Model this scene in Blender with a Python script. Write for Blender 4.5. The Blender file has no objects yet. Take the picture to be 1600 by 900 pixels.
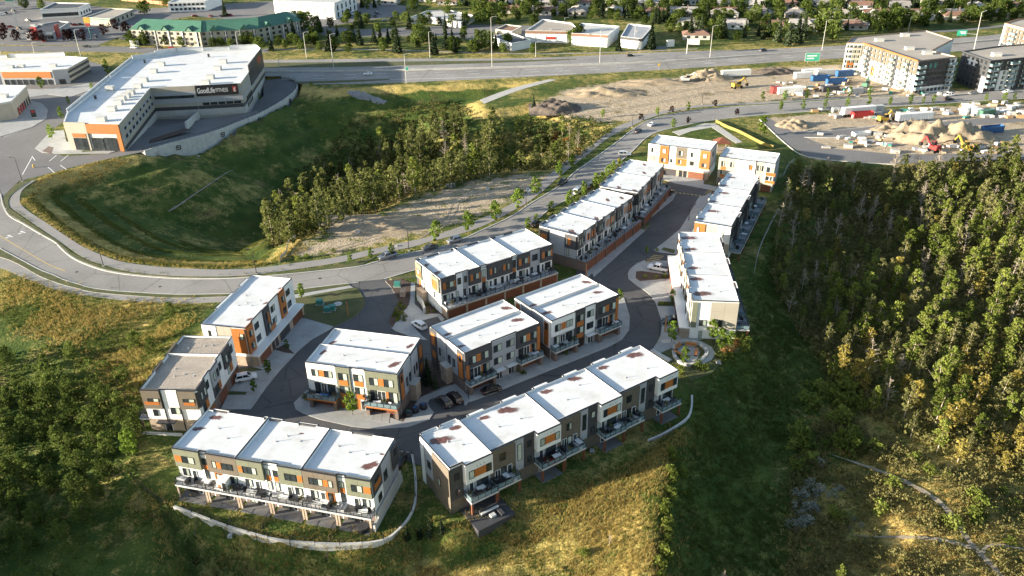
import bpy, bmesh, math, random
import numpy as np
from mathutils import Vector, Matrix, geometry
random.seed(7); RNG = np.random.default_rng(7)
SC = bpy.context.scene
COL = SC.collection
# ---------------------------------------------------------------- camera
CAMH, FPX, PITCH, ROLL = 101.0, 1250.0, math.radians(28.5), math.radians(1.0)
_f = Vector((0, math.cos(PITCH), -math.sin(PITCH)))
_d0 = Vector((0, -math.sin(PITCH), -math.cos(PITCH)))
_r0 = Vector((1, 0, 0))
_r = math.cos(ROLL)*_r0 + math.sin(ROLL)*_d0
_d = -math.sin(ROLL)*_r0 + math.cos(ROLL)*_d0
cam_d = bpy.data.cameras.new('camera'); cam = bpy.data.objects.new('camera', cam_d); COL.objects.link(cam)
cam_d.sensor_width = 36; cam_d.lens = FPX/1600*36; cam_d.clip_start = 1; cam_d.clip_end = 12000
cam.matrix_world = Matrix(((_r.x, -_d.x, -_f.x, 0), (_r.y, -_d.y, -_f.y, 0), (_r.z, -_d.z, -_f.z, CAMH), (0, 0, 0, 1)))
SC.camera = cam
# ---------------------------------------------------------------- light
SUN_EL, SUN_AZ = math.radians(11.0), math.radians(12.5)      # light travels towards azimuth SUN_AZ (from +x to +y)
world = bpy.data.worlds.new('World'); SC.world = world; world.use_nodes = True
nt = world.node_tree; nt.nodes.clear()
sky = nt.nodes.new('ShaderNodeTexSky'); sky.sky_type = 'NISHITA'; sky.sun_disc = False
sky.sun_elevation = SUN_EL
to_sun = Vector((-math.cos(SUN_AZ), -math.sin(SUN_AZ)))
sky.sun_rotation = math.atan2(to_sun.x, to_sun.y)
bg = nt.nodes.new('ShaderNodeBackground'); bg.inputs[1].default_value = 0.084
wo = nt.nodes.new('ShaderNodeOutputWorld'); nt.links.new(sky.outputs[0], bg.inputs[0]); nt.links.new(bg.outputs[0], wo.inputs[0])
sl = bpy.data.lights.new('sun', 'SUN'); sl.energy = 5.0; sl.angle = math.radians(0.55); sl.color = (1.0, 0.885, 0.71)
so = bpy.data.objects.new('sun', sl); COL.objects.link(so)
_ld = Vector((math.cos(SUN_AZ)*math.cos(SUN_EL), math.sin(SUN_AZ)*math.cos(SUN_EL), -math.sin(SUN_EL)))
so.rotation_euler = _ld.to_track_quat('-Z', 'Y').to_euler(); so.location = (-300, -60, 120)
SC.view_settings.view_transform = 'Standard'; SC.view_settings.look = 'None'
SC.view_settings.exposure = 1.88; SC.view_settings.gamma = 1.0; SC.view_settings.use_curve_mapping = False
SC.render.engine = 'CYCLES'
SC.cycles.max_bounces = 5; SC.cycles.diffuse_bounces = 2; SC.cycles.glossy_bounces = 2
SC.cycles.transparent_max_bounces = 6; SC.cycles.transmission_bounces = 3
SC.cycles.use_denoising = True

# ---------------------------------------------------------------- pixel <-> place
def ray(px, py):
    return _r*((px-800)/FPX) + _d*((py-450)/FPX) + _f
def W(px, py, z=0.0):
    v = ray(px, py); t = (z-CAMH)/v.z
    return Vector((v.x*t, v.y*t, z))
def proj(p):
    q = Vector(p)-Vector((0, 0, CAMH)); w = q.dot(_f)
    return 800+FPX*q.dot(_r)/w, 450+FPX*q.dot(_d)/w
def hgt(base, top, z=0.0):
    """height of a vertical at foot px whose top is at row top"""
    p = W(*base, z); lo, hi = 0.1, 80
    for _ in range(40):
        m = (lo+hi)/2
        if proj((p.x, p.y, z+m))[1] > top: lo = m
        else: hi = m
    return lo
def poly_sd(x, y, poly):
    """signed distance, positive inside; numpy arrays"""
    x = np.asarray(x, float); y = np.asarray(y, float)
    d2 = np.full(x.shape, 1e18); ins = np.zeros(x.shape, bool)
    n = len(poly)
    for i in range(n):
        ax, ay = poly[i][:2]; bx, by = poly[(i+1) % n][:2]
        ex, ey = bx-ax, by-ay; L2 = ex*ex+ey*ey+1e-12
        t = np.clip(((x-ax)*ex+(y-ay)*ey)/L2, 0, 1)
        d2 = np.minimum(d2, (x-ax-t*ex)**2+(y-ay-t*ey)**2)
        c = (ay > y) != (by > y)
        with np.errstate(divide='ignore', invalid='ignore'):
            xi = ax+(y-ay)*ex/(ey if abs(ey) > 1e-12 else 1e-12)
        ins ^= c & (x < xi)
    d = np.sqrt(d2)
    return np.where(ins, d, -d)
def crom(pts, n=5, closed=False):
    P = [Vector(p) for p in pts]; out = []; m = len(P)
    rng = range(m if closed else m-1)
    for i in rng:
        if closed: a, b, c, d = P[(i-1) % m], P[i], P[(i+1) % m], P[(i+2) % m]
        else: a, b, c, d = P[max(i-1, 0)], P[i], P[i+1], P[min(i+2, m-1)]
        for k in range(n):
            t = k/n
            out.append(0.5*((2*b)+(c-a)*t+(2*a-5*b+4*c-d)*t*t+(3*b-a-3*c+d)*t**3))
    if not closed: out.append(P[-1])
    return out
def PX(lst, z=0.0): return [W(a, b, z) for a, b in lst]

# ---------------------------------------------------------------- mesh helpers
class MB:
    def __init__(s): s.v = []; s.f = []; s.m = []
    def face(s, pts, mi=0):
        i = len(s.v); s.v += [tuple(p) for p in pts]; s.f.append(tuple(range(i, i+len(pts)))); s.m.append(mi)
    def box(s, x0, x1, y0, y1, z0, z1, mi=0, skip=''):
        i = len(s.v)
        s.v += [(x0,y0,z0),(x1,y0,z0),(x1,y1,z0),(x0,y1,z0),(x0,y0,z1),(x1,y0,z1),(x1,y1,z1),(x0,y1,z1)]
        F = {'b':(0,3,2,1),'t':(4,5,6,7),'f':(0,1,5,4),'r':(1,2,6,5),'k':(2,3,7,6),'l':(3,0,4,7)}
        for k, q in F.items():
            if k not in skip: s.f.append(tuple(i+j for j in q)); s.m.append(mi)
        return s
    def beam(s, a, b, w, h, mi=0):
        a = Vector(a); b = Vector(b); d = (b-a).normalized()
        up = Vector((0,0,1)) if abs(d.z) < .95 else Vector((1,0,0))
        x = d.cross(up).normalized()*w/2; y = d.cross(x).normalized()*h/2
        i = len(s.v)
        for p in (a, b):
            for q in (x+y, x-y, -x-y, -x+y): s.v.append(tuple(p+q))
        for q in ((0,1,2,3),(7,6,5,4),(0,4,5,1),(1,5,6,2),(2,6,7,3),(3,7,4,0)):
            s.f.append(tuple(i+j for j in q)); s.m.append(mi)
        return s
    def tube(s, pts, rad, n=6, mi=0, cap=True):
        pts = [Vector(p) for p in pts]; i0 = len(s.v)
        for k, p in enumerate(pts):
            d = (pts[min(k+1, len(pts)-1)]-pts[max(k-1, 0)]).normalized()
            up = Vector((0,0,1)) if abs(d.z) < .9 else Vector((1,0,0))
            x = d.cross(up).normalized(); y = d.cross(x).normalized()
            r = rad[k] if isinstance(rad, (list, tuple)) else rad
            for j in range(n):
                a = 2*math.pi*j/n; s.v.append(tuple(p+x*(r*math.cos(a))+y*(r*math.sin(a))))
        for k in range(len(pts)-1):
            for j in range(n):
                a = i0+k*n+j; b = i0+k*n+(j+1) % n
                s.f.append((a, b, b+n, a+n)); s.m.append(mi)
        if cap:
            s.f.append(tuple(range(i0+n-1, i0-1, -1))); s.m.append(mi)
            e = i0+(len(pts)-1)*n; s.f.append(tuple(range(e, e+n))); s.m.append(mi)
        return s
    def prism(s, poly, z0, z1, mi=0, mside=None, bottom=False):
        """poly: ccw list of xy; z0/z1 numbers or per-point lists"""
        P = [(p[0], p[1]) for p in poly]; n = len(P)
        A = sum(P[i][0]*P[(i+1) % n][1]-P[(i+1) % n][0]*P[i][1] for i in range(n))
        Z0 = list(z0) if hasattr(z0, '__len__') else [z0]*n
        Z1 = list(z1) if hasattr(z1, '__len__') else [z1]*n
        if A < 0: P.reverse(); Z0.reverse(); Z1.reverse()
        i = len(s.v)
        s.v += [(p[0], p[1], z) for p, z in zip(P, Z0)]+[(p[0], p[1], z) for p, z in zip(P, Z1)]
        for k in range(n):
            k2 = (k+1) % n
            s.f.append((i+k, i+k2, i+n+k2, i+n+k)); s.m.append(mi if mside is None else mside)
        tris = geometry.tessellate_polygon([[Vector((p[0], p[1], 0)) for p in P]])
        for t in tris:
            a, b, c = (Vector(P[q]) for q in t)
            if (b-a).cross(c-a) < 0: t = (t[0], t[2], t[1])
            s.f.append(tuple(i+n+q for q in t)); s.m.append(mi)
            if bottom: s.f.append(tuple(i+q for q in reversed(t))); s.m.append(mi)
        return s
    def ring(s, outer, inner, z0, z1, mi=0):
        n = len(outer); i = len(s.v)
        for pl, z in ((outer, z0), (outer, z1), (inner, z1), (inner, z0)):
            s.v += [(p[0], p[1], z) for p in pl]
        for k in range(n):
            k2 = (k+1) % n
            for a, b in ((0, 1), (1, 2), (2, 3), (3, 0)):
                s.f.append((i+a*n+k, i+a*n+k2, i+b*n+k2, i+b*n+k)); s.m.append(mi)
        return s
    def mesh(s, name, mats):
        me = bpy.data.meshes.new(name)
        me.from_pydata([tuple(v) for v in s.v], [], s.f)
        if not isinstance(mats, (list, tuple)): mats = [mats]
        for m in mats: me.materials.append(m)
        if len(mats) > 1: me.polygons.foreach_set('material_index', s.m)
        me.update(); return me
    def build(s, name, mats, parent=None, loc=None, rz=0, smooth=False):
        me = s.mesh(name, mats)
        if smooth: me.polygons.foreach_set('use_smooth', [True]*len(me.polygons))
        return mk(name, me, parent, loc, rz)
def mk(name, me, parent=None, loc=None, rz=0):
    o = bpy.data.objects.new(name, me); COL.objects.link(o)
    if parent is not None: o.parent = parent
    if loc is not None: o.location = loc
    if rz: o.rotation_euler = (0, 0, rz)
    return o
def tag(o, label=None, cat=None, group=None, kind=None):
    if label: o['label'] = label
    if cat: o['category'] = cat
    if group: o['group'] = group
    if kind: o['kind'] = kind
    return o
def thing(name, label, cat, loc=(0,0,0), rz=0, group=None):
    o = bpy.data.objects.new(name, None); COL.objects.link(o)
    o.location = loc; o.rotation_euler = (0, 0, rz); o.empty_display_size = .3
    return tag(o, label, cat, group)
KIDS = {}
def dup(root, loc, rz=0, label=None, group=None, scale=None):
    """copy of a thing with its parts and sub-parts; meshes shared"""
    r = root.copy(); COL.objects.link(r); r.location = loc; r.rotation_euler = (0, 0, rz)
    if scale: r.scale = scale if hasattr(scale, '__len__') else (scale,)*3
    if label: r['label'] = label
    if group: r['group'] = group
    if root.name not in KIDS: KIDS[root.name] = [(c, list(c.children)) for c in root.children]
    for ch, sub in KIDS[root.name]:
        c = ch.copy(); COL.objects.link(c); c.parent = r
        for g in sub:
            e = g.copy(); COL.objects.link(e); e.parent = c
    return r
def npmesh(name, V, F, mats, mi=None, smooth=False):
    """fast mesh from arrays; F (n,3|4)"""
    V = np.asarray(V, np.float32); F = np.asarray(F, np.int32)
    me = bpy.data.meshes.new(name); me.vertices.add(len(V)); me.vertices.foreach_set('co', V.ravel())
    k = F.shape[1]; me.loops.add(F.size); me.loops.foreach_set('vertex_index', F.ravel())
    me.polygons.add(len(F)); me.polygons.foreach_set('loop_start', np.arange(0, F.size, k, dtype=np.int32))
    if not isinstance(mats, (list, tuple)): mats = [mats]
    for m in mats: me.materials.append(m)
    if mi is not None: me.polygons.foreach_set('material_index', np.asarray(mi, np.int32))
    me.polygons.foreach_set('use_smooth', np.full(len(F), smooth))
    me.update(calc_edges=True); return me

# ---------------------------------------------------------------- materials
def _n(nt, t, **kw):
    n = nt.nodes.new(t)
    for k, v in kw.items(): setattr(n, k, v)
    return n
def mat(name, col, rough=.7, var=.18, scale=.6, fine=None, bump=0, bscale=20, metal=0, spec=.5, col2=None, c2scale=.15, c2bias=.5, rnd=0, coat=0, seams=None, cracks=None):
    m = bpy.data.materials.new(name); m.use_nodes = True; nt = m.node_tree; L = nt.links
    b = nt.nodes['Principled BSDF']; b.inputs['Roughness'].default_value = rough; b.inputs['Metallic'].default_value = metal
    b.inputs['Specular IOR Level'].default_value = spec
    if coat: b.inputs['Coat Weight'].default_value = coat; b.inputs['Coat Roughness'].default_value = .05
    g = _n(nt, 'ShaderNodeNewGeometry')
    def noise(s, det=4):
        n = _n(nt, 'ShaderNodeTexNoise'); n.inputs['Scale'].default_value = s; n.inputs['Detail'].default_value = det
        n.inputs['Roughness'].default_value = .62
        L.new(g.outputs['Position'], n.inputs['Vector']); return n
    cur = None
    base = _n(nt, 'ShaderNodeRGB'); base.outputs[0].default_value = (*col, 1); cur = base.outputs[0]
    if col2:
        n = noise(c2scale, 6); r = _n(nt, 'ShaderNodeMapRange'); r.inputs[1].default_value = c2bias-.13; r.inputs[2].default_value = c2bias+.13
        L.new(n.outputs[0], r.inputs[0])
        mx = _n(nt, 'ShaderNodeMix', data_type='RGBA'); L.new(r.outputs[0], mx.inputs[0]); L.new(cur, mx.inputs[6]); mx.inputs[7].default_value = (*col2, 1); cur = mx.outputs[2]
    def mul(val, lo, hi):
        nonlocal cur
        r = _n(nt, 'ShaderNodeMapRange'); r.inputs[1].default_value = .3; r.inputs[2].default_value = .7; r.inputs[3].default_value = lo; r.inputs[4].default_value = hi
        L.new(val, r.inputs[0])
        h = _n(nt, 'ShaderNodeHueSaturation'); L.new(r.outputs[0], h.inputs['Value']); L.new(cur, h.inputs['Color']); cur = h.outputs[0]
    if var: mul(noise(scale).outputs[0], 1-var, 1+var)
    if fine: mul(noise(fine[0], 3).outputs[0], 1-fine[1], 1+fine[1])
    if rnd:
        oi = _n(nt, 'ShaderNodeObjectInfo'); r = _n(nt, 'ShaderNodeMapRange'); r.inputs[3].default_value = 1-rnd; r.inputs[4].default_value = 1+rnd
        L.new(oi.outputs['Random'], r.inputs[0]); h = _n(nt, 'ShaderNodeHueSaturation'); L.new(r.outputs[0], h.inputs['Value']); L.new(cur, h.inputs['Color']); cur = h.outputs[0]
    if seams:      # welded laps of the roof sheets, in the roof's own directions
        tc = _n(nt, 'ShaderNodeTexCoord'); bt = _n(nt, 'ShaderNodeTexBrick'); bt.inputs['Scale'].default_value = 1.0; bt.inputs['Mortar Size'].default_value = .035
        bt.inputs['Brick Width'].default_value = 9.0; bt.inputs['Row Height'].default_value = seams[0]; bt.inputs['Color1'].default_value = (1,1,1,1); bt.inputs['Color2'].default_value = (.965,.965,.965,1); bt.inputs['Mortar'].default_value = (seams[1],)*3+(1,)
        L.new(tc.outputs['Object'], bt.inputs['Vector']); mx = _n(nt, 'ShaderNodeMix', data_type='RGBA', blend_type='MULTIPLY'); mx.inputs[0].default_value = 1; L.new(cur, mx.inputs[6]); L.new(bt.outputs['Color'], mx.inputs[7]); cur = mx.outputs[2]
    if cracks:     # sealed cracks, patches and oil drips
        v = _n(nt, 'ShaderNodeTexVoronoi', feature='DISTANCE_TO_EDGE'); v.inputs['Scale'].default_value = cracks[0]; n = noise(.9, 3); ad = _n(nt, 'ShaderNodeMix', data_type='RGBA'); ad.inputs[0].default_value = .25; L.new(g.outputs['Position'], ad.inputs[6]); L.new(n.outputs['Color'], ad.inputs[7]); L.new(ad.outputs[2], v.inputs['Vector'])
        r = _n(nt, 'ShaderNodeMapRange'); r.inputs[1].default_value = .004; r.inputs[2].default_value = .014; r.inputs[3].default_value = cracks[1]; r.inputs[4].default_value = 1.0; L.new(v.outputs[0], r.inputs[0])
        h = _n(nt, 'ShaderNodeHueSaturation'); L.new(r.outputs[0], h.inputs['Value']); L.new(cur, h.inputs['Color']); cur = h.outputs[0]
        mul(noise(.045, 2).outputs[0], .86, 1.14)
    L.new(cur, b.inputs['Base Color'])
    if bump:
        n = noise(bscale, 4); bp = _n(nt, 'ShaderNodeBump'); bp.inputs['Strength'].default_value = bump; bp.inputs['Distance'].default_value = .1
        L.new(n.outputs[0], bp.inputs['Height']); L.new(bp.outputs[0], b.inputs['Normal'])
    return m
def leafmat(name, cols, rnd=.35, trans=.35):
    """foliage: colour varies leaf clump by leaf clump and tree by tree; some light passes through"""
    m = bpy.data.materials.new(name); m.use_nodes = True; nt = m.node_tree; L = nt.links; nt.nodes.clear()
    g = _n(nt, 'ShaderNodeNewGeometry'); oi = _n(nt, 'ShaderNodeObjectInfo')
    cr = _n(nt, 'ShaderNodeValToRGB'); cr.color_ramp.interpolation = 'LINEAR'
    e = cr.color_ramp.elements
    while len(e) < len(cols): e.new(.5)
    for i, c in enumerate(cols): e[i].position = i/(len(cols)-1); e[i].color = (*c, 1)
    ad = _n(nt, 'ShaderNodeMath', operation='MULTIPLY_ADD'); ad.inputs[1].default_value = .55; L.new(g.outputs['Random Per Island'], ad.inputs[0])
    a2 = _n(nt, 'ShaderNodeMath', operation='MULTIPLY'); a2.inputs[1].default_value = .45; L.new(oi.outputs['Random'], a2.inputs[0]); L.new(a2.outputs[0], ad.inputs[2])
    L.new(ad.outputs[0], cr.inputs[0])
    h = _n(nt, 'ShaderNodeHueSaturation'); r = _n(nt, 'ShaderNodeMapRange'); r.inputs[3].default_value = 1-rnd; r.inputs[4].default_value = 1+rnd
    L.new(oi.outputs['Random'], r.inputs[0]); L.new(r.outputs[0], h.inputs['Value']); L.new(cr.outputs[0], h.inputs['Color'])
    d = _n(nt, 'ShaderNodeBsdfDiffuse'); t = _n(nt, 'ShaderNodeBsdfTranslucent'); mx = _n(nt, 'ShaderNodeMixShader'); mx.inputs[0].default_value = trans
    L.new(h.outputs[0], d.inputs[0]); L.new(h.outputs[0], t.inputs[0]); L.new(d.outputs[0], mx.inputs[1]); L.new(t.outputs[0], mx.inputs[2])
    o = _n(nt, 'ShaderNodeOutputMaterial'); L.new(mx.outputs[0], o.inputs[0]); return m
def glassmat(name, col, rough=.06):
    m = mat(name, col, rough, var=.25, scale=.7, spec=.8, rnd=.3); return m

M = {}
M['white'] = mat('white_cladding', (.74,.74,.72), .6, .05, .3, (6,.03), bump=.05)
M['olive'] = mat('olive_cladding', (.155,.165,.115), .65, .08, .4, (9,.05), bump=.08)
M['charcoal'] = mat('charcoal_cladding', (.052,.053,.058), .6, .1, .4, (9,.06), bump=.08)
M['taupe'] = mat('taupe_cladding', (.135,.112,.085), .65, .1, .4, (9,.06), bump=.08)
M['grey'] = mat('grey_cladding', (.33,.34,.36), .65, .06, .4, (9,.05), bump=.06)
M['beige'] = mat('beige_cladding', (.36,.33,.27), .65, .06, .4, (9,.05), bump=.06)
M['orange'] = mat('orange_wood_panel', (.40,.135,.03), .5, .16, 2.5, (14,.12), bump=.1, rnd=.12)
M['brick'] = mat('brown_brick', (.155,.115,.095), .85, .15, 1.2, (7,.22), bump=.4, bscale=9)
M['stone'] = mat('tan_stone_veneer', (.36,.28,.21), .85, .2, 1.0, (5,.22), bump=.4, bscale=7)
M['roof'] = mat('white_roof_membrane', (.66,.67,.67), .55, .05, .25, (2.2,.04), col2=(.52,.505,.475), c2scale=.22, c2bias=.66, seams=(2.4,.9))
M['gravel'] = mat('roof_gravel', (.36,.31,.26), .95, .12, .4, (5,.5), bump=.8, bscale=7)
M['cap'] = mat('dark_metal_flashing', (.035,.036,.045), .4, .1, metal=.3)
M['black'] = mat('black_metal', (.02,.02,.022), .4, .1)
M['vent'] = mat('galvanised_vent', (.45,.45,.44), .45, .1, metal=.4)
M['glass'] = glassmat('window_glass', (.03,.038,.042))
M['blind_sky'] = mat('blind_and_sky_pane', (.42,.47,.40), .15, .15, .8, spec=.8, rnd=.25)  # pale pane: drawn blinds, and sky reflection painted as colour on row A
M['door'] = mat('white_door', (.68,.69,.68), .4, .05)
M['garage'] = mat('brown_garage_door', (.17,.062,.032), .5, .12, 1.5, (6,.1), rnd=.12)
M['garage_dark'] = mat('dark_garage_door', (.05,.05,.055), .5, .12, 1.5)
M['deck'] = mat('grey_deck_membrane', (.36,.37,.38), .7, .12, .8, (5,.1))
M['concrete'] = mat('concrete', (.42,.41,.38), .85, .12, .35, (4,.1), bump=.1)
M['kerb'] = mat('kerb_concrete', (.5,.49,.46), .85, .12, .5, (4,.1))
M['paving'] = mat('concrete_paving', (.33,.335,.33), .85, .14, .3, (3,.08), rnd=.07)
M['asphalt'] = mat('dark_asphalt', (.080,.080,.084), .9, .16, .12, (3,.16), bump=.1, cracks=(.16,.6))
M['asphalt_old'] = mat('worn_asphalt', (.235,.225,.212), .9, .12, .06, (1.2,.10), bump=.1, cracks=(.09,.7))
M['asphalt_hwy'] = mat('highway_asphalt', (.245,.233,.22), .9, .12, .03, (.5,.1), cracks=(.04,.75))
M['asphalt_mid'] = mat('parking_asphalt', (.15,.147,.147), .9, .14, .06, (1,.12))
M['path'] = mat('asphalt_path', (.255,.243,.23), .9, .1, .15, (2,.1))
M['line'] = mat('white_road_paint', (.7,.7,.68), .8, .2, 2)
M['yline'] = mat('yellow_road_paint', (.5,.36,.12), .8, .3, 1)
M['lawn'] = mat('mown_lawn', (.06,.075,.022), .95, .2, .35, (5,.3), col2=(.115,.10,.04), c2scale=.2, c2bias=.56, bump=.4)
M['mulch'] = mat('bark_mulch', (.075,.05,.038), .95, .2, 1, (8,.3), bump=.5)
M['soil'] = mat('bare_soil', (.40,.325,.235), .95, .16, .1, (2,.16), bump=.5, bscale=3)
M['heap'] = mat('heaped_earth', (.31,.245,.165), .97, .2, .25, (1.6,.25), bump=.8, bscale=2.5)
M['trail'] = mat('dusty_trail', (.26,.22,.16), .95, .25, .4, (3,.25))
M['soil_dark'] = mat('dark_soil', (.12,.095,.075), .95, .2, .3, (2,.2), bump=.6, bscale=3)
M['gravelrd'] = mat('gravel_yard', (.36,.31,.24), .95, .14, .06, (1,.15), col2=(.25,.22,.18), c2scale=.05)
M['wood'] = mat('pale_timber', (.36,.22,.11), .7, .15, 2, rnd=.15)
M['cedar'] = mat('cedar_bench', (.42,.19,.065), .6, .15, 2, rnd=.1)
M['red'] = mat('red_panel', (.33,.03,.028), .5, .1)
M['yellow'] = mat('yellow_plastic', (.55,.34,.04), .5, .1)
M['green'] = mat('green_metal_roof', (.06,.16,.105), .5, .12, .3)
M['signgreen'] = mat('green_sign', (.03,.30,.20), .4, .05)
M['blue'] = mat('blue_container', (.03,.11,.27), .5, .15)
M['teal'] = mat('teal_utility_box', (.05,.22,.19), .5, .1)
M['tan'] = mat('tan_stucco', (.36,.33,.27), .8, .1, .5)
M['lightgrey'] = mat('pale_grey_stucco', (.48,.48,.46), .8, .1, .3, (3,.05))
M['membrane'] = mat('tan_roof_membrane', (.36,.32,.27), .8, .1, .1, (1,.08))
M['shingle'] = mat('grey_shingles', (.30,.28,.26), .9, .15, .5, rnd=.35)
M['shingle_b'] = mat('brown_shingles', (.20,.115,.08), .9, .15, .5, rnd=.25)
M['siding'] = mat('house_siding', (.5,.47,.42), .8, .1, .5, rnd=.25)
M['tyre'] = mat('tyre_rubber', (.018,.018,.018), .8, .1)
M['rim'] = mat('alloy_rim', (.35,.35,.36), .35, .1, metal=.6)
M['carglass'] = mat('car_glass', (.012,.014,.016), .05, 0, spec=.9)
M['lamp_w'] = mat('headlight_lens', (.75,.75,.72), .2, 0)
M['lamp_r'] = mat('taillight_lens', (.35,.015,.015), .25, 0)
M['bark'] = mat('pale_aspen_bark', (.40,.34,.27), .9, .25, 1.5)
M['bark_d'] = mat('brown_bark', (.12,.09,.065), .9, .25, 1.5)
M['dead'] = mat('dead_branch_wood', (.31,.26,.21), .9, .2, 1)
M['pole'] = mat('galvanised_pole', (.45,.45,.43), .5, .05, metal=.3)
M['rock'] = mat('grey_rock', (.33,.33,.34), .9, .2, 1, rnd=.25)
def paint(name, c, metal=.15): return mat(name, c, .28, .02, 1, metal=metal, coat=.6)
PAINT = {'white': paint('white_car_paint', (.75,.75,.76), 0), 'black': paint('black_car_paint', (.012,.012,.014)), 'grey': paint('grey_car_paint', (.09,.095,.10), .4),
         'silver': paint('silver_car_paint', (.36,.36,.37), .6), 'red': paint('red_car_paint', (.30,.02,.02)), 'blue': paint('blue_car_paint', (.03,.06,.16)), 'dark': paint('charcoal_car_paint', (.035,.037,.042), .3)}
# ================================================================ terrain
def XY(lst, z=0.0): return [(p.x, p.y) for p in PX(lst, z)]
RAVINE = XY([(36,312),(31,298),(60,279),(115,264),(170,250),(212,241),(200,231),(232,203),(270,193),(310,186),(350,176),(385,162),(412,142),(440,126),(470,133),(520,139),(600,134),(700,131),(800,126),(845,127),(752,160),(758,172),(840,160),(900,186),(955,196),(925,228),(893,250),(868,268),(820,268),(770,270),(700,283),(645,305),(590,335),(540,350),(480,372),(448,398),(430,412),(400,416),(325,418),(250,414),(190,406),(150,393),(120,378),(75,348)])
VALLEY = XY([(1243,247),(1300,256),(1400,259),(1500,250),(1600,250),(1800,270),(2300,420),(2300,1100),(1034,1100),(1046,900),(1058,820),(1070,740),(1080,690),(1090,635),(1108,578),(1140,556),(1178,520),(1178,470),(1172,430),(1192,380),(1222,310)])
EAST = XY([(1262,1000),(1240,850),(1236,760),(1262,690),(1300,600),(1335,480),(1380,400),(1450,340),(1560,300),(1900,300),(2300,430),(2300,1000)], -7)
FRONT = XY([(240,775),(275,797),(350,826),(430,847),(560,854),(622,838),(658,806),(712,826),(800,796),(870,775),(940,742),(1010,708),(1074,664),(1082,690),(1058,820),(1034,1100),(300,1300)])
LEFT = XY([(-700,438),(0,436),(80,460),(180,476),(286,478),(290,500),(262,560),(222,600),(212,650),(206,700),(206,745),(238,780),(275,797),(350,826),(430,870),(470,1000),(480,1300),(-1500,1300)])
YARD = [(p.x, p.y) for p in (W(*q) for q in [(193,229,0),(200,205,-1.5),(233,164,-4),(262,166,-5),(300,168,-5.5),(335,168,-6),(382,172,-5.8),(408,150,-4),(409,126,-1.8),(440,122,-1),(455,124,-1),(464,131,-1.2),(463,142,-1.8),(447,156,-2.6),(425,170,-3.2),(400,183,-3.4),(375,193,-3.2),(350,203,-2.8),(320,213,-2),(290,221,-1.3),(255,230,-.7),(226,237,0)])]
RWX = XY([(405,345),(424,386),(456,386),(508,365),(558,343),(638,315),(718,291),(798,277),(856,268),(890,250),(905,228),(890,208),(850,202),(800,206),(740,218),(700,200),(670,208),(640,218),(560,250),(490,292),(440,322)], -3)
def T(x, y):
    x = np.asarray(x, float); y = np.asarray(y, float)
    z = np.zeros(x.shape)
    d = np.maximum(poly_sd(x, y, RAVINE), 0); z -= 30*np.tanh(d*.0100)+.5*np.sin(d*.72+.6*np.sin(x*.05))*np.clip((d-5)/6, 0, 1)*np.clip((45-d)/12, 0, 1)
    z -= np.clip((x+168)*.15, 0, 8.0)*np.clip((d-20)/34, 0, 1)*np.clip((20-x)/60, 0, 1)
    d = np.maximum(poly_sd(x, y, VALLEY), 0); z -= 9*(1-np.exp(-(d/13)**1.5*.9))
    z -= 6.5*np.clip(poly_sd(x, y, RWX)/8, 0, 1)
    de = np.maximum(poly_sd(x, y, EAST), 0); z += np.where(d > 0, 8*(1-np.exp(-de*.020)), 0)
    z += np.where(de > 0, .9*np.sin(x*.11+y*.05)*np.sin(y*.09-x*.03)*np.minimum(de/12, 1), 0)
    df = np.maximum(poly_sd(x, y, FRONT), 0); z -= 6*(1-np.exp(-df*.03)); z += np.where(df > 0, np.minimum(df/4, 1)*np.clip(.18*(x-8), -7, 8), 0)
    dl = np.maximum(poly_sd(x, y, LEFT), 0); z -= np.where(df > 0, 0, 10*(1-np.exp(-dl*.026)))
    dy = poly_sd(x, y, YARD); z = np.where(dy > -1.5, np.minimum(z, -9.0), z)
    # wooded rise west of the slope, out of view, added to shade it
    z += 30*np.exp(-(((x+192)/34)**2+((y-60)/48)**2))
    return z
def Tz(x, y): return float(T(np.array([x]), np.array([y]))[0])
def G(px, py, dz=0.0):
    """point of the terrain seen at a pixel"""
    z = 0.0
    for _ in range(40):
        p = W(px, py, z); zn = Tz(p.x, p.y)
        if abs(zn-z) < .01: break
        z += (zn-z)*.5
    p.z = zn+dz; return p
def axis(lo, a, b, hi, step, n):
    c = np.arange(a, b+1e-6, step)
    k = np.arange(1, n+1)/n
    left = a-(a-lo)*k**2.2; right = b+(hi-b)*k**2.2
    return np.concatenate([left[::-1], c, right])
gx = axis(-4500, -260, 300, 4500, 2.0, 22); gy = axis(-800, 40, 500, 7000, 2.0, 24)
GX, GY = np.meshgrid(gx, gy); GZ = T(GX.ravel(), GY.ravel()).reshape(GX.shape)
h1 = np.sin(GX*.21+1.3*np.sin(GY*.13))*np.sin(GY*.19+1.1*np.sin(GX*.17)); wild = np.clip(-GZ*.6, 0, 1)
GZ2 = GZ+.22*h1*wild+.12*RNG.standard_normal(GZ.shape)*wild
def softpoly(pxl, z=0.0, soft=3.0):
    d = poly_sd(GX.ravel(), GY.ravel(), XY(pxl, z)); return np.clip(d/soft*.5+.5, 0, 1)
dry = np.zeros(GX.size)+.36
f_in = np.clip(poly_sd(GX.ravel(), GY.ravel(), FRONT)/6, 0, 1)
dry = np.maximum(dry, .74*f_in)
rv = poly_sd(GX.ravel(), GY.ravel(), RAVINE)
dry = np.where((rv > 0) & (rv < 7), .70, np.where(rv >= 7, .36+.10*np.sin(rv*.35)-.12*np.clip((GY.ravel()-300)/60, 0, 1), dry))
lush = softpoly([(1040,900),(1060,740),(1090,640),(1180,520),(1190,440),(1215,330),(1240,250),(1290,300),(1260,420),(1230,560),(1240,760),(1200,900)], -6, 8)
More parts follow.
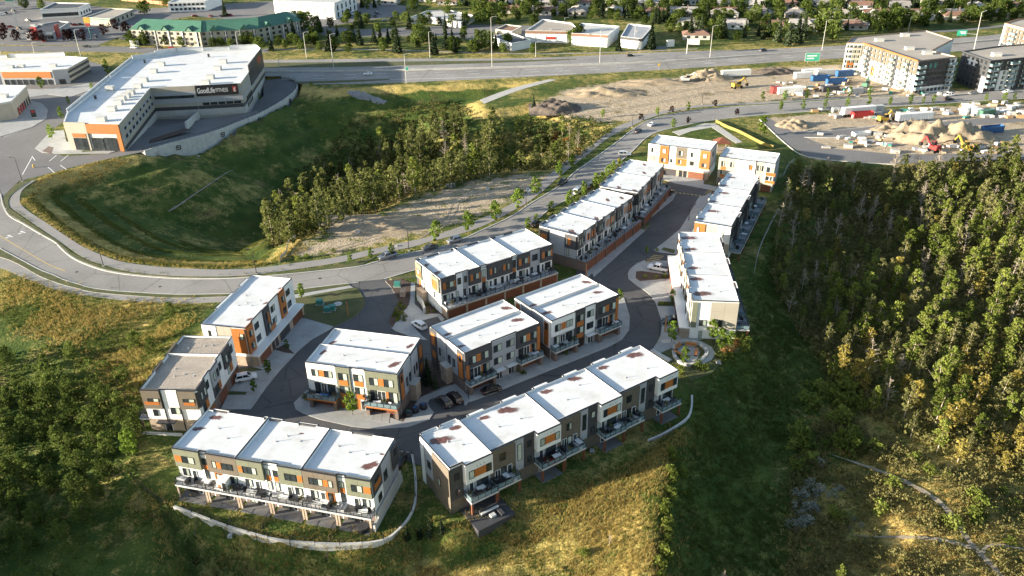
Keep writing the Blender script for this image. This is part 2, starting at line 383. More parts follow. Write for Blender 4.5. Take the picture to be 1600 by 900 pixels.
dry = dry*(1-lush)+.16*lush
east_in = np.clip(poly_sd(GX.ravel(), GY.ravel(), EAST)/10, 0, 1); dry = dry*(1-east_in)+.52*east_in
dry = np.maximum(dry, .66*softpoly([(-300,400),(0,424),(90,458),(285,478),(280,560),(225,595),(180,540),(110,500),(0,488),(-300,470)], -2, 8))
bowl = softpoly([(330,415),(250,400),(170,370),(110,320),(150,300),(260,360),(400,375),(430,405)], -6, 8); dry = dry*(1-.7*bowl)+.24*.7*bowl+bowl*.30*np.sin(rv*.85+.5*np.sin(GX.ravel()*.05))
def along(pxl, w):
    t = np.array([(p.x, p.y) for p in crom([G(*q) for q in pxl], 8)]); X, Y = GX.ravel(), GY.ravel(); m = (Y < 130) & (abs(X) < 90); d = np.full(X.shape, 99.)
    d[m] = np.sqrt(((t[None, :, 0]-X[m][:, None])**2+(t[None, :, 1]-Y[m][:, None])**2).min(1)); return np.clip(1-d/w, 0, 1)
for tr_ in ([(600,930),(720,885),(820,845),(920,808),(1010,768)], [(850,910),(930,878),(980,855)], [(1045,900),(1040,840),(1046,790),(1052,745)]): dry = dry-.40*along(tr_, 2.2)
lawnv = softpoly([(-50,60),(300,78),(480,75),(800,78),(1000,78),(1200,72),(1330,60),(1330,105),(1000,118),(800,128),(420,135),(160,100),(-50,92)], 0, 4)
dry = dry*(1-lawnv)+.48*lawnv
soil = np.maximum.reduce([
    softpoly([(438,412),(450,385),(500,368),(560,345),(640,308),(700,288),(770,272),(865,268),(885,262),(860,285),(820,308),(762,336),(675,369),(575,391),(500,404)], 0, 6)*.66,
    softpoly([(850,180),(845,160),(880,140),(950,130),(1080,118),(1200,105),(1330,100),(1440,140),(1600,140),(1600,150),(1300,153),(1100,166),(985,190),(950,192)], 0, 5)*.82,
    softpoly([(1190,186),(1300,176),(1600,160),(1800,150),(1900,250),(1600,246),(1400,256),(1260,246),(1210,205)], 0, 4)])
gm = bpy.data.materials.new('wild_grass_ground'); gm.use_nodes = True
def ground_nodes():
    nt = gm.node_tree; L = nt.links; b = nt.nodes['Principled BSDF']; b.inputs['Roughness'].default_value = .97; b.inputs['Specular IOR Level'].default_value = .15
    g = _n(nt, 'ShaderNodeNewGeometry')
    def noise(s, det=5, rough=.62):
        n = _n(nt, 'ShaderNodeTexNoise'); n.inputs['Scale'].default_value = s; n.inputs['Detail'].default_value = det; n.inputs['Roughness'].default_value = rough
        L.new(g.outputs['Position'], n.inputs['Vector']); return n.outputs[0]
    def attr(nm): a = _n(nt, 'ShaderNodeAttribute'); a.attribute_name = nm; return a.outputs['Fac']
    def rng(v, a, b_, c=0, d=1):
        r = _n(nt, 'ShaderNodeMapRange'); r.inputs[1].default_value = a; r.inputs[2].default_value = b_; r.inputs[3].default_value = c; r.inputs[4].default_value = d
        L.new(v, r.inputs[0]); return r.outputs[0]
    def madd(a, b_): m = _n(nt, 'ShaderNodeMath', operation='ADD'); L.new(a, m.inputs[0]); L.new(b_, m.inputs[1]); return m.outputs[0]
    def mix(f, a, c):
        m = _n(nt, 'ShaderNodeMix', data_type='RGBA'); L.new(f, m.inputs[0])
        for s, k in ((a, 6), (c, 7)):
            if isinstance(s, tuple): m.inputs[k].default_value = (*s, 1)
            else: L.new(s, m.inputs[k])
        return m.outputs[2]
    # grass: green <-> gold by the 'dry' attribute, broken up at three scales
    v = madd(attr('dry'), madd(rng(noise(.045), .3, .7, -.28, .28), madd(rng(noise(.35), .3, .7, -.22, .22), rng(noise(2.2, 3), .3, .7, -.16, .16))))
    green = mix(rng(noise(.12), .4, .62), (.040, .072, .014), (.085, .112, .024))
    gold = mix(rng(noise(.2), .38, .62), (.52, .385, .135), (.40, .315, .10))
    gr = mix(rng(v, .32, .78), green, gold)
    gr = mix(rng(noise(.09, 6), .56, .68, 0, .55), gr, (.075, .052, .026))
    so = mix(rng(noise(.5, 6), .38, .64), (.46, .38, .275), (.33, .265, .19))
    so = mix(rng(noise(.07, 6), .56, .66, 0, .8), so, (.15, .125, .06))
    s = rng(madd(attr('soil'), madd(rng(noise(.25), .3, .7, -.3, .3), rng(noise(1.2), .3, .7, -.15, .15))), .40, .62)
    c = mix(s, gr, so)
    h = _n(nt, 'ShaderNodeHueSaturation'); L.new(rng(noise(5, 3), .3, .7, .72, 1.28), h.inputs['Value']); L.new(c, h.inputs['Color'])
    L.new(h.outputs[0], b.inputs['Base Color'])
    bp = _n(nt, 'ShaderNodeBump'); bp.inputs['Strength'].default_value = .9; bp.inputs['Distance'].default_value = .35
    L.new(madd(noise(1.6, 6), noise(.4, 3)), bp.inputs['Height']); L.new(bp.outputs[0], b.inputs['Normal'])
ground_nodes()
ny, nx = GX.shape
idx = np.arange(nx*ny).reshape(ny, nx)
F = np.stack([idx[:-1, :-1].ravel(), idx[:-1, 1:].ravel(), idx[1:, 1:].ravel(), idx[1:, :-1].ravel()], 1)
me = npmesh('ground', np.stack([GX.ravel(), GY.ravel(), GZ2.ravel()], 1), F, gm, smooth=True)
for nm, arr in (('dry', dry), ('soil', soil)):
    a = me.attributes.new(nm, 'FLOAT', 'POINT'); a.data.foreach_set('value', arr.astype(np.float32))
tag(mk('ground', me), kind='structure')

# ================================================================ roads, paths and paved areas
def sheet(name, pts, z, m, thick=.0, smooth=0, side=None, parent=None):
    """flat paved area; pts in pixels or world"""
    P = [W(*p) if len(p) == 2 and not isinstance(p, Vector) else p for p in pts]
    P = [(p.x, p.y) for p in P]
    if smooth: P = [(p.x, p.y) for p in crom([Vector((*p, 0)) for p in P], smooth, True)]
    b = MB(); b.prism(P, z-max(thick, .02)-.05, z, 0, 1 if side else None)
    o = b.build(name, [m, side] if side else m, parent)
    if parent is None: tag(o, kind='structure')
    return o
def band(name, A, B, z, m, n=5, thick=.0, side=None):
    """strip between two pixel polylines running the same way"""
    a = crom(PX(A), n); b = crom(PX(B), n)
    return sheet(name, a+b[::-1], z, m, thick, side=side)
def offset_line(P, d):
    out = []
    for i, p in enumerate(P):
        t = (P[min(i+1, len(P)-1)]-P[max(i-1, 0)]); t.z = 0; t.normalize()
        out.append(p+Vector((-t.y, t.x, 0))*d)
    return out
def kerb(name, P, w, h, m, closed=False):
    """raised strip along a world polyline"""
    if closed: P = P+[P[0], P[1]]
    Q = offset_line(P, w)
    b = MB()
    for i in range(len(P)-1):
        k = len(b.v)
        for p, q in ((P[i], Q[i]), (P[i+1], Q[i+1])):
            b.v += [(p.x, p.y, -.05), (p.x, p.y, h), (q.x, q.y, h), (q.x, q.y, -.05)]
        for f in ((0,1,5,4), (1,2,6,5), (2,3,7,6)): b.f.append(tuple(k+j for j in f)); b.m.append(0)
    return tag(b.build(name, m), kind='structure')
def dashes(name, P, w, dash, gap, z, m, solid=False):
    b = MB(); acc = 0; on = True
    Q = []; 
    for i in range(len(P)-1):
        n = max(1, int((P[i+1]-P[i]).length/1.0))
        for k in range(n): Q.append(P[i].lerp(P[i+1], k/n))
    Q.append(P[-1]); s = 0
    for i in range(len(Q)-1):
        l = (Q[i+1]-Q[i]).length
        if solid or (s % (dash+gap)) < dash:
            t = (Q[i+1]-Q[i]).normalized(); nrm = Vector((-t.y, t.x, 0))*w/2
            b.face([Q[i]-nrm+Vector((0,0,z)), Q[i+1]-nrm+Vector((0,0,z)), Q[i+1]+nrm+Vector((0,0,z)), Q[i]+nrm+Vector((0,0,z))])
        s += l
    return tag(b.build(name, m), kind='structure')

# curving public road
RN = [(-60,285),(0,304),(4,322),(14,338),(35,350),(60,365),(85,379),(97,391),(112,403),(132,413),(165,424),(210,431),(280,436),(350,436),(400,433),(450,429),(500,424),(560,417),(590,409),(640,396),(700,383),(760,357),(800,338),(830,318),(855,303),(880,287),(900,268),(930,247),(962,224),(990,202),(1015,188),(1050,179),(1100,171),(1150,167),(1200,164),(1300,157),(1400,152),(1475,149),(1600,141),(1900,128)]
RS = [(-80,370),(-40,378),(0,388),(15,396),(32,405),(62,421),(85,430),(100,437),(120,443),(140,449),(165,453),(200,456),(275,460),(350,459),(400,457),(450,454),(500,448),(560,441),(600,436),(640,424),(700,408),(760,385),(800,366),(835,345),(862,324),(885,312),(905,298),(925,283),(950,266),(970,251),(988,236),(1006,218),(1025,207),(1055,199),(1100,190),(1137,185),(1200,179),(1300,172),(1400,166),(1500,160),(1600,154),(1900,140)]
band('curving_road', RN, RS, .03, M['asphalt_old'])
band('grass_verge', [(47,284),(18,305),(14,322),(27,334),(60,357),(92,378),(110,393),(132,405),(165,417),(212,427),(275,432),(340,434),(400,431),(475,422),(537,412),(587,402)], [(35,282),(8,306),(6,322),(16,336),(36,348),(61,363),(98,388),(113,401),(133,411),(166,422),(210,429),(280,434),(350,435),(400,433),(475,427),(560,417)], .14, M['lawn'], side=M['kerb'])
P_out = [(47,283),(20,304),(14,320),(27,332),(75,365),(100,382),(130,402),(165,415),(212,426),(275,431),(340,432),(400,429),(475,419),(537,409),(587,397),(640,387),(675,377),(725,364),(762,350),(800,330),(825,316),(850,297),(875,275),(900,255),(925,236),(950,216),(975,203),(1000,191),(1020,183),(1052,174),(1100,167),(1200,162),(1300,155),(1400,150),(1475,147),(1600,139)]
P_in = [(57,281),(37,295),(31,310),(38,325),(75,350),(120,380),(150,395),(190,409),(250,417),(325,421),(360,421),(400,419),(462,411),(525,402),(575,391),(625,380),(675,369),(725,352),(762,337),(800,318),(820,304),(837,292),(865,267),(890,247),(920,230),(948,208),(968,196),(985,190),(1012,179),(1050,171),(1100,164),(1200,159),(1300,152.5),(1400,148),(1475,145),(1600,137)]
band('multi_use_path', P_out, P_in, .06, M['path'])
kerb('road_kerb_north', crom(PX(RN[1:]), 4), .35, .15, M['kerb'])
kerb('road_kerb_south', crom(PX(RS[2:18]), 4), -.3, .15, M['kerb'])
kerb('road_kerb_south', crom(PX(RS[18:]), 4), -.3, .15, M['kerb'])
band('grass_verge', RS[2:16]+[(545,443)], [(0,402),(15,407),(32,415),(62,432),(85,441),(100,446),(120,451),(140,456),(165,459),(200,462),(275,466),(350,464),(400,462),(450,459),(500,454),(547,447)], .14, M['lawn'], side=M['kerb'])
band('south_path', [(-60,392),(0,402),(15,407),(32,415),(62,432),(100,446),(140,455),(200,462),(275,466),(350,464),(400,462),(455,459)], [(-60,412),(0,419),(15,424),(32,432),(70,447),(100,456),(150,464),(200,470),(250,473),(290,474),(347,472),(400,470),(455,467)], .06, M['path'])
band('yellow_centre_line', [(0,368),(40,392),(75,412),(102,423)], [(0,369.2),(40,393.2),(75,413.2),(102,424.2)], .036, M['yline'])
for a, b in ([(12,368),(20,371)], [(32,362),(41,360)]): pass
def arrow(px, py, rot):
    p = W(px, py); b = MB()
    for poly in ([(-.9,-.1),(.3,-.1),(.3,.1),(-.9,.1)], [(.3,-.35),(1.0,0),(.3,.35)], [(-.3,.1),(-.1,.1),(-.1,.75),(-.3,.75)], [(-.55,.75),(.15,.75),(-.2,1.2)]):
        b.face([(x*1.5, y*1.5, 0) for x, y in poly])
    tag(b.build('road_arrow', M['line'], None, (p.x, p.y, .036), rot), kind='structure')
arrow(16,369,2.6); arrow(36,362.5,2.6)
# highway with its carriageways and verges
band('highway', [(300,92),(412,93.5),(520,92.5),(600,91.5),(800,91),(900,88),(1000,83),(1100,79.5),(1200,76.5),(1300,72),(1400,66),(1500,59),(1600,50),(1900,20)], [(300,117),(412,119.3),(440,119.3),(456,123.5),(467,129),(482,131.5),(600,130),(800,121.5),(1000,111),(1100,105),(1200,98),(1300,92),(1400,87),(1500,80),(1600,73),(1900,45)], .03, M['asphalt_hwy'])
band('grass_median', [(380,98.2),(520,97.5),(700,95.5),(800,94.5),(900,92)], [(380,106),(520,105),(600,103),(700,100.5),(800,97.5),(900,93)], .10, M['lawn'])
band('grass_median', [(463,128),(520,126.2),(570,124.6),(608,123.8)], [(463,131),(520,129.5),(570,127.2),(608,124.6)], .10, M['lawn'])
kerb('highway_barrier', crom(PX([(412,113.5),(600,111.5),(800,106.3),(1000,99),(1100,93.5),(1200,86.5),(1310,80),(1420,75),(1600,60)]), 6), .8, .85, M['concrete'])
for k, (dy, w) in enumerate(((3.4,.3), (-3.6,.3), (8,.3))):
    dashes('lane_line', crom(PX([(440,116+dy),(600,112+dy),(800,106.3+dy*.9),(1000,99+dy*.85),(1200,86.5+dy*.7),(1320,80+dy*.6)]), 4), .3, 6, 10, .04, M['line'])
dashes('ramp_line', crom(PX([(610,124.2),(700,122.2),(800,119),(900,115)]), 4), .35, 1, 0, .04, M['line'], True)
band('highway_path', [(415,76.5),(480,76.5),(600,77),(700,80.5),(800,83),(900,83),(1000,79.5),(1090,76)], [(415,77.6),(480,77.6),(600,78.2),(700,81.7),(800,84.2),(900,84.2),(1000,80.7),(1090,77)], .05, M['path'])
band('footpath', [(858,124),(800,138),(750,156)], [(870,124.5),(812,141),(757,162)], .06, M['concrete'])
# far service road and car parks
band('service_road', [(-80,70),(0,71.5),(150,72),(250,75),(330,77),(420,76)], [(-80,79),(0,80.5),(150,81),(250,83.5),(330,85),(420,82)], .03, M['asphalt_mid'])
sheet('car_park', [(-150,5),(60,0),(165,12),(240,18),(214,36),(208,50),(190,56),(152,71),(0,70),(-150,70)], .028, M['asphalt_mid'])
sheet('car_park', [(205,15),(420,2),(560,0),(640,10),(625,24),(520,40),(486,52),(470,62),(415,62),(470,40),(300,25),(205,40)], .027, M['asphalt_mid'])
sheet('car_park', [(486,50),(520,42),(560,46),(740,38),(840,40),(842,66),(790,72),(700,56),(520,58)], .026, M['asphalt_mid'])
sheet('side_road', [(845,20),(868,0),(890,0),(868,22),(858,32),(840,30)], .025, M['asphalt_mid'])
band('residential_street', [(1455,48),(1520,44),(1600,34),(1700,20)], [(1455,51),(1520,47),(1600,38),(1700,24)], .025, M['asphalt_mid'])
# streets round the shops
sheet('shop_street', [(-100,130),(140,96),(172,104),(150,150),(128,150),(105,185),(80,205),(64,232),(100,244),(170,240),(215,230),(230,236),(170,248),(110,262),(55,277),(30,283),(8,304),(-60,400),(-260,330)], .034, M['asphalt_mid'], .02)
SHOPPAV = sheet('shop_pavement', [(-60,220),(0,214),(50,199),(72,186),(75,172),(66,162),(45,157),(-60,163)], .15, M['paving'], side=M['kerb'])
sheet('shop_pavement', [(0,137),(60,140),(110,136),(140,130),(146,139),(110,152),(75,148),(48,152),(0,150)], .15, M['paving'], side=M['kerb'])
sheet('shop_pavement', [(55,232),(62,224),(80,205),(100,204),(104,222),(190,222),(206,224),(196,232),(170,240),(100,241),(66,239)], .15, M['paving'], side=M['kerb'])
sheet('grass_patch', [(128,238),(133,228),(190,226),(186,232),(160,236)], .18, M['lawn'])
sheet('brick_crossing', [(66,237),(76,229),(84,231),(80,241)], .17, M['brick'])
for a, b in (((77,252),(88,243)), ((95,252),(107,242)), ((94,258),(104,265)), ((75,261),(85,270)), ((35,273),(50,246)), ((50,244),(55,251))):
    dashes('crossing_line', [W(*a), W(*b)], .3, 1, 0, .042, M['line'], True)
dashes('parking_line', [W(6,214), W(50,198)], .2, 1, 0, .042, M['line'], True)
# townhouse streets: one dark sheet, everything else raised on it
sheet('townhouse_street', [(545,441),(605,436),(628,452),(690,500),(780,520),(900,430),(905,405),(1000,340),(1030,290),(1110,268),(1125,300),(1085,350),(1070,470),(1050,540),(1020,566),(960,610),(700,740),(640,722),(560,690),(330,640),(300,640),(380,560),(450,470)], .031, M['asphalt'])
def area(name, px, m, z=.14, side='kerb', smooth=0): return sheet(name, px, z, M[m], .02, smooth, M[side] if side else None)
area('driveway_apron', [(470,497),(480,499),(521,511),(513,517),(487,531),(465,550),(437,580),(416,606),(392,640),(345,640),(370,590),(395,575),(412,545),(440,505),(455,488)], 'paving')
area('lawn', [(455,468),(500,458),(548,448),(560,452),(571,470),(568,482),(553,497),(523,511),(505,506),(482,498),(466,494),(458,480)], 'lawn', .15)
area('pavement', [(455,462),(547,447),(552,450),(500,459),(456,468)], 'paving', .16)
area('island_pavement', [(459,630),(462,640),(472,646),(500,656),(550,667),(590,671),(637,668),(672,656),(672,654),(678,645),(672,638),(668,630),(672,624),(715,612),(727,635),(733,627),(730,617),(712,600),(690,608),(656,622),(630,660),(480,610)], 'paving')
area('island_lawn', [(628,662),(650,648),(656,622),(690,606),(712,599),(718,600),(735,620),(740,620),(724,580),(660,560),(622,640)], 'mulch', .135)
area('plaza_paving', [(642,442),(649,443),(648,476),(654,481),(664,491),(686,490),(695,499),(690,503),(684,495),(642,506),(659,525),(668,532),(650,530),(635,524),(619,518),(611.5,513),(613,512),(626,493),(639,477),(641,468)], 'paving')
area('planting_bed', [(602,440),(611,449),(618,462),(623,476),(617,482),(619,487),(611,494),(607,503),(608,508),(613,513),(626,493),(639,477),(642,442),(625,436)], 'mulch', .16)
area('grass_corner', [(608,434),(640,430),(652,428),(650,434),(612,438)], 'lawn', .17)
area('planting_bed', [(650,444),(662,440),(668,490),(664,491),(655,481)], 'mulch', .15)
area('planting_bed', [(668,468),(700,500),(695,499),(687,491),(665,491),(660,478)], 'mulch', .155)
area('driveway_apron', [(733,629),(770,616),(800,603),(850,583),(900,563),(950,543),(972,531),(983,516),(984,495),(975,466),(960,462),(952,500),(850,545),(733,596)], 'paving')
area('driveway_apron', [(917,434),(1005,364),(1010,358),(1002,355),(916,416)], 'paving')
area('lawn', [(997,357),(1003,347),(1017,350),(1008,360)], 'lawn', .16)
area('driveway_apron', [(1006,350),(1011,345),(1052,312),(1056,303),(1044,300),(1000,340)], 'paving')
area('driveway_apron', [(1036,281),(1038,265),(1105,268),(1099,288),(1123,293),(1118,299),(1094,294),(1060,288)], 'paving')
area('lawn', [(1099,288),(1106,272),(1128,262),(1126,293)], 'lawn', .15)
area('driveway_apron', [(1092,308),(1102,306),(1112,300),(1100,330),(1085,350),(1080,370),(1062,390),(1058,398),(1042,396),(1024,394),(1021,391),(1040,377),(1062,359),(1074,340)], 'paving')
area('driveway_apron', [(1007,407),(995,412),(984,421),(981,428),(982,436),(995,447),(1008,455),(1017,463),(1024,473),(1028,485),(1033,500),(1034,513),(1032,525),(1026,537),(1019,547),(1030,553),(1060,540),(1100,530),(1110,520),(1075,470),(1065,420),(1058,408),(1024,408),(1010,411)], 'paving')
area('planting_strip', [(1033,391),(1037,387),(1055,391),(1053,397)], 'lawn', .16)
area('planting_bed', [(993,435),(994,425),(1002,424),(1046,430),(1046,436),(1000,440)], 'mulch', .16)
area('planting_bed', [(1027,479),(1028,472),(1054,472),(1054,479)], 'lawn', .17)
area('parkette_lawn', [(1021,546),(1033,520),(1060,525),(1140,528),(1160,545),(1140,556),(1110,585),(1080,596),(1060,575)], 'lawn', .13, None)
area('parkette_path', [(1032,532),(1070,530),(1095,534),(1112,543),(1118,553),(1112,563),(1098,570),(1082,569),(1092,565),(1103,558),(1104,550),(1096,542),(1080,537),(1060,536),(1035,537)], 'concrete', .16)
area('parkette_paving', [(1058,547),(1062,541),(1074,539),(1088,543),(1094,551),(1090,560),(1086,568),(1078,570),(1072,564),(1063,556)], 'paving', .165)
for a, b in (((1033,391),(1011,397)), ((1030,395),(1008,401)), ((1028,399),(1007,405))): pass
for k in range(5):
    a = W(1006+5*k, 408-3.4*k); 
    dashes('yellow_crosswalk_bar', [W(1008+3.0*k, 408.5-2.4*k), W(1025+3.0*k, 411-2.6*k)], .35, 1, 0, .04, M['yline'], True)
for k in range(8):
    dashes('yellow_crosswalk_bar', [W(1055+6.2*k, 300.0+.85*k), W(1058+6.2*k, 301.5+.85*k)], .5, 1, 0, .04, M['yline'], True)
for k in range(4):
    dashes('yellow_crosswalk_bar', [W(1101+2*k, 303-2.2*k), W(1110+2*k, 302-2.2*k)], .35, 1, 0, .165, M['yline'], True)
area('planting_bed', [(429,547),(444,539),(461,554),(446,552)], 'mulch', .18)
area('lawn', [(372,578),(398,575),(412,579),(372,584)], 'lawn', .18)
area('lawn', [(352,612),(386,613),(384,618),(350,618)], 'lawn', .18)
# slabs: control joints cut the aprons into panels that can be told apart
def slabs(px4, nu, nv, z, m, gap=.05, name='concrete_slab'):
    a, b, c, d = PX(px4)
    for i in range(nu):
        for j in range(nv):
            q = []
            for (u, v) in ((i, j), (i+1, j), (i+1, j+1), (i, j+1)):
                u /= nu; v /= nv
                q.append((a*(1-u)+b*u)*(1-v)+(d*(1-u)+c*u)*v)
            ctr = sum(q, Vector())/4
            q = [ctr+(p-ctr)*(1-gap*2/max((p-ctr).length*2, .1)) for p in q]
            o = MB().prism([(p.x-ctr.x, p.y-ctr.y) for p in q], 0, .03).build(name, m, None, (ctr.x, ctr.y, z)); tag(o, kind='structure')
# ================================================================ townhouse rows
TOP = 10.2
WCACHE = {}
def win_mesh(w, h, nm):
    """black frame with sill, pane set back; returns frame mesh and pane mesh"""
    k = (round(w, 1), round(h, 1), nm)
    if k in WCACHE: return WCACHE[k]
    w, h = max(k[0], .4), max(k[1], .3); t = .07
    b = MB()
    b.box(0, w, -.08, .02, 0, t); b.box(0, w, -.08, .02, h-t, h)
    b.box(0, t, -.078, .02, t, h-t); b.box(w-t, w, -.078, .02, t, h-t)
    n = 1 if w < 1.1 else (2 if w < 2.6 else 3)
    for i in range(1, n): b.box(w*i/n-.035, w*i/n+.035, -.07, .02, t, h-t)
    p = []
    for i in range(n):
        q = MB(); q.box(w*i/n+.04, w*(i+1)/n-.04, -.035, .0, t, h-t, skip='k'); p.append(q)
    fm = b.mesh('window', M['white'] if nm == 'D' else M['black'])
    pm = [q.mesh('pane', M['blind_sky'] if (nm == 'b' and i == n-1) or nm == 'B' else M['glass']) for i, q in enumerate(p)]
    WCACHE[k] = (fm, pm); return WCACHE[k]
PCACHE = {}
def panel_mesh(w, h, t, m, name):
    k = (round(w, 2), round(h, 2), round(t, 2), m, name)
    if k not in PCACHE: PCACHE[k] = MB().box(0, w, -t, 0, 0, h, skip='k').mesh(name, M[m])
    return PCACHE[k]
GCACHE = {}
def garage_mesh(w, h, m):
    k = (round(w, 1), round(h, 1), m)
    if k not in GCACHE:
        b = MB(); n = 5
        for i in range(n): b.box(0, w, -.06 if i % 2 else -.055, 0, h*i/n+.02, h*(i+1)/n-.02, skip='k')
        for j in range(1, 4): b.box(w*j/4-.02, w*j/4+.02, -.07, -.05, .05, h-.05)
        GCACHE[k] = b.mesh('garage_door', M[m])
    return GCACHE[k]
PUD = [0]
mp = bpy.data.materials.new('rust_puddle'); mp.use_nodes = True
def _pud():
    nt = mp.node_tree; L = nt.links; b = nt.nodes['Principled BSDF']; b.inputs['Roughness'].default_value = .45
    g = _n(nt, 'ShaderNodeNewGeometry'); n = _n(nt, 'ShaderNodeTexNoise'); n.inputs['Scale'].default_value = 1.7; n.inputs['Detail'].default_value = 6
    L.new(g.outputs['Position'], n.inputs['Vector'])
    cr = _n(nt, 'ShaderNodeValToRGB'); e = cr.color_ramp.elements; e[0].position = .35; e[0].color = (.10,.045,.038,1); e[1].position = .7; e[1].color = (.22,.10,.08,1)
    L.new(n.outputs[0], cr.inputs[0]); L.new(cr.outputs[0], b.inputs['Base Color'])
    a = _n(nt, 'ShaderNodeAttribute'); a.attribute_name = 'wet'
    ad = _n(nt, 'ShaderNodeMath', operation='ADD'); L.new(a.outputs['Fac'], ad.inputs[0]); 
    r2 = _n(nt, 'ShaderNodeMapRange'); r2.inputs[3].default_value = -.35; r2.inputs[4].default_value = .35; L.new(n.outputs[0], r2.inputs[0]); L.new(r2.outputs[0], ad.inputs[1])
    r = _n(nt, 'ShaderNodeMapRange'); r.inputs[1].default_value = .30; r.inputs[2].default_value = .85; r.inputs[4].default_value = .92; L.new(ad.outputs[0], r.inputs[0]); L.new(r.outputs[0], b.inputs['Alpha'])
_pud()
def puddle(parent, x, y, r, z, ang=0):
    rng = random.Random(PUD[0]); PUD[0] += 1
    n = 22; V = [(0, 0, 0)]; wet = [1.0]; F = []
    rad = [r*(1+.25*math.sin(2*a*math.pi*2/n+rng.random()*2)+.16*rng.uniform(-1, 1)) for a in range(n)]
    for ring, w in ((.55, 1.0), (.85, .75), (1.25, 0.0)):
        for i in range(n):
            a = 2*math.pi*i/n; rr = rad[i]*ring
            # blunt at one side, drawn out towards the other
            ex = rr*math.cos(a)*(1.5 if math.cos(a) > 0 and ring > 1 else 1.0)
            V.append((ex, rr*.75*math.sin(a), 0)); wet.append(w)
    for i in range(n): F.append((0, 1+i, 1+(i+1) % n))
    for k in range(2):
        for i in range(n):
            a = 1+k*n+i; b = 1+k*n+(i+1) % n; F += [(a, a+n, b+n), (a, b+n, b)]
    me = npmesh('puddle_stain', V, F, mp); at = me.attributes.new('wet', 'FLOAT', 'POINT'); at.data.foreach_set('value', wet)
    mk('puddle_stain', me, parent, (x, y, z), ang)
vent_me = MB().tube([(0,0,0),(0,0,.52)], .06, 6).tube([(0,0,.0),(0,0,.07)], .2, 8).mesh('roof_vent', M['vent'])
box_me = MB().box(-.28,.28,-.28,.28,0,.3).box(-.32,.32,-.32,.32,.3,.36).mesh('roof_hatch', M['vent'])

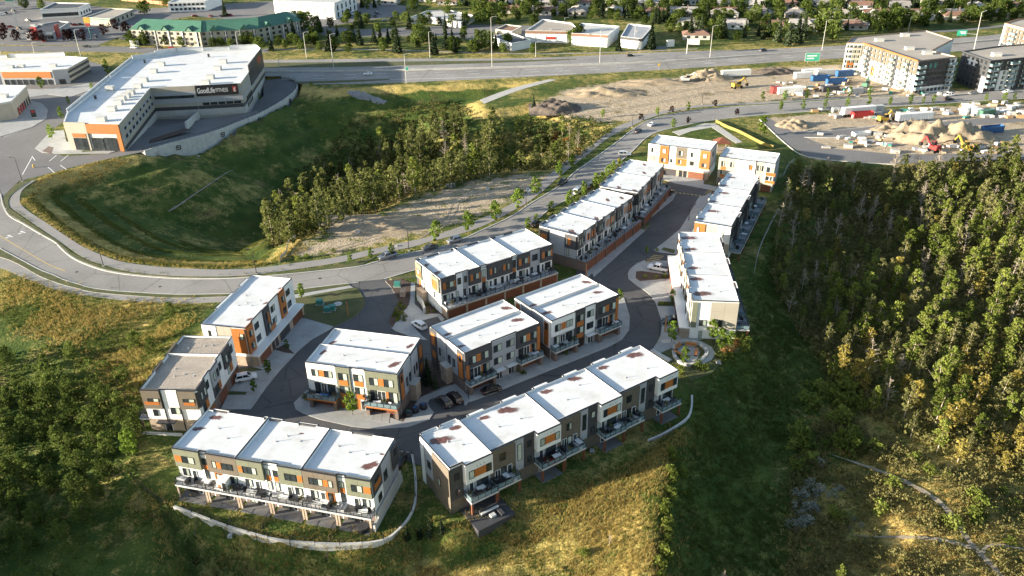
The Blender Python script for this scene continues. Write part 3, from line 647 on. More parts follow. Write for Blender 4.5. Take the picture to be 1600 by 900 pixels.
RW_ = random.Random(77)
class Row:
    def __init__(s, px, label, base='white', group='townhouse rows'):
        P = PX(px, TOP)
        u = ((P[1]-P[0])+(P[2]-P[3])); s.L = (((P[1]-P[0]).length+(P[2]-P[3]).length)/2); s.D = ((P[3]-P[0]).length+(P[2]-P[1]).length)/2
        v = ((P[3]-P[0])+(P[2]-P[1]))
        # mean direction from both axes
        a1 = math.atan2(u.y, u.x); a2 = math.atan2(v.y, v.x)-math.pi/2
        s.ang = math.atan2(math.sin(a1)*s.L+math.sin(a2)*s.D, math.cos(a1)*s.L+math.cos(a2)*s.D)
        s.u = Vector((math.cos(s.ang), math.sin(s.ang), 0)); s.v = Vector((-s.u.y, s.u.x, 0))
        ctr = sum(P, Vector())/4
        s.P0 = ctr-s.u*s.L/2-s.v*s.D/2; s.P0.z = 0
        s.root = thing('townhouse_row', label, 'townhouses', s.P0, s.ang, group)
        s.base = base; s.bays = []; s.cells = []
        s.FACE = {'F': ((0, 0), 0, s.L), 'R': ((s.L, 0), math.pi/2, s.D), 'B': ((s.L, s.D), math.pi, s.L), 'K': ((0, s.D), -math.pi/2, s.D)}
    def world(s, x, y, z=0): return s.P0+s.u*x+s.v*y+Vector((0, 0, z))
    def face_pt(s, f, d, z, out=0):
        (ox, oy), r, _ = s.FACE[f]
        return Vector((ox+d*math.cos(r)+out*math.sin(r), oy+d*math.sin(r)-out*math.cos(r), z))
    def at(s, f, px, z=TOP):
        """distance along a face of the point seen in image column px on its top edge"""
        lo, hi = 0.0, s.FACE[f][2]
        x0 = proj(s.world(*s.face_pt(f, lo, z)))[0]; x1 = proj(s.world(*s.face_pt(f, hi, z)))[0]
        sg = 1 if x1 > x0 else -1
        for _ in range(40):
            m = (lo+hi)/2
            if (proj(s.world(*s.face_pt(f, m, z)))[0]-px)*sg < 0: lo = m
            else: hi = m
        return lo
    def place(s, name, me, f, d, z, out=0, parent=None):
        p = s.face_pt(f, d, z, out); return mk(name, me, parent or s.root, p, s.FACE[f][1])
    def body(s, m=None, top=TOP-.85):
        b = MB(); b.box(0, s.L, 0, s.D, -1.5, top); b.build('wall', M[m or s.base], s.root)
    def bay(s, f, a, b, z0, z1, off, m, thin=False):
        (w) = b-a
        me = MB().box(0, w, -off, .02, 0, z1-z0).mesh('bay', M[m]); s.place('bay', me, f, a, z0)
        if z1 > TOP-.7: s.bays.append((f, a, b, off))
    def clad(s, f, a, b, z0, z1, m, out=0, nx=0, nz=0, t=.05):
        """cladding boards with open joints"""
        w = b-a; h = z1-z0; nx = nx or max(1, round(w/2.4)); nz = nz or max(1, round(h/2.2))
        for i in range(nx):
            for j in range(nz):
                me = panel_mesh(w/nx-.03, h/nz-.03, t, m, 'cladding_panel'); s.place('cladding_panel', me, f, a+w*i/nx+.015, z0+h*j/nz+.015, out)
    def win(s, f, a, b, z0, z1, nm='g', out=.05):
        if nm in 'gb' and RW_.random() < .33: nm = RW_.choice('gbbB')
        fm, pm = win_mesh(b-a, z1-z0, nm); o = s.place('door' if nm == 'D' else 'window', fm, f, a, z0, out)
        for p in pm: mk('pane', p, o)
    def gar(s, f, a, b, z1=2.5, m='garage', out=.03): s.place('garage_door', garage_mesh(b-a, z1, m), f, a, 0, out)
    def orange(s, f, a, b, z0, z1, out=.0): s.clad(f, a, b, z0, z1, 'orange', out, 1, 1, .08)
    def outline(s, x0, x1, y0, y1):
        """roof outline of a cell with the bays that reach the roof"""
        pts = []
        def edge(f, d0, d1, conv):
            bs = sorted([(max(a, d0), min(b, d1), o) for (ff, a, b, o) in s.bays if ff == f and min(b, d1)-max(a, d0) > .05])
            cur = []
            d = d0
            for a, b, o in bs:
                if a > d+.02: cur += [(d, 0), (a, 0)]
                cur += [(a, o), (b, o)]; d = b
            if d < d1-.02: cur += [(d, 0), (d1, 0)]
            for dd, o in cur:
                p = s.face_pt(f, dd, 0, o); q = (round(p.x, 4), round(p.y, 4))
                if not pts or (abs(pts[-1][0]-q[0])+abs(pts[-1][1]-q[1])) > .01: pts.append(q)
        e = .05
        edge('F', x0, x1, 0) if y0 < e else pts.extend([(x0, y0), (x1, y0)])
        edge('R', y0, y1, 0) if x1 > s.L-e else pts.extend([(x1, y0), (x1, y1)])
        edge('B', s.L-x1, s.L-x0, 0) if y1 > s.D-e else pts.extend([(x1, y1), (x0, y1)])
        edge('K', s.D-y1, s.D-y0, 0) if x0 < e else pts.extend([(x0, y1), (x0, y0)])
        out = []
        for q in pts:
            if not out or math.dist(out[-1], q) > .02: out.append(q)
        if math.dist(out[0], out[-1]) < .02: out.pop()
        # drop collinear points
        n = len(out); res = []
        for i in range(n):
            a, b, c = out[i-1], out[i], out[(i+1) % n]
            if abs((b[0]-a[0])*(c[1]-b[1])-(b[1]-a[1])*(c[0]-b[0])) > 1e-5: res.append(b)
        return res
    def inset(s, P, d):
        n = len(P); out = []
        for i in range(n):
            a, b, c = (Vector(P[i-1]), Vector(P[i]), Vector(P[(i+1) % n]))
            e1 = (b-a).normalized(); e2 = (c-b).normalized(); n1 = Vector((-e1.y, e1.x)); n2 = Vector((-e2.y, e2.x))
            k = (n1+n2); q = b+k*(d/max(1+n1.dot(n2), .2)); out.append((q.x, q.y))
        return out
    def roof(s, x0, x1, y0, y1, m='roof', hi=0.0, par=.42, pud=(), vents=3, seed=0):
        o = s.inset(s.outline(x0, x1, y0, y1), .012); top = TOP+hi
        i1 = s.inset(o, .2)
        MB().prism(i1, top-par-.06, top-par).build('roof', M[m], s.root)
        MB().ring(o, i1, TOP-.6, top-.03).build('parapet', M['roof'], s.root)
        MB().ring(s.inset(o, -.05), s.inset(o, .1), top-.22, top).build('parapet_cap', M['cap'], s.root)
        rng = random.Random(seed+int(x0*10)+int(y0*7))
        for k in range(vents):
            mk('roof_vent', vent_me, s.root, (x0+(x1-x0)*(.2+.6*(k+.5)/vents)+rng.uniform(-.8, .8), y0+(y1-y0)*rng.uniform(.3, .7), top-par))
        for (fu, fv, r, a) in pud: puddle(s.root, x0+(x1-x0)*fu, y0+(y1-y0)*fv, r, top-par+.006, a)
    def rail(s, f, segs, z, out0, h=1.05, glass=False):
        """railing along points (d, out) of a face"""
        b = MB()
        for (d0, o0), (d1, o1) in zip(segs[:-1], segs[1:]):
            p = s.face_pt(f, d0, z, o0); q = s.face_pt(f, d1, z, o1); L = (q-p).length
            b.beam(p+Vector((0,0,h)), q+Vector((0,0,h)), .07, .07); b.beam(p+Vector((0,0,.1)), q+Vector((0,0,.1)), .05, .05)
            if not glass: b.beam(p+Vector((0,0,.55)), q+Vector((0,0,.55)), .025, .025)
            n = max(1, round(L/1.45))
            for i in range(n+1):
                c = p.lerp(q, i/n); b.box(c.x-.04, c.x+.04, c.y-.04, c.y+.04, z, z+h+.02)
        b.build('railing', M['black'], s.root)
        if glass:
            for (d0, o0), (d1, o1) in zip(segs[:-1], segs[1:]):
                g = MB(); p = s.face_pt(f, d0, z, o0); q = s.face_pt(f, d1, z, o1); n = max(1, round((q-p).length/1.45))
                for i in range(n): g.beam(p.lerp(q, (i+.06)/n)+Vector((0,0,.57)), p.lerp(q, (i+.94)/n)+Vector((0,0,.57)), .02, .82)
                g.build('glass_panel', M['railglass'], s.root)
    def deck(s, f, a, b, z, dep, glass=False, posts=True, fm='lightgrey', pm='brick', left=True, right=True, front=True):
        me = MB().box(0, b-a, -dep, 0, -.02, .02).mesh('deck_floor', M['deck']); s.place('deck_floor', me, f, a, z)
        me = MB().box(-.03, b-a+.03, -dep-.03, -.0, -.34, -.021).mesh('deck_edge', M[fm]); s.place('deck_edge', me, f, a, z)
        seg = []
        if left: seg.append((a+.06, .1))
        seg += [(a+.06, dep-.06), (b-.06, dep-.06)]
        if right: seg.append((b-.06, .1))
        s.rail(f, seg, z, 0, glass=glass)
        if posts:
            for d in (a+.25, b-.25):
                p = MB().box(-.17, .17, -.17, .17, -1.5, z-.35).mesh('post', M[pm]); s.place('post', p, f, d, 0, dep-.3)
        return (f, a, b, z, dep)
    def spot(s, dk, fa, fo):
        f, a, b, z, dep = dk; p = s.face_pt(f, a+(b-a)*fa, z+.02, dep*fo); return s.world(p.x, p.y, p.z)
M['railglass'] = bpy.data.materials.new('rail_glass'); M['railglass'].use_nodes = True
_b = M['railglass'].node_tree.nodes['Principled BSDF']; _b.inputs['Base Color'].default_value = (.22,.33,.36,1); _b.inputs['Roughness'].default_value = .08; _b.inputs['Alpha'].default_value = .45
DECKS = []      # (row, deck, words)
def win_set(r, f, spec, out=.05):
    for a, b, z0, z1, nm in spec: r.win(f, a, b, z0, z1, nm, out)

# ---- row A: front left, three roofs, lit front with long deck
A = Row([(271,697),(581,749.5),(615.5,685),(325,639)], 'three-roof olive and white townhouse row with long front deck inside the curved white barrier')
A.body()
sec = [A.L/3*i for i in range(4)]
aF = lambda px: A.at('F', px)
def top_bay(r, f, a, b, m, wins, off=.45, z0=6.1, nx=0):
    r.bay(f, a, b, z0, TOP-.02, off, m); r.clad(f, a+.02, b-.02, z0+.02, TOP-.26, m, off, nx)
    for w in wins:
        k, p, q, c, d = w
        (r.orange(f, a+(b-a)*p, a+(b-a)*q, c, d, off+.01) if k == 'o' else r.win(f, a+(b-a)*p, a+(b-a)*q, c, d, k, off+.05))
x = [0, aF(311), aF(322), sec[1], aF(410), aF(434), sec[2], aF(526), aF(539.5), A.L]
top_bay(A, 'F', x[0], x[1], 'olive', [('o',.04,.3,7.3,8.75),('b',.3,.78,7.3,8.75)])
top_bay(A, 'F', x[2], x[3], 'taupe', [('g',.17,.3,7.3,8.8),('o',.3,.47,7.3,8.7),('b',.47,.85,7.3,8.7)])
top_bay(A, 'F', x[3], x[4], 'olive', [('o',.04,.2,7.3,8.75),('g',.22,.75,7.3,8.75)])
top_bay(A, 'F', x[5], x[6], 'olive', [('b',.25,.72,7.3,8.75),('o',.78,.98,7.3,8.75)])
top_bay(A, 'F', x[6], x[7], 'taupe', [('b',.17,.58,7.3,8.75),('o',.58,.74,7.3,8.75),('g',.74,.87,7.3,8.75)])
top_bay(A, 'F', x[8], x[9], 'olive', [('b',.22,.66,7.3,8.75),('o',.7,.98,7.3,8.75)])
for a, b, n in ((x[1], x[2], 1), (x[4], x[5], 2), (x[7], x[8], 1)):
    w = (b-a)/n
    for i in range(n):
        a0 = a+w*i
        A.win('F', a0+.1*w, a0+.1*w+min(.8, w*.6), 7.2, 8.6, 'g'); A.orange('F', a0+.1*w, a0+.1*w+min(.9, w*.65), 6.1, 7.2); A.win('F', a0+.12*w, a0+.12*w+min(.8, w*.6), 4.0, 6.0, 'g')
uw = A.L/6
for i in range(6):
    o = uw*i; flip = i % 2 == 0
    q = lambda t: o+(t if flip else uw-t)
    for t0, t1, z0, z1, nm in ((.8, 2.1, 3.9, 5.5, 'b'), (2.7, 3.6, 3.15, 5.4, 'D')):
        a, b = sorted((q(t0), q(t1))); A.win('F', a, b, z0, z1, nm)
    if i in (1, 4): a, b = sorted((q(3.7), q(5.3))); A.orange('F', a, b, 3.2, 6.05); A.win('F', a+.4, b-.4, 3.8, 5.6, 'g', .13)
    A.clad('F', o+.15, o+uw-.15, 0, 2.4, 'brick', 0, 1, 1); A.win('F', o+1.0, o+2.6, .15, 2.2, 'g', .06); A.win('F', o+3.2, o+4.0, .05, 2.15, 'D', .06)
    dk = A.deck('F', o, o+uw, 3.1, 1.95, left=(i == 0 or i % 2 == 0), right=(i == 5), pm='stone'); DECKS.append((A, dk, 'long lit front deck of the olive and white row'))
    me = MB().box(.3, uw-.3, -2.6, 0, -.05, .06).mesh('patio_slab', M['asphalt_mid']); A.place('patio_slab', me, 'F', o, 0)
A.bay('R', 0, .01, 9, TOP-.8, .01, 'charcoal')
A.clad('R', .05, A.D*.36, 6.0, TOP-.26, 'charcoal'); A.win('R', A.D*.1, A.D*.26, 8.3, 9.0, 'g'); A.orange('R', A.D*.06, A.D*.30, 7.0, 8.2, .05)
A.clad('R', A.D*.36, A.D*.74, 2.9, TOP-.26, 'grey'); A.clad('R', .05, A.D*.36, 2.9, 5.95, 'white'); A.win('R', A.D*.42, A.D*.55, 5.6, 7.6, 'g', .08)
A.clad('R', A.D*.74, A.D-.05, 5.0, TOP-.26, 'charcoal', .3); A.win('R', A.D*.82, A.D*.92, 7.6, 9.0, 'g', .37); A.clad('R', A.D*.74, A.D-.05, 2.9, 4.95, 'grey')
A.clad('R', .05, A.D-.05, -.2, 2.85, 'concrete', .22, 4, 1, .25); A.win('R', A.D*.15, A.D*.28, 3.4, 5.0, 'g', .08)
me = MB().box(0, A.D+2, -.5, 0, -1, 1.5).mesh('end_ledge', M['concrete']); A.place('end_ledge', me, 'R', -1.7, 0, .0)
A.clad('K', .05, A.D*.5, 2.9, TOP-.26, 'olive'); A.clad('K', A.D*.5, A.D-.05, 2.9, TOP-.26, 'white')
A.clad('B', .1, A.L-.1, 2.9, TOP-.26, 'grey', 0, 9, 3)
for i in range(12): A.win('B', 1+i*3.0, 2.4+i*3.0, 7, 8.5, 'g', .08)
for i in range(6): A.gar('B', 1+i*uw, 5+i*uw)
for (f, a, b) in (('B', 4, 8.5), ('B', 15, 19), ('B', 22, 26), ('B', 33, A.L-1)): A.bay(f, a, b, 3, TOP-.02, .5, 'charcoal')
P0 = ((.06,.72,.75,.2), (.17,.93,1.05,-.1))
A.roof(0, sec[1], 0, A.D, pud=((.1,.52,.85,.3),(.2,.86,1.0,0)), hi=.12, vents=2); A.roof(sec[1], sec[2], 0, A.D, pud=((.62,.80,.35,.3),), vents=3, hi=.05); A.roof(sec[2], sec[3], 0, A.D, pud=((.86,.32,1.25,.5),(.93,.62,.38,0)), vents=3)

# ---- row B: front right, four roofs, shaded front of white bays and taupe walls
B = Row([(703,733),(1055,574),(1000,539),(654.5,681)], 'four-roof townhouse row with white box bays and shaded taupe walls above the golden slope')
B.body('taupe')
bF = lambda px: B.at('F', px)
bb = [0, bF(764.9), bF(871.8), bF(967.5), B.L]
segs = []
def white_bay(a, b):
    B.bay('F', a, b, 6.0, TOP-.02, 1.0, 'white'); B.clad('F', a+.05, b-.05, 6.05, TOP-.26, 'white', 1.0, 2, 1, .03)
    w = b-a; B.win('F', a+.12*w, a+.3*w, 7.0, 8.7, 'g', 1.08); B.orange('F', a+.3*w, a+.74*w, 7.0, 8.7, 1.03); B.win('F', a+.74*w, a+.93*w, 7.0, 8.7, 'g', 1.08)
    for k in range(3): B.place('soffit_vent', MB().box(-.07,.07,-.05,0,-.07,.07).mesh('soffit_vent', M['black']), 'F', a+w*(.42+.13*k), 9.25, 1.04)
    B.win('F', a+.2*w, a+.2*w+.9, 2.85, 5.3, 'D'); B.win('F', a+.48*w, a+.92*w, 3.0, 5.4, 'g'); B.clad('F', a+.05, b-.05, 2.9, 5.95, 'grey', 0, 2, 1, .03)
def dark_part(a, b, m='charcoal'):
    B.clad('F', a+.03, b-.03, 2.9, TOP-.26, m, 0, 0, 3); w = b-a
    B.win('F', a+.35*w, a+.35*w+.9, 7.2, 8.6, 'g', .08); B.win('F', a+.35*w, a+.35*w+.9, 3.8, 5.0, 'g', .08)
dark_part(0, bF(722)); white_bay(bF(722), bb[1])
for k in range(1, 4):
    a, b = bb[k], bb[k+1] if k < 4 else B.L; w = b-a
    B.clad('F', a+.03, a+.35*w, 5.9, TOP-.26, 'taupe', .12, 3, 2); B.win('F', a+.13*w, a+.13*w+1.2, 7.0, 8.6, 'g', .2)
    B.win('F', a+.06*w, a+.14*w, 2.85, 5.3, 'D'); B.win('F', a+.16*w, a+.22*w, 2.9, 5.3, 'g'); B.win('F', a+.24*w, a+.31*w, 2.85, 5.3, 'D')
    B.clad('F', a+.36*w, a+.48*w, 2.9, TOP-.26, 'grey', .04, 1, 3); B.win('F', a+.39*w, a+.45*w, 5.2, 8.8, 'g', .1)
    dark_part(a+.48*w, a+.64*w); white_bay(a+.64*w, b)
for k in range(4):
    wb0 = bF(722) if k == 0 else bb[k]+.64*(bb[k+1]-bb[k]); e = bb[k+1]+(.34*(bb[k+2]-bb[k+1]) if k < 3 else .6)
    mid = bb[k+1]
    dk = B.deck('F', wb0, mid, 3.1, 2.6, glass=True, pm='garage', right=(k < 3)); DECKS.append((B, dk, 'shaded rear deck of the front right row'))
    if k < 3: dk = B.deck('F', mid+.02, e, 3.1, 2.3, glass=True, pm='garage', left=False); DECKS.append((B, dk, 'shaded rear deck of the front right row'))
    B.clad('F', wb0, mid, 0, 2.4, 'brick', 0, 2, 1); B.win('F', wb0+1, wb0+2.8, .2, 2.3, 'D', .06)
    me = MB().box(0, 4.5, -2.8, 0, -.6, .05).mesh('patio_slab', M['asphalt_mid']); B.place('patio_slab', me, 'F', wb0, 0)
Bd = B.D
B.clad('K', .03, Bd*.13, 0, TOP-.26, 'white', .05, 1, 3); B.clad('K', Bd*.14, Bd*.42, 2.9, TOP-.26, 'grey', 0, 1, 3); B.clad('K', Bd*.43, Bd-.03, 0, TOP-.26, 'taupe', .15, 2, 4)
B.win('K', Bd*.23, Bd*.34, 5.0, 6.6, 'g', .06); B.win('K', Bd*.62, Bd*.7, 4.0, 5.6, 'g', .22)
B.clad('R', .05, Bd-.05, 2.9, TOP-.26, 'white', 0, 4, 3)
B.clad('B', .1, B.L-.1, 2.9, TOP-.26, 'grey', 0, 12, 3)
for i in range(8): B.gar('B', 1+i*6.2, 5.4+i*6.2); B.win('B', 1.2+i*6.2, 2.8+i*6.2, 7, 8.6, 'g', .08); B.win('B', 3.6+i*6.2, 5+i*6.2, 4, 5.6, 'g', .08)
for k in range(4):
    for c in (.26, .76):
        m_ = B.L-(bb[k]+(bb[k+1]-bb[k])*c); B.bay('B', max(m_-1.7, .3), min(m_+1.7, B.L-.3), 3, TOP-.02, .6, 'white')
pb = [((.30,.73,1.6,-.5),(.80,.86,.9,-.3)), ((.30,.84,.85,-.4),(.62,.80,1.5,-.6)), ((.26,.84,1.0,-.4),(.74,.86,1.15,-.5)), ((.22,.84,.95,-.4),(.78,.82,1.45,-.5))]
for k in range(4): B.roof(bb[k], bb[k+1], 0, Bd, pud=pb[k], vents=2, seed=k, hi=.1*(3-k) if k == 0 else .0)

# ---- back to back blocks C, D, E
def front_bay(r, f, a, b, m, z0=3.0, off=.35, corner=None):
    """dark box with two windows, orange between, glazed wall behind a balcony below"""
    r.bay(f, a, b, 5.9, TOP-.02, off, m); r.clad(f, a+.02, b-.02, 5.92, TOP-.26, m, off, 0, 2)
    w = b-a; r.win(f, a+.13*w, a+.40*w, 7.0, 8.8, 'b', off+.05); r.orange(f, a+.40*w, a+.57*w, 7.0, 8.8, off+.02); r.win(f, a+.57*w, a+.86*w, 7.0, 8.8, 'b', off+.05)
    r.win(f, a+.10*w, a+.30*w, 2.9, 5.5, 'g'); r.win(f, a+.32*w, a+.58*w, 2.9, 5.5, 'D'); r.win(f, a+.66*w, a+.93*w, 3.0, 5.5, 'b'); r.orange(f, a+.58*w, a+.66*w, 2.9, 5.5)
def col_bay(r, f, a, b, m, orange=True, off=.0):
    r.clad(f, a+.02, b-.02, .1 if off else 2.9, TOP-.26, m, off, 1, 3); w = b-a
    for z in (4.0, 7.2):
        r.win(f, a+.18*w, a+.82*w, z, z+1.7, 'b', off+.07)
        if orange: r.orange(f, a+.2*w, a+.82*w, z-1.3, z-.02, off+.05)
def garage_under(r, f, a, b, door='garage'):
    r.clad(f, a, b, 0, 2.6, 'brick', .0, 1, 1, .02); r.gar(f, a+.5, b-.5, 2.35, door, .04)
    for d in (a+.2, b-.2): me = MB().box(-.35,.35,-1.6,0,-.3,2.5).mesh('pier', M['brick']); r.place('pier', me, f, d, 0, .0)
def entry(r, f, a, b, door='D'):
    w = b-a; r.win(f, a+.28*w, a+.28*w+1.0, .1, 2.4, door, .06); r.win(f, a+.28*w+1.05, a+.28*w+1.5, .1, 2.4, 'g', .06)
    me = MB().box(.12*w, .9*w, -1.1, 0, 2.55, 2.72).mesh('door_canopy', M['white']); r.place('door_canopy', me, f, a, 0)
C = Row([(476,566),(622.5,585),(656,527.5),(522.5,512)], 'white and olive back-to-back townhouse block with a blue table on its left balcony')
C.body()
cF = lambda px: C.at('F', px)
c = [0, cF(523.4), cF(546), cF(569.8), C.L]
C.clad('F', .03, c[1]-.03, 5.9, TOP-.26, 'white', .05, 3, 2); w_ = c[1]
C.win('F', .17*w_, .42*w_, 7.2, 8.9, 'b', .12); C.orange('F', .42*w_, .6*w_, 7.2, 8.9, .06); C.win('F', .6*w_, .88*w_, 7.2, 8.9, 'b', .12)
for p, q, nm in ((.22,.42,'g'), (.44,.62,'D'), (.66,.9,'g')): C.win('F', p*w_, q*w_, 2.9, 5.6, nm)
col_bay(C, 'F', c[1], c[2], 'olive', True, .25); C.bay('F', c[1], c[2], 2.9, TOP-.02, .24, 'olive'); col_bay(C, 'F', c[2], c[3], 'white'); front_bay(C, 'F', c[3], c[4], 'olive')
C.clad('F', c[3]+.02, c[4]-.02, 2.9, 5.85, 'olive', .0, 3, 1, .03)
C.gar('F', c[1]+.4, c[1]+1.6, 2.4, 'orange', .32); C.win('F', c[2]+1.6, c[2]+2.5, .1, 2.4, 'D', .06); C.orange('F', c[2]+.3, c[2]+1.5, .1, 2.6)
garage_under(C, 'F', .6, c[1]-.2); garage_under(C, 'F', c[3]+.2, C.L-.2)
DECKS.append((C, C.deck('F', .1, c[1]+.1, 2.75, 2.0, glass=True, posts=False, fm='orange'), 'left balcony of the olive and white island block'))
DECKS.append((C, C.deck('F', c[3]-.2, C.L, 2.75, 2.0, glass=True, posts=False, fm='orange'), 'right balcony of the olive and white island block'))
def end_wall(r, f, d1, m='charcoal', m2='charcoal', rev=False, base='grey'):
    D = r.FACE[f][2]; g = lambda a, b: (D*(1-b), D*(1-a)) if rev else (D*a, D*b)
    a, b = g(.005, .19); r.clad(f, a, b, 2.9, TOP-.26, m, .05, 1, 3); a, b = g(.04, .16); r.orange(f, a, b, 3.2, 9.2, .12); 
    a, b = g(.06, .12); r.win(f, a, b, 7.4, 9.0, 'g', .22)
    a, b = g(.2, .5); r.clad(f, a, b, 2.9, TOP-.26, base, 0, 2, 3); a, b = g(.51, .78); r.clad(f, a, b, 2.9, TOP-.26, base, .12, 2, 3)
    a, b = g(.79, .995); r.clad(f, a, b, .2, TOP-.26, m2, .2, 1, 4); a, b = g(.83, .94); r.orange(f, a, b, 6.2, 9.2, .27); r.orange(f, a, b, 2.8, 4.6, .27)
    for p in (.27, .4, .58, .68): a, b = g(p, p+.06); r.win(f, a, b, 4.6, 6.6, 'g', .15)
    a, b = g(.005, .78); r.clad(f, a, b, -.2, 2.85, 'brick', .06, 3, 1)
    a, b = g(.36, .55); me = MB().box(0, b-a, -1.6, 0, -.2, 4.2).mesh('chimney_chase', M['stone']); r.place('chimney_chase', me, f, a, 0)
    me = MB().box(-.1, b-a+.1, -1.7, 0, 4.2, 4.35).mesh('chase_cap', M['concrete']); r.place('chase_cap', me, f, a, 0)
end_wall(C, 'R', C.D); end_wall(C, 'K', C.D, rev=True, base='white')
def plain_back(r, f='B', m='grey'):
    Lf = r.FACE[f][2]; n = max(2, round(Lf/6)); w = Lf/n; r.clad(f, .05, Lf-.05, 2.9, TOP-.26, m, 0, n*2, 3)
    for i in range(n): r.win(f, i*w+.8, i*w+2.4, 7.1, 8.7, 'g', .08); r.win(f, i*w+3.4, i*w+4.8, 4, 5.6, 'g', .08); r.gar(f, i*w+.6, i*w+4.6)
plain_back(C)
h = C.D/2
C.roof(0, C.L, 0, h+.1, pud=((.09,.64,.75,1.2),(.90,.45,1.15,.8)), hi=.25, vents=3); C.roof(0, C.L, h+.1, C.D, pud=((.10,.25,.75,.9),(.93,.55,.8,.9)), vents=3)
Dk = Row([(725,551),(842.5,504),(786,467.5),(671,509)], 'grey and charcoal back-to-back townhouse block with a black sedan parked at its front')
Dk.body('grey'); dF = lambda px: Dk.at('F', px); d = [0, dF(767), dF(787), dF(806), Dk.L]
front_bay(Dk, 'F', d[0], d[1], 'charcoal'); front_bay(Dk, 'F', d[3], d[4], 'charcoal'); col_bay(Dk, 'F', d[1], d[2], 'grey', False); col_bay(Dk, 'F', d[2], d[3], 'grey', False)
Dk.orange('F', Dk.L-.9, Dk.L-.05, 3, 9.6, .4); Dk.orange('F', .05, .9, 2.9, 7.0, .4)
garage_under(Dk, 'F', .3, d[1]-.2); garage_under(Dk, 'F', d[3]+.2, Dk.L-.3); entry(Dk, 'F', d[1], d[2]); entry(Dk, 'F', d[2], d[3])
DECKS.append((Dk, Dk.deck('F', 0, d[1], 2.75, 1.9, glass=True, posts=False), 'left balcony of the charcoal island block'))
DECKS.append((Dk, Dk.deck('F', d[3], Dk.L, 2.75, 1.9, glass=True, posts=False), 'right balcony of the charcoal island block'))
end_wall(Dk, 'K', Dk.D, 'charcoal', 'charcoal', True); end_wall(Dk, 'R', Dk.D); plain_back(Dk)
h = Dk.D/2
Dk.roof(0, Dk.L, 0, h, pud=((.05,.42,.75,-.3),(.86,.62,1.15,-.6)), hi=.15); Dk.roof(0, Dk.L, h, Dk.D, pud=((.07,.3,.8,-.2),(.93,.5,1.15,-.8)))
E_ = Row([(861,501),(965,460),(908,427),(804,464)], 'white and charcoal back-to-back townhouse block at the inner bend of the dark street')
E_.body('grey'); eF = lambda px: E_.at('F', px); e = [0, eF(897.7), eF(914.4), eF(931), E_.L]
E_.bay('F', e[0], e[1], 5.9, TOP-.02, .3, 'white'); E_.clad('F', .03, e[1]-.03, 5.95, TOP-.26, 'white', .3, 2, 2); w_ = e[1]
E_.win('F', .14*w_, .38*w_, 7.0, 8.8, 'b', .38); E_.orange('F', .4*w_, .6*w_, 7.0, 8.8, .33); E_.win('F', .62*w_, .88*w_, 7.0, 8.8, 'b', .38)
for p, q, nm in ((.14,.36,'b'), (.4,.6,'D'), (.64,.9,'g')): E_.win('F', p*w_, q*w_, 2.9, 5.5, nm)
col_bay(E_, 'F', e[1], e[2], 'charcoal', True, .15); E_.bay('F', e[1], e[2], 2.9, TOP-.02, .14, 'charcoal'); col_bay(E_, 'F', e[2], e[3], 'white', False); front_bay(E_, 'F', e[3], e[4], 'charcoal')
E_.orange('F', E_.L-.9, E_.L-.05, 3, 9.6, .4)
garage_under(E_, 'F', .3, e[1]-.2, 'garage_dark'); garage_under(E_, 'F', e[3]+.2, E_.L-.3); entry(E_, 'F', e[2], e[3]); E_.orange('F', e[1]+.3, e[2]-.3, .1, 2.7, .12)
DECKS.append((E_, E_.deck('F', 0, e[1], 2.75, 1.9, glass=True, posts=False), 'left balcony of the block at the inner bend'))
DECKS.append((E_, E_.deck('F', e[3], E_.L, 2.75, 1.9, glass=True, posts=False), 'right balcony of the block at the inner bend'))
end_wall(E_, 'K', E_.D, 'white', 'white', True); end_wall(E_, 'R', E_.D); plain_back(E_)
h = E_.D/2
E_.roof(0, E_.L, 0, h, pud=((.07,.55,1.1,-.3),(.86,.6,.95,-.6)), hi=.15); E_.roof(0, E_.L, h, E_.D, pud=((.07,.25,.85,-.2),(.93,.45,1.0,-.8)))

# ---- podium rows F, G
def podium(r, f, a, b, dep, n, m='stone', door='garage', words='', fm='lightgrey'):
    w = (b-a)/n
    me = MB().box(0, b-a, -dep, 0, -.5, 2.55).mesh('podium', M[m]); r.place('podium', me, f, a, 0)
    for i in range(n):
        r.gar(f, a+w*i+.35, a+w*(i+1)-.35, 2.2, door, dep+.03)
        me = MB().box(-.22,.22,-.35,0,-.5,2.56).mesh('pier', M[m]); r.place('pier', me, f, a+w*i, 0, dep)
        DECKS.append((r, r.deck(f, a+w*i, a+w*(i+1), 2.92, dep+.25, posts=False, left=(i % 2 == 0), right=(i == n-1), fm=fm), words))
Fr = Row([(687.5,435),(862.5,381),(821,356),(649,406)], 'three-roof townhouse row with black boxed top floor, beside the entry street and plaza')
Fr.body('white'); fF = lambda px: Fr.at('F', px)
podium(Fr, 'F', 0, Fr.L, 2.6, 6, 'stone', words='deck above the garages of the three-roof row by the entry')
f_ = [0] + [fF(q) for q in (711,722,731,750,760,799,807,827,843.5)]+[Fr.L]
kinds = ['charcoal','white','grey','charcoal','slot','charcoal','slot','charcoal','grey','charcoal']
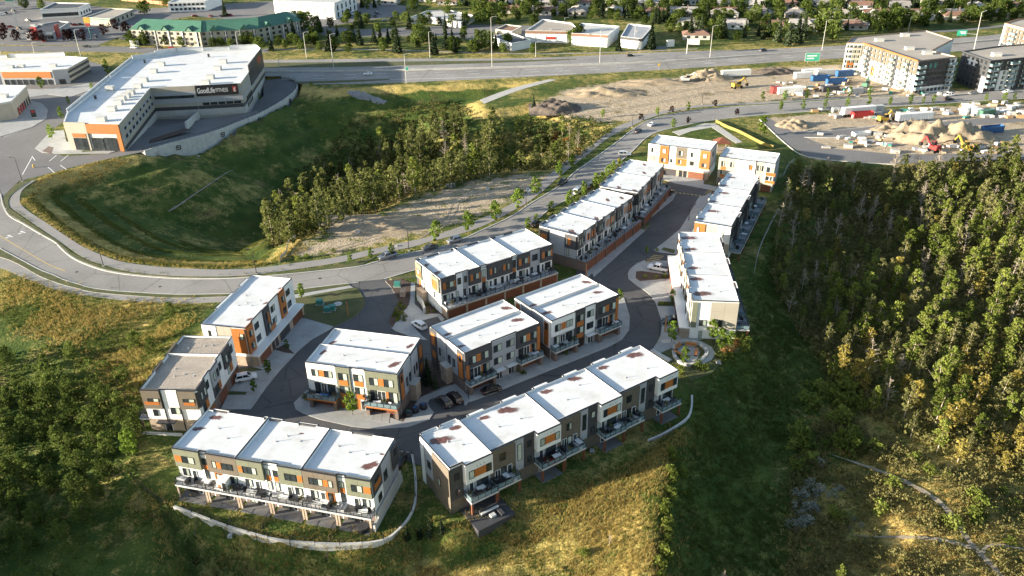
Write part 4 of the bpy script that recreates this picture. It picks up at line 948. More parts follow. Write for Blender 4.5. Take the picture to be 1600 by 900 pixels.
for i, k in enumerate(kinds):
    a, b = f_[i], f_[i+1]; w = b-a
    if k == 'charcoal':
        z0 = 5.8; Fr.bay('F', a, b, z0, TOP-.02, .45, k); Fr.clad('F', a+.02, b-.02, z0+.02, TOP-.26, k, .45, 0, 2)
        if w > 6.5: 
            for t in (.08, .62): Fr.orange('F', a+t*w, a+(t+.1)*w, 7.1, 8.8, .47); Fr.win('F', a+(t+.1)*w, a+(t+.26)*w, 7.1, 8.8, 'b', .5)
        else: Fr.orange('F', a+.1*w, a+.3*w, 7.0, 8.9, .47); Fr.win('F', a+.3*w, a+.8*w, 7.2, 8.8, 'b', .5); Fr.orange('F', a+.8*w, a+.92*w, 7.0, 8.9, .47)
    elif k == 'slot':
        Fr.win('F', a+.2*w, a+.8*w, 6.8, 9.0, 'g'); Fr.orange('F', a+.2*w, a+.8*w, 5.4, 6.8); Fr.win('F', a+.2*w, a+.8*w, 3.2, 5.4, 'g')
    else: Fr.clad('F', a+.02, b-.02, 2.95, TOP-.26, k, .05, 1, 3); Fr.win('F', a+.25*w, a+.75*w, 7.0, 8.8, 'g', .12)
for i in range(6):
    o = Fr.L/6*i; fl = i % 2; 
    for t0, t1, z0, z1, nm in ((.6,2.4,3.6,5.3,'b'), (2.8,3.5,3.0,5.2,'D'), (4.2,5.0,3.3,5.3,'g')):
        if fl: t0, t1 = Fr.L/6-t1, Fr.L/6-t0
        Fr.win('F', o+t0, o+t1, z0, z1, nm, .07)
Fr.clad('F', .05, Fr.L-.05, 2.95, 5.75, 'white', 0, 12, 1, .03)
Fd = Fr.D
Fr.clad('K', Fd*.02, Fd*.27, 5.6, TOP-.26, 'olive', .35, 1, 2); Fr.orange('K', Fd*.05, Fd*.24, 6.4, 8.2, .42); Fr.win('K', Fd*.1, Fd*.2, 7.0, 8.4, 'g', .48)
Fr.clad('K', Fd*.28, Fd*.66, 2.9, TOP-.26, 'white', 0, 2, 3); Fr.clad('K', Fd*.67, Fd*.985, 5.8, TOP-.26, 'olive', .3, 1, 2); Fr.orange('K', Fd*.74, Fd*.9, 6.6, 8.8, .36); Fr.win('K', Fd*.72, Fd*.77, 7.0, 8.6, 'g', .36)
Fr.clad('K', Fd*.67, Fd*.985, 0, 5.75, 'white', 0, 1, 2); Fr.clad('K', .05, Fd*.1, 0, 5.5, 'charcoal', .1, 1, 2); Fr.orange('K', Fd*.1, Fd*.18, 2.6, 5.4, .05)
Fr.win('K', Fd*.32, Fd*.37, 3.6, 5.4, 'g', .07); Fr.win('K', Fd*.72, Fd*.77, 3.4, 5.2, 'g', .07)
me = MB().box(0, 3.4, -1.5, 0, -.2, 3.4).mesh('chimney_chase', M['stone']); Fr.place('chimney_chase', me, 'K', Fd*.16, 0)
plain_back(Fr)
for a, b in ((4,7.5),(9.5,12),(15,19),(21.5,24),(27,31),(32.5,35)): Fr.bay('B', a, min(b, Fr.L-.2), 3, TOP-.02, .55, 'charcoal')
s3 = Fr.L/3
Fr.roof(0, s3, 0, Fd, pud=((.05,.68,1.0,.4),(.08,.28,1.1,.2)), hi=.12); Fr.roof(s3, 2*s3, 0, Fd, hi=.06); Fr.roof(2*s3, Fr.L, 0, Fd)
def g_row(px, n, label, words, pudl):
    r = Row(px, label); r.body('charcoal'); podium(r, 'F', -.2 if n == 3 else -1.5, r.L+.3, 3.0, 2*n, 'brick', 'garage', words, 'garage')
    u = r.L/n; D = r.D
    for k in range(n):
        o = u*k
        for (p, q, m, kind) in ((0,.26,'charcoal','w'), (.26,.36,'grey','n'), (.36,.6,'grey','o'), (.6,.88,'charcoal','o'), (.88,1,'grey','n')):
            a, b = o+u*p, o+u*q; w = b-a
            if kind == 'n': r.clad('F', a+.02, b-.02, 3, TOP-.26, m, 0, 1, 3); r.win('F', a+.2*w, a+.8*w, 7, 8.8, 'g', .07)
            else:
                r.bay('F', a, b, 5.9, TOP-.02, .4, m); r.clad('F', a+.02, b-.02, 5.92, TOP-.26, m, .4, 0, 2)
                if kind == 'o': r.orange('F', a+.2*w, a+.42*w, 6.9, 8.9, .42); r.win('F', a+.42*w, a+.66*w, 6.9, 8.9, 'g', .46); r.orange('F', a+.66*w, a+.85*w, 6.9, 8.9, .42)
                else: r.win('F', a+.2*w, a+.4*w, 7, 8.8, 'b', .46); r.win('F', a+.6*w, a+.8*w, 7, 8.8, 'b', .46)
        r.clad('F', o+.05, o+u-.05, 3, 5.85, 'white', 0, 4, 1, .03)
        for p, q, nm in ((.05,.2,'b'), (.24,.31,'D'), (.4,.55,'g'), (.62,.69,'D'), (.74,.92,'b')): r.win('F', o+u*p, o+u*q, 3.0 if nm == 'D' else 3.5, 5.4, nm, .06)
    r.clad('K', .05, D*.26, 3, TOP-.26, 'charcoal', .3, 1, 3); r.orange('K', D*.05, D*.22, 4.2, 8.4, .36); r.clad('K', D*.27, D*.68, 3, TOP-.26, 'grey', 0, 2, 3)
    r.clad('K', D*.69, D*.99, 5.9, TOP-.26, 'charcoal', .35, 2, 2); r.orange('K', D*.76, D*.86, 7, 8.9, .4); r.win('K', D*.73, D*.77, 7, 8.9, 'g', .42); r.clad('K', D*.69, D*.99, 3, 5.85, 'grey', 0, 1, 1); r.win('K', D*.73, D*.8, 3.4, 5.6, 'g', .06)
    r.clad('K', 0.05, D-.05, -.2, 2.9, 'brick', .1, 3, 1)
    r.clad('R', .05, D-.05, 3, TOP-.26, 'charcoal', 0, 3, 3); plain_back(r, m='charcoal')
    for k in range(n):
        for p, q in ((.08,.36), (.5,.8)): a = r.L-(u*k+u*q); r.bay('B', max(a, .1), a+u*(q-p), 3, TOP-.02, .7, 'charcoal')
    for k in range(n): r.roof(u*k, u*(k+1), 0, D, pud=pudl[k], hi=.0+.05*(n-k), seed=k)
    return r
G1 = g_row([(902.6,367.7),(989.1,306.5),(935.3,293.8),(842.4,353)], 3, 'charcoal three-roof townhouse row between the climbing road and the inner street', 'deck over brown garage doors of the charcoal three-roof row',
           [((.12,.2,1.5,.6),), ((.2,.12,1.0,.6),), ((.78,.22,.9,.6),(.45,.45,.9,.6))])
G2 = g_row([(996.5,300.2),(1036.6,256.9),(982.8,248.4),(938.5,290.7)], 2, 'charcoal two-roof townhouse row beside a black sedan at the far end of the inner street', 'deck over brown garage doors of the farther charcoal row', [((.1,.1,1.0,.5),(.15,.55,.9,.5)), ((.3,.3,.9,.5),(.85,.5,.9,.5))])
# ---- far blocks H, I
H = Row([(1013,223),(1111.4,235.2),(1120.7,220.9),(1027.3,210.1)], 'sunlit white and orange townhouse block with two garages closing the inner street')
H.body('white'); hF = lambda px: H.at('F', px); hh = [0]+[hF(q) for q in (1032,1046,1057.5,1075,1095)]+[H.L]
for i, m in enumerate(('white','orange','white','taupe','white','orange')):
    a, b = hh[i], hh[i+1]; w = b-a; off = .4 if m == 'orange' else .05
    H.clad('F', a+.02, b-.02, 6.0 if m != 'orange' else 3.4, TOP-.26, m, off if m != 'orange' else .35, 0, 2)
    if m == 'orange': H.bay('F', a, b, 3.3, TOP-.3, .34, 'orange'); H.win('F', a+.3*w, a+.7*w, 7.2, 8.9, 'B', .45); H.win('F', a+.25*w, a+.75*w, 4.0, 5.4, 'b', .45)
    else:
        H.win('F', a+.25*w, a+.6*w, 7.0, 8.7, 'b', .12); H.clad('F', a+.02, b-.02, 3.2, 5.95, 'orange' if i == 3 else ('white' if i == 2 else 'beige'), .02, 0, 1); H.win('F', a+.25*w, a+.55*w, 4.0, 5.4, 'g' if i else 'B', .1)
me = MB().box(-.3, H.L+.3, -2.2, 0, -.5, 2.75).mesh('podium', M['stone']); H.place('podium', me, 'F', 0, 0)
me = MB().box(-.4, H.L+.4, -2.4, 0, 2.76, 3.15).mesh('podium_cap', M['white']); H.place('podium_cap', me, 'F', 0, 0)
H.gar('F', H.L*.27, H.L*.50, 2.4, 'garage_dark', 2.23); H.gar('F', H.L*.70, H.L*.96, 2.4, 'garage', 2.23); H.win('F', H.L*.55, H.L*.6, .1, 2.4, 'g', 2.25); H.win('F', H.L*.62, H.L*.67, .1, 2.4, 'g', 2.25)
H.clad('R', .05, H.D-.05, 2.9, TOP-.26, 'grey', 0, 3, 3); H.win('R', 3, 4.4, 7, 8.6, 'g', .07); plain_back(H, m='white'); H.clad('K', .05, H.D-.05, 2.9, TOP-.26, 'white', 0, 3, 3)
H.roof(0, H.L, 0, H.D, vents=5, pud=((.08,.12,.5,0),(.42,.12,.5,0)))
I = Row([(1125,244.6),(1212,255.4),(1219.2,239.6),(1133.7,228.8)], 'sunlit white and beige townhouse block beside the dark wood at the far end')
I.body('beige'); iF = lambda px: I.at('F', px); ii = [0]+[iF(q) for q in (1138,1152,1182,1197)]+[I.L]
for i, m in enumerate(('beige','beige','white','beige','white')):
    a, b = ii[i], ii[i+1]; w = b-a; off = .3 if m == 'white' else .0
    if off: I.bay('F', a, b, 5.6 if i == 2 else 3, TOP-.02, off, 'white')
    I.clad('F', a+.02, b-.02, 5.65 if i == 2 else 3, TOP-.26, m, off, 0, 2)
    for t in ((.15,.65) if w > 3 else (.3,)):
        I.win('F', a+t*w, a+t*w+1.1, 7.0, 8.8, 'b', off+.08)
        if i in (0, 4): I.orange('F', a+t*w-.1, a+t*w+1.6, 5.7, 6.9, off+.05); I.win('F', a+t*w, a+t*w+1.1, 4.2, 5.6, 'b', off+.08); I.orange('F', a+t*w-.1, a+t*w+1.6, 3.1, 4.1, off+.05)
    if i == 2: I.orange('F', a+.7*w, a+.85*w, 7, 8.8, off+.05); I.orange('F', a+.4*w, a+.8*w, 3.9, 5.0)
I.gar('F', I.L*.8, I.L*.97, 2.4, 'garage', .06); I.clad('F', .1, I.L*.7, 0, 2.85, 'brick', 0, 3, 1)
I.clad('R', .05, I.D-.05, 2.9, TOP-.26, 'grey', 0, 3, 3); plain_back(I, m='white'); I.clad('K', .05, I.D-.05, 0, TOP-.26, 'beige', 0, 3, 3)
I.roof(0, I.L, 0, I.D, vents=5, pud=((.1,.2,.7,0),(.14,.5,.8,0),(.93,.6,.6,0)))
# ---- right-hand rows J, K with decks on the valley side
def valley_row(px, label, words, nsec, puds):
    r = Row(px, label); r.body('white'); u = r.D/nsec; W_ = r.L
    for k in range(nsec):
        o = u*k
        r.clad('R', o+.05, o+u*.5, 2.9, TOP-.26, 'charcoal', .0, 2, 3); r.bay('R', o+u*.5, o+u*.78, 3, TOP-.02, .7, 'charcoal'); r.clad('R', o+u*.78, o+u-.05, 2.9, TOP-.26, 'taupe', 0, 1, 3)
        for p, q, z0, z1, nm in ((.08,.2,7,8.6,'g'), (.28,.4,7,8.6,'g'), (.1,.26,2.9,5.2,'D'), (.3,.42,3.2,5.2,'g'), (.84,.94,7,8.6,'g')): r.win('R', o+u*p, o+u*q, z0, z1, nm, .07)
        r.win('R', o+u*.56, o+u*.72, 7, 8.6, 'g', .77)
        for h_ in (0, 1): DECKS.append((r, r.deck('R', o+u*(.02+.5*h_), o+u*(.46+.5*h_), 2.75, 3.2, glass=True, pm='garage', fm='deck'), words))
        oo = r.D-o-u      # road side runs the other way
        for p, q, m, off in ((.02,.3,'white',.0), (.3,.5,'orange',.25), (.5,.72,'white',.5), (.72,.98,'beige',.2)):
            if off > .3: r.bay('K', oo+u*p, oo+u*q, 3, TOP-.02, off, m)
            r.clad('K', oo+u*p+.02, oo+u*q-.02, 2.9, TOP-.26, m, off, 1, 3); r.win('K', oo+u*(p+.05), oo+u*(p+.05)+1.2, 7, 8.7, 'b', off+.08); r.win('K', oo+u*(p+.05), oo+u*(p+.05)+1.2, 3.8, 5.4, 'g', off+.08)
        me = MB().box(0, u-.1, -2.2, 0, -.3, 2.6).mesh('podium', M['stone']); r.place('podium', me, 'K', oo+.05, 0)
        me = MB().box(-.05, u-.05, -2.5, 0, 2.61, 2.9).mesh('podium_cap', M['white']); r.place('podium_cap', me, 'K', oo+.05, 0)
        for h_ in (0, 1): r.gar('K', oo+u*(.06+.5*h_), oo+u*(.42+.5*h_), 2.3, 'garage', 2.23)
        r.roof(0, W_, o, o+u, pud=puds[k], vents=2, hi=.06*(nsec-k), seed=k)
    r.clad('B', .05, W_-.05, 2.9, TOP-.26, 'white', 0, 3, 3)
    return r
J = valley_row([(1084.2,345.8),(1142.5,354.2),(1187.5,275),(1138.3,269.2)], 'three-roof townhouse row with an orange end wall, its decks over the wooded valley', 'valley deck of the three-roof row with the orange end', 3,
    [((.1,.2,.8,0),(.27,.68,1.3,0)), ((.1,.2,1.2,0),(.25,.75,1.2,0)), ((.1,.2,1.2,0),(.2,.75,1.0,0))])
w = J.L
J.clad('F', .03, w*.3, 5.4, TOP-.26, 'orange', .25, 2, 2); J.win('F', w*.06, w*.14, 7, 8.8, 'B', .33); J.clad('F', w*.3, w*.66, 2.9, TOP-.26, 'beige', 0, 2, 3); J.clad('F', w*.66, w-.03, 5, TOP-.26, 'white', .35, 1, 2); J.win('F', w*.78, w*.82, 7, 8.8, 'g', .42); J.clad('F', w*.72, w-.03, 0, 4.95, 'beige', .0, 1, 2)
K = valley_row([(1081.7,469.2),(1154.5,472.4),(1122.9,362.7),(1061.7,362.7)], 'townhouse row with five large rust stains on its roof, above the round parkette', 'valley deck of the row beside the parkette', 3,
    [((.22,.30,1.7,0),(.16,.88,1.3,0)), ((.16,.35,1.3,0),), ((.2,.2,1.3,0),(.2,.75,1.6,0))])
w = K.L
K.clad('F', .03, w*.12, 3.2, TOP-.26, 'olive', .3, 1, 2); K.clad('F', w*.12, w*.41, 2.9, TOP-.26, 'white', .05, 1, 3); K.clad('F', w*.41, w-.03, 2.9, TOP-.26, 'beige', .12, 2, 3, .05)
K.win('F', w*.18, w*.34, 3.6, 5.2, 'g', .13); K.win('F', w*.6, w*.69, 3.4, 5.4, 'g', .2); K.clad('F', .03, w-.03, -.6, 2.85, 'white', .02, 3, 1); K.win('F', w*.2, w*.28, .1, 2.2, 'g', .1)
# ---- left rows L, M
Lr = Row([(219.4,607.3),(305.4,608.2),(361,525),(285.6,522.3)], 'gravel-roofed townhouse row with taupe and white walls above the left slope')
Lr.body('white'); w = Lr.L; D = Lr.D
Lr.bay('F', 0, w*.34, 5.6, TOP-.02, .4, 'taupe'); Lr.clad('F', .02, w*.34-.02, 5.62, TOP-.26, 'taupe', .4, 1, 2); Lr.orange('F', w*.03, w*.3, 6.6, 7.4, .42); Lr.win('F', w*.1, w*.3, 7.4, 8.2, 'b', .47)
Lr.clad('F', w*.36, w*.66, 3, TOP-.26, 'white', .06, 1, 2); Lr.win('F', w*.46, w*.63, 4.2, 5.8, 'g', .13)
Lr.bay('F', w*.67, w, 5.6, TOP-.02, .4, 'taupe'); Lr.clad('F', w*.67+.02, w-.02, 5.62, TOP-.26, 'taupe', .4, 1, 2); Lr.orange('F', w*.75, w*.96, 6.6, 7.4, .42); Lr.win('F', w*.75, w*.96, 7.4, 8.2, 'b', .47)
for p in (.355, .655): Lr.place('downpipe', MB().box(-.09,.09,-.2,0,0,9.6).mesh('downpipe', M['black']), 'F', w*p, .2, .05)
Lr.win('F', w*.12, w*.2, 3.6, 5.2, 'g', .06); Lr.clad('F', .03, w-.03, -1.4, 2.85, 'stone', .05, 4, 1); Lr.win('F', w*.28, w*.42, -.1, 2.1, 'D', .12)
me = MB().box(w*.18, w*.52, -1.2, 0, 2.5, 2.7).mesh('door_canopy', M['cap']); Lr.place('door_canopy', me, 'F', 0, 0)
n = 3; u = D/n
for k in range(n):
    o = u*k
    Lr.bay('R', o, o+u*.55, 5.8, TOP-.02, .4, 'charcoal' if k != 1 else 'grey'); Lr.clad('R', o+.03, o+u*.55-.03, 5.85, TOP-.26, 'charcoal' if k != 1 else 'grey', .4, 2, 2)
    Lr.clad('R', o+u*.57, o+u-.03, 2.9, TOP-.26, 'white', 0, 1, 3); Lr.clad('R', o+.03, o+u*.55, 2.9, 5.75, 'charcoal' if k == 1 else 'white', 0, 2, 1)
    Lr.win('R', o+u*.1, o+u*.24, 7, 8.8, 'b', .47); Lr.win('R', o+u*.34, o+u*.48, 7, 8.8, 'g', .47); Lr.win('R', o+u*.66, o+u*.82, 7, 8.8, 'g', .07)
    Lr.win('R', o+u*.2, o+u*.4, 3.6, 5.4, 'g', .07); Lr.orange('R', o+u*.42, o+u*.6, 3.4, 5.5, .06); Lr.clad('R', o+.03, o+u-.03, 0, 2.8, 'brick', 0, 2, 1, .03); Lr.gar('R', o+u*.3, o+u*.9, 2.4, 'garage' if k else 'orange', .06)
Lr.clad('K', .05, D-.05, 2.9, TOP-.26, 'taupe', 0, 5, 3); plain_back(Lr, m='charcoal')
for a, b in ((3,8),(10,14)): Lr.bay('K', a, b, 3, TOP-.02, .4, 'taupe')
Lr.roof(0, w, 0, D*.64, 'gravel', vents=4, par=.6); Lr.roof(0, w, D*.64, D, 'gravel', hi=-.15, vents=3, par=.6)
DECKS.append((Lr, Lr.deck('K', D*.7, D-.2, 2.75, 2.2, fm='lightgrey'), 'left balcony of the gravel-roofed row'))
Mr = Row([(312.3,505),(381.2,512.6),(456.8,433.2),(394.4,430.4)], 'white townhouse row with an orange corner and dark garage doors over the wide sloped driveway')
Mr.body('white'); w = Mr.L; D = Mr.D
Mr.clad('F', .03, w*.33, 2.9, TOP-.26, 'white', .06, 1, 3); Mr.win('F', w*.14, w*.19, 7, 8.7, 'g', .13); Mr.clad('F', w*.35, w*.68, 2.9, TOP-.26, 'beige', 0, 2, 3)
Mr.clad('F', w*.7, w-.03, 3.5, TOP-.26, 'orange', .3, 1, 2); Mr.win('F', w*.88, w*.97, 7.2, 8.8, 'b', .4); Mr.clad('F', w*.4, w-.03, -.5, 2.6, 'stone', .04, 2, 1); Mr.win('F', w*.55, w*.63, .8, 2.2, 'b', .1)
n = 3; u = D/n
for k, (m1, m2) in enumerate((('orange','white'), ('charcoal','white'), ('orange','white'))):
    o = u*k if k else 0
    a, b = o, o+u*.36
    Mr.bay('R', a, b, 3.2, TOP-.02, .35, m1); Mr.clad('R', a+.02, b-.02, 3.3, TOP-.26, m1, .35, 1, 2)
    for z in (4.0, 7.2): Mr.win('R', a+u*.1, a+u*.27, z, z+1.6, 'b', .42)
    Mr.clad('R', b+.02, o+u-.02, 2.9, TOP-.26, m2, .0, 2, 3)
    for z in (3.9, 7.1): Mr.win('R', b+u*.12, b+u*.36, z, z+1.6, 'g', .07)
    if k == 1: Mr.orange('R', b-1.0, b+1.4, 3.3, 4.6, .42); Mr.orange('R', a+1.4, a+2.2, 5.8, 8.6, .42)
me = MB().box(0, D, -1.9, 0, -.3, 2.75).mesh('podium', M['stone']); Mr.place('podium', me, 'R', 0, 0)
me = MB().box(-.1, D+.1, -2.2, 0, 2.76, 3.1).mesh('podium_cap', M['white']); Mr.place('podium_cap', me, 'R', 0, 0)
for p, q, m in ((.04,.24,'garage'), (.28,.33,'garage_dark'), (.35,.40,'garage_dark'), (.45,.66,'garage_dark'), (.74,.96,'garage')): Mr.gar('R', D*p, D*q, 2.35, m, 1.93)
Mr.clad('K', .05, D-.05, 2.9, TOP-.26, 'white', 0, 5, 3); plain_back(Mr, m='white')
for a, b in ((2,6),(9.5,17)): Mr.bay('K', a, b, 3, TOP-.02, .5, 'white')
Mr.roof(0, w, 0, D, pud=((.9,.18,.7,.9),(.92,.5,.7,.9),(.92,.8,.55,.9)), vents=5)
# driveway slabs in front of the blocks
slabs([(790,590),(838,570),(847,575),(800,596)], 4, 2, .145, M['paving'])
slabs([(866,554),(912,536),(924,542),(879,561)], 4, 2, .145, M['paving'])
slabs([(930,528),(962,513),(970,521),(940,535)], 3, 2, .145, M['paving'])
slabs([(487,612),(525,622),(522,640),(478,628)], 3, 2, .145, M['paving'])
slabs([(575,640),(610,646),(608,662),(570,656)], 3, 2, .145, M['paving'])
slabs([(455,505),(510,508),(470,540),(425,537)], 4, 3, .145, M['paving'])
slabs([(418,550),(455,553),(425,585),(398,575)], 3, 3, .145, M['paving'])
slabs([(1014,414),(1056,408),(1060,424),(1008,422)], 4, 2, .145, M['paving'])
slabs([(1000,442),(1060,440),(1062,466),(1022,464)], 5, 3, .145, M['paving'])
slabs([(1040,271),(1062,274),(1058,284),(1038,281)], 3, 2, .145, M['paving'])
slabs([(925,428),(1002,366),(1005,364),(928,434)], 12, 1, .145, M['paving'])
# ================================================================ vehicles
def loft(b, secs, mi=0):
    """secs: list of rings (same count) of points"""
    n = len(secs[0]); i0 = len(b.v)
    for r in secs: b.v += [tuple(p) for p in r]
    for k in range(len(secs)-1):
        for j in range(n):
            a = i0+k*n+j; c = i0+k*n+(j+1) % n
            b.f.append((a, c, c+n, a+n)); b.m.append(mi)
    b.f.append(tuple(range(i0+n-1, i0-1, -1))); b.m.append(mi)
    e = i0+(len(secs)-1)*n; b.f.append(tuple(range(e, e+n))); b.m.append(mi)
def csec(x, w, zb, zt):
    return [(x, -w*.86, zb), (x, w*.86, zb), (x, w, zb+.16), (x, w*1.0, zt-.16), (x, w*.9, zt), (x, -w*.9, zt), (x, -w*1.0, zt-.16), (x, -w, zb+.16)]
wheel_b = MB(); wheel_b.tube([(0,-.11,0),(0,-.07,0),(0,.07,0),(0,.11,0)], [.28,.335,.335,.28], 14)
WHEEL = wheel_b.mesh('wheel', M['tyre'])
RIM = MB().tube([(0,-.118,0),(0,.118,0)], .2, 10).mesh('rim', M['rim'])
LAMP = MB().box(-.05,.05,-.2,.2,-.08,.08).mesh('headlight', M['lamp_w']); TAIL = MB().box(-.05,.05,-.18,.18,-.09,.09).mesh('taillight', M['lamp_r'])
CARS = {}
SPEC = {  # length, half width, hood z, belt z, roof z, stations
 'suv':   (4.7, .94, [(-2.33,.80,.35,.85),(-2.25,.9,.28,1.02),(-1.2,.94,.26,1.06),(.6,.94,.26,1.06),(1.0,.93,.26,1.03),(2.0,.9,.28,.92),(2.32,.80,.36,.74)], [(-2.15,.80,1.0),(-1.75,.72,1.66),(-.2,.74,1.72),(.35,.72,1.66),(1.15,.80,1.02)]),
 'sedan': (4.7, .91, [(-2.33,.78,.35,.82),(-2.2,.88,.27,.98),(-1.2,.91,.24,1.0),(.6,.91,.24,.98),(1.0,.9,.24,.94),(2.0,.88,.26,.80),(2.33,.76,.34,.64)], [(-1.75,.78,.96),(-.95,.67,1.40),(-.1,.69,1.45),(.3,.67,1.40),(1.15,.77,.94)]),
 'pickup':(5.7, .98, [(-2.83,.92,.45,1.12),(-2.8,.97,.4,1.18),(-.7,.98,.36,1.2),(.9,.98,.36,1.2),(1.2,.97,.36,1.18),(2.5,.95,.38,1.12),(2.83,.86,.45,.92)], [(-.75,.84,1.16),(-.6,.78,1.82),(.2,.8,1.9),(.75,.78,1.84),(1.5,.84,1.16)]),
 'van':   (5.0, .97, [(-2.48,.9,.38,1.1),(-2.45,.96,.3,1.2),(-1.2,.97,.28,1.2),(1.0,.97,.28,1.2),(1.5,.96,.28,1.15),(2.2,.92,.3,1.02),(2.48,.82,.38,.8)], [(-2.4,.84,1.15),(-2.25,.78,1.95),(.4,.8,2.0),(.9,.78,1.9),(1.9,.84,1.12)]),
}
def build_car(kind, col):
    Ln, hw, st, cab = SPEC[kind]; root = thing('parked_car', '', 'car')
    b = MB(); loft(b, [csec(*s) for s in st]); b.build('body', PAINT[col], root, smooth=False)
    # glasshouse: sides of glass, painted roof
    b = MB(); R = []
    zb = st[2][3]-.05
    (xr, wr, z0), (x1, w1, z1), (x2, w2, z2), (x3, w3, z3), (xf, wf, z4) = cab
    base = [(xr,-wr,z0),(xr,wr,z0),(xf,wf,z4),(xf,-wf,z4)]; topq = [(x1,-w1,z1),(x1,w1,z1),(x3,w3,z3),(x3,-w3,z3)]
    for k in range(4): b.face([base[k], base[(k+1) % 4], topq[(k+1) % 4], topq[k]][::-1])
    b.build('windows', M['carglass'], root)
    b = MB(); e = .05
    loft(b, [[(x, -w, z-e), (x, w, z-e), (x, w*.93, z+e), (x, -w*.93, z+e)] for x, w, z in ((x1-.08, w1, z1-.05), (x1+.2, w1+.01, z1), (x2, w2, z2), (x3+.08, w3, z3-.03))])
    b.build('roof', PAINT[col], root)
    b = MB()
    for s_ in (-1, 1):
        for p, q in (((xr, wr, z0), (x1, w1, z1)), ((xf, wf, z4), (x3, w3, z3)), (((xr+xf)/2, (wr+wf)/2+.012, (z0+z4)/2), ((x1+x3)/2, (w1+w3)/2+.012, (z1+z3)/2))):
            b.beam((p[0], p[1]*s_, p[2]), (q[0], q[1]*s_, q[2]), .09, .09)
    b.build('pillar', PAINT[col], root)
    if kind == 'pickup':
        MB().box(-2.7,-.85,-.78,.78,1.17,1.215).build('cargo_bed', M['black'], root)
    for sx in (.62, -.60):
        for sy in (-1, 1):
            w = mk('wheel', WHEEL, root, (sx*Ln/2, sy*(hw-.1), .335)); mk('rim', RIM, w)
    for sy in (-1, 1):
        mk('headlight', LAMP, root, (st[-1][0]-.07, sy*hw*.62, st[-1][3]-.02)); mk('taillight', TAIL, root, (st[0][0]+.06, sy*hw*.68, st[0][3]+.0))
    b = MB(); b.box(-.01,.012,-.25,.25,-.06,.06); b.build('number_plate', M['white'], root, (st[0][0]-.0, 0, .62))
    for sy in (-1, 1): MB().box(-.1,.1,-.09,.09,-.07,.07).build('mirror', PAINT[col], root, (xf-.25, sy*(hw+.04), z4+.06))
    return root
def car(kind, col, px, py, px2, py2, label, group=None, z=.04, far=False):
    """heading from the first pixel towards the second"""
    a, b = W(px, py, z), W(px2, py2, z); rz = math.atan2(b.y-a.y, b.x-a.x)
    k = (kind, col)
    if k not in CARS:
        CARS[k] = r = build_car(kind, col); r.location = a; r.rotation_euler = (0, 0, rz); r['label'] = label
        if group: r['group'] = group
        r.name = {'suv': 'parked_suv', 'sedan': 'parked_car', 'pickup': 'pickup_truck', 'van': 'minivan'}[kind]
        return r
    o = dup(CARS[k], a, rz, label)
    if group: o['group'] = group
    elif 'group' in o: del o['group']
    return o
car('suv','white',385,593,400,590,'white SUV parked on the driveway beside the gravel-roofed row', z=.18)
car('suv','white',655,511,644,504,'white SUV with a dark sunroof parked by the plaza paving')
car('sedan','black',768,612,786,606,'black sedan parked along the driveway of the charcoal island block', z=.16)
car('suv','dark',694,631,684,622,'charcoal SUV in the parking bay beside the waste bins')
car('suv','black',711,625,701,615,'black SUV in the parking bay, to the right of the charcoal one')
car('pickup','silver',606,403,592,407,'silver pickup truck with an open bed on the curving road')
car('sedan','grey',672,389,661,392,'grey hatchback parked on the curving road behind the silver pickup')
car('suv','silver',710,378,699,381,'silver SUV parked on the curving road above the three-roof row')
car('suv','black',879,287,872,292,'black SUV parked alone on the far kerb of the curving road')
car('van','white',903,301,909,296,'white van parked behind the charcoal three-roof row')
car('suv','dark',921,293,927,288,'charcoal SUV parked ahead of the white van behind the row')
car('suv','white',976,243,984,243,'white SUV parked behind the far charcoal row near the yellow sign')
car('sedan','dark',997,206,1004,202,'charcoal sedan driving on the bend of the curving road')
car('sedan','white',1019,196,1026,193,'white sedan driving ahead of the charcoal one on the bend')
car('suv','dark',838,352,846,346,'charcoal SUV parked between the two roofs along the curving road')
car('sedan','black',1047,303,1052,298,'black sedan parked at the end of the far garage row', z=.16)
car('pickup','white',1028,422,1018,420,'white pickup truck on the driveway beside the yellow crosswalk', z=.17)
car('pickup','black',1052,505,1036,506,'large black pickup truck on the driveway beside the parkette', z=.18)
car('sedan','black',626,722,634,708,'black sedan tucked against the end wall of the olive and white row')
car('sedan','white',575,117,569,117.2,'white sedan on the near carriageway of the highway')
car('sedan','black',985,88,990,87.5,'black sedan on the far carriageway of the highway')
car('suv','grey',1192,80,1198,79,'grey SUV on the highway above the construction yard')
car('suv','white',1482,150,1474,150.5,'white SUV on the boulevard by the tan apartments')
car('sedan','black',1482,156.5,1490,156,'black sedan passing the white SUV on the boulevard')
car('sedan','silver',1521,147,1513,147.5,'silver sedan on the boulevard right of the white SUV')
car('sedan','white',1574,145,1567,145.5,'white sedan on the boulevard, nearest the right edge')
ct = [('sedan','white',210,75.5),('sedan','black',248,75.5),('sedan','red',269,76),('suv','dark',290,76.5),('sedan','black',136,74),('suv','grey',192,62)]
for k_, c_, x_, y_ in ct: car(k_, c_, x_, y_, x_+6, y_+.05, {'white':'white','black':'black','red':'red','dark':'charcoal','grey':'grey'}[c_]+' car on the service road before the green-roofed hotel', 'cars on the service road')
rc = random.Random(3)
lot = [(10,22),(22,19),(44,33),(17,43),(8,46),(30,46),(82,27),(108,26),(124,25),(46,34),(110,39),(118,40),(126,39),(160,37),(166,38),(150,59),(70,65),(3,24),(95,44),(60,60),(140,46),(505,27),(540,21),(548,23),(562,26),(586,27),(590,22),(602,33),(610,29),(480,30),(455,30),(640,12),(650,9),(330,26),(345,26),(360,25),(305,26)]
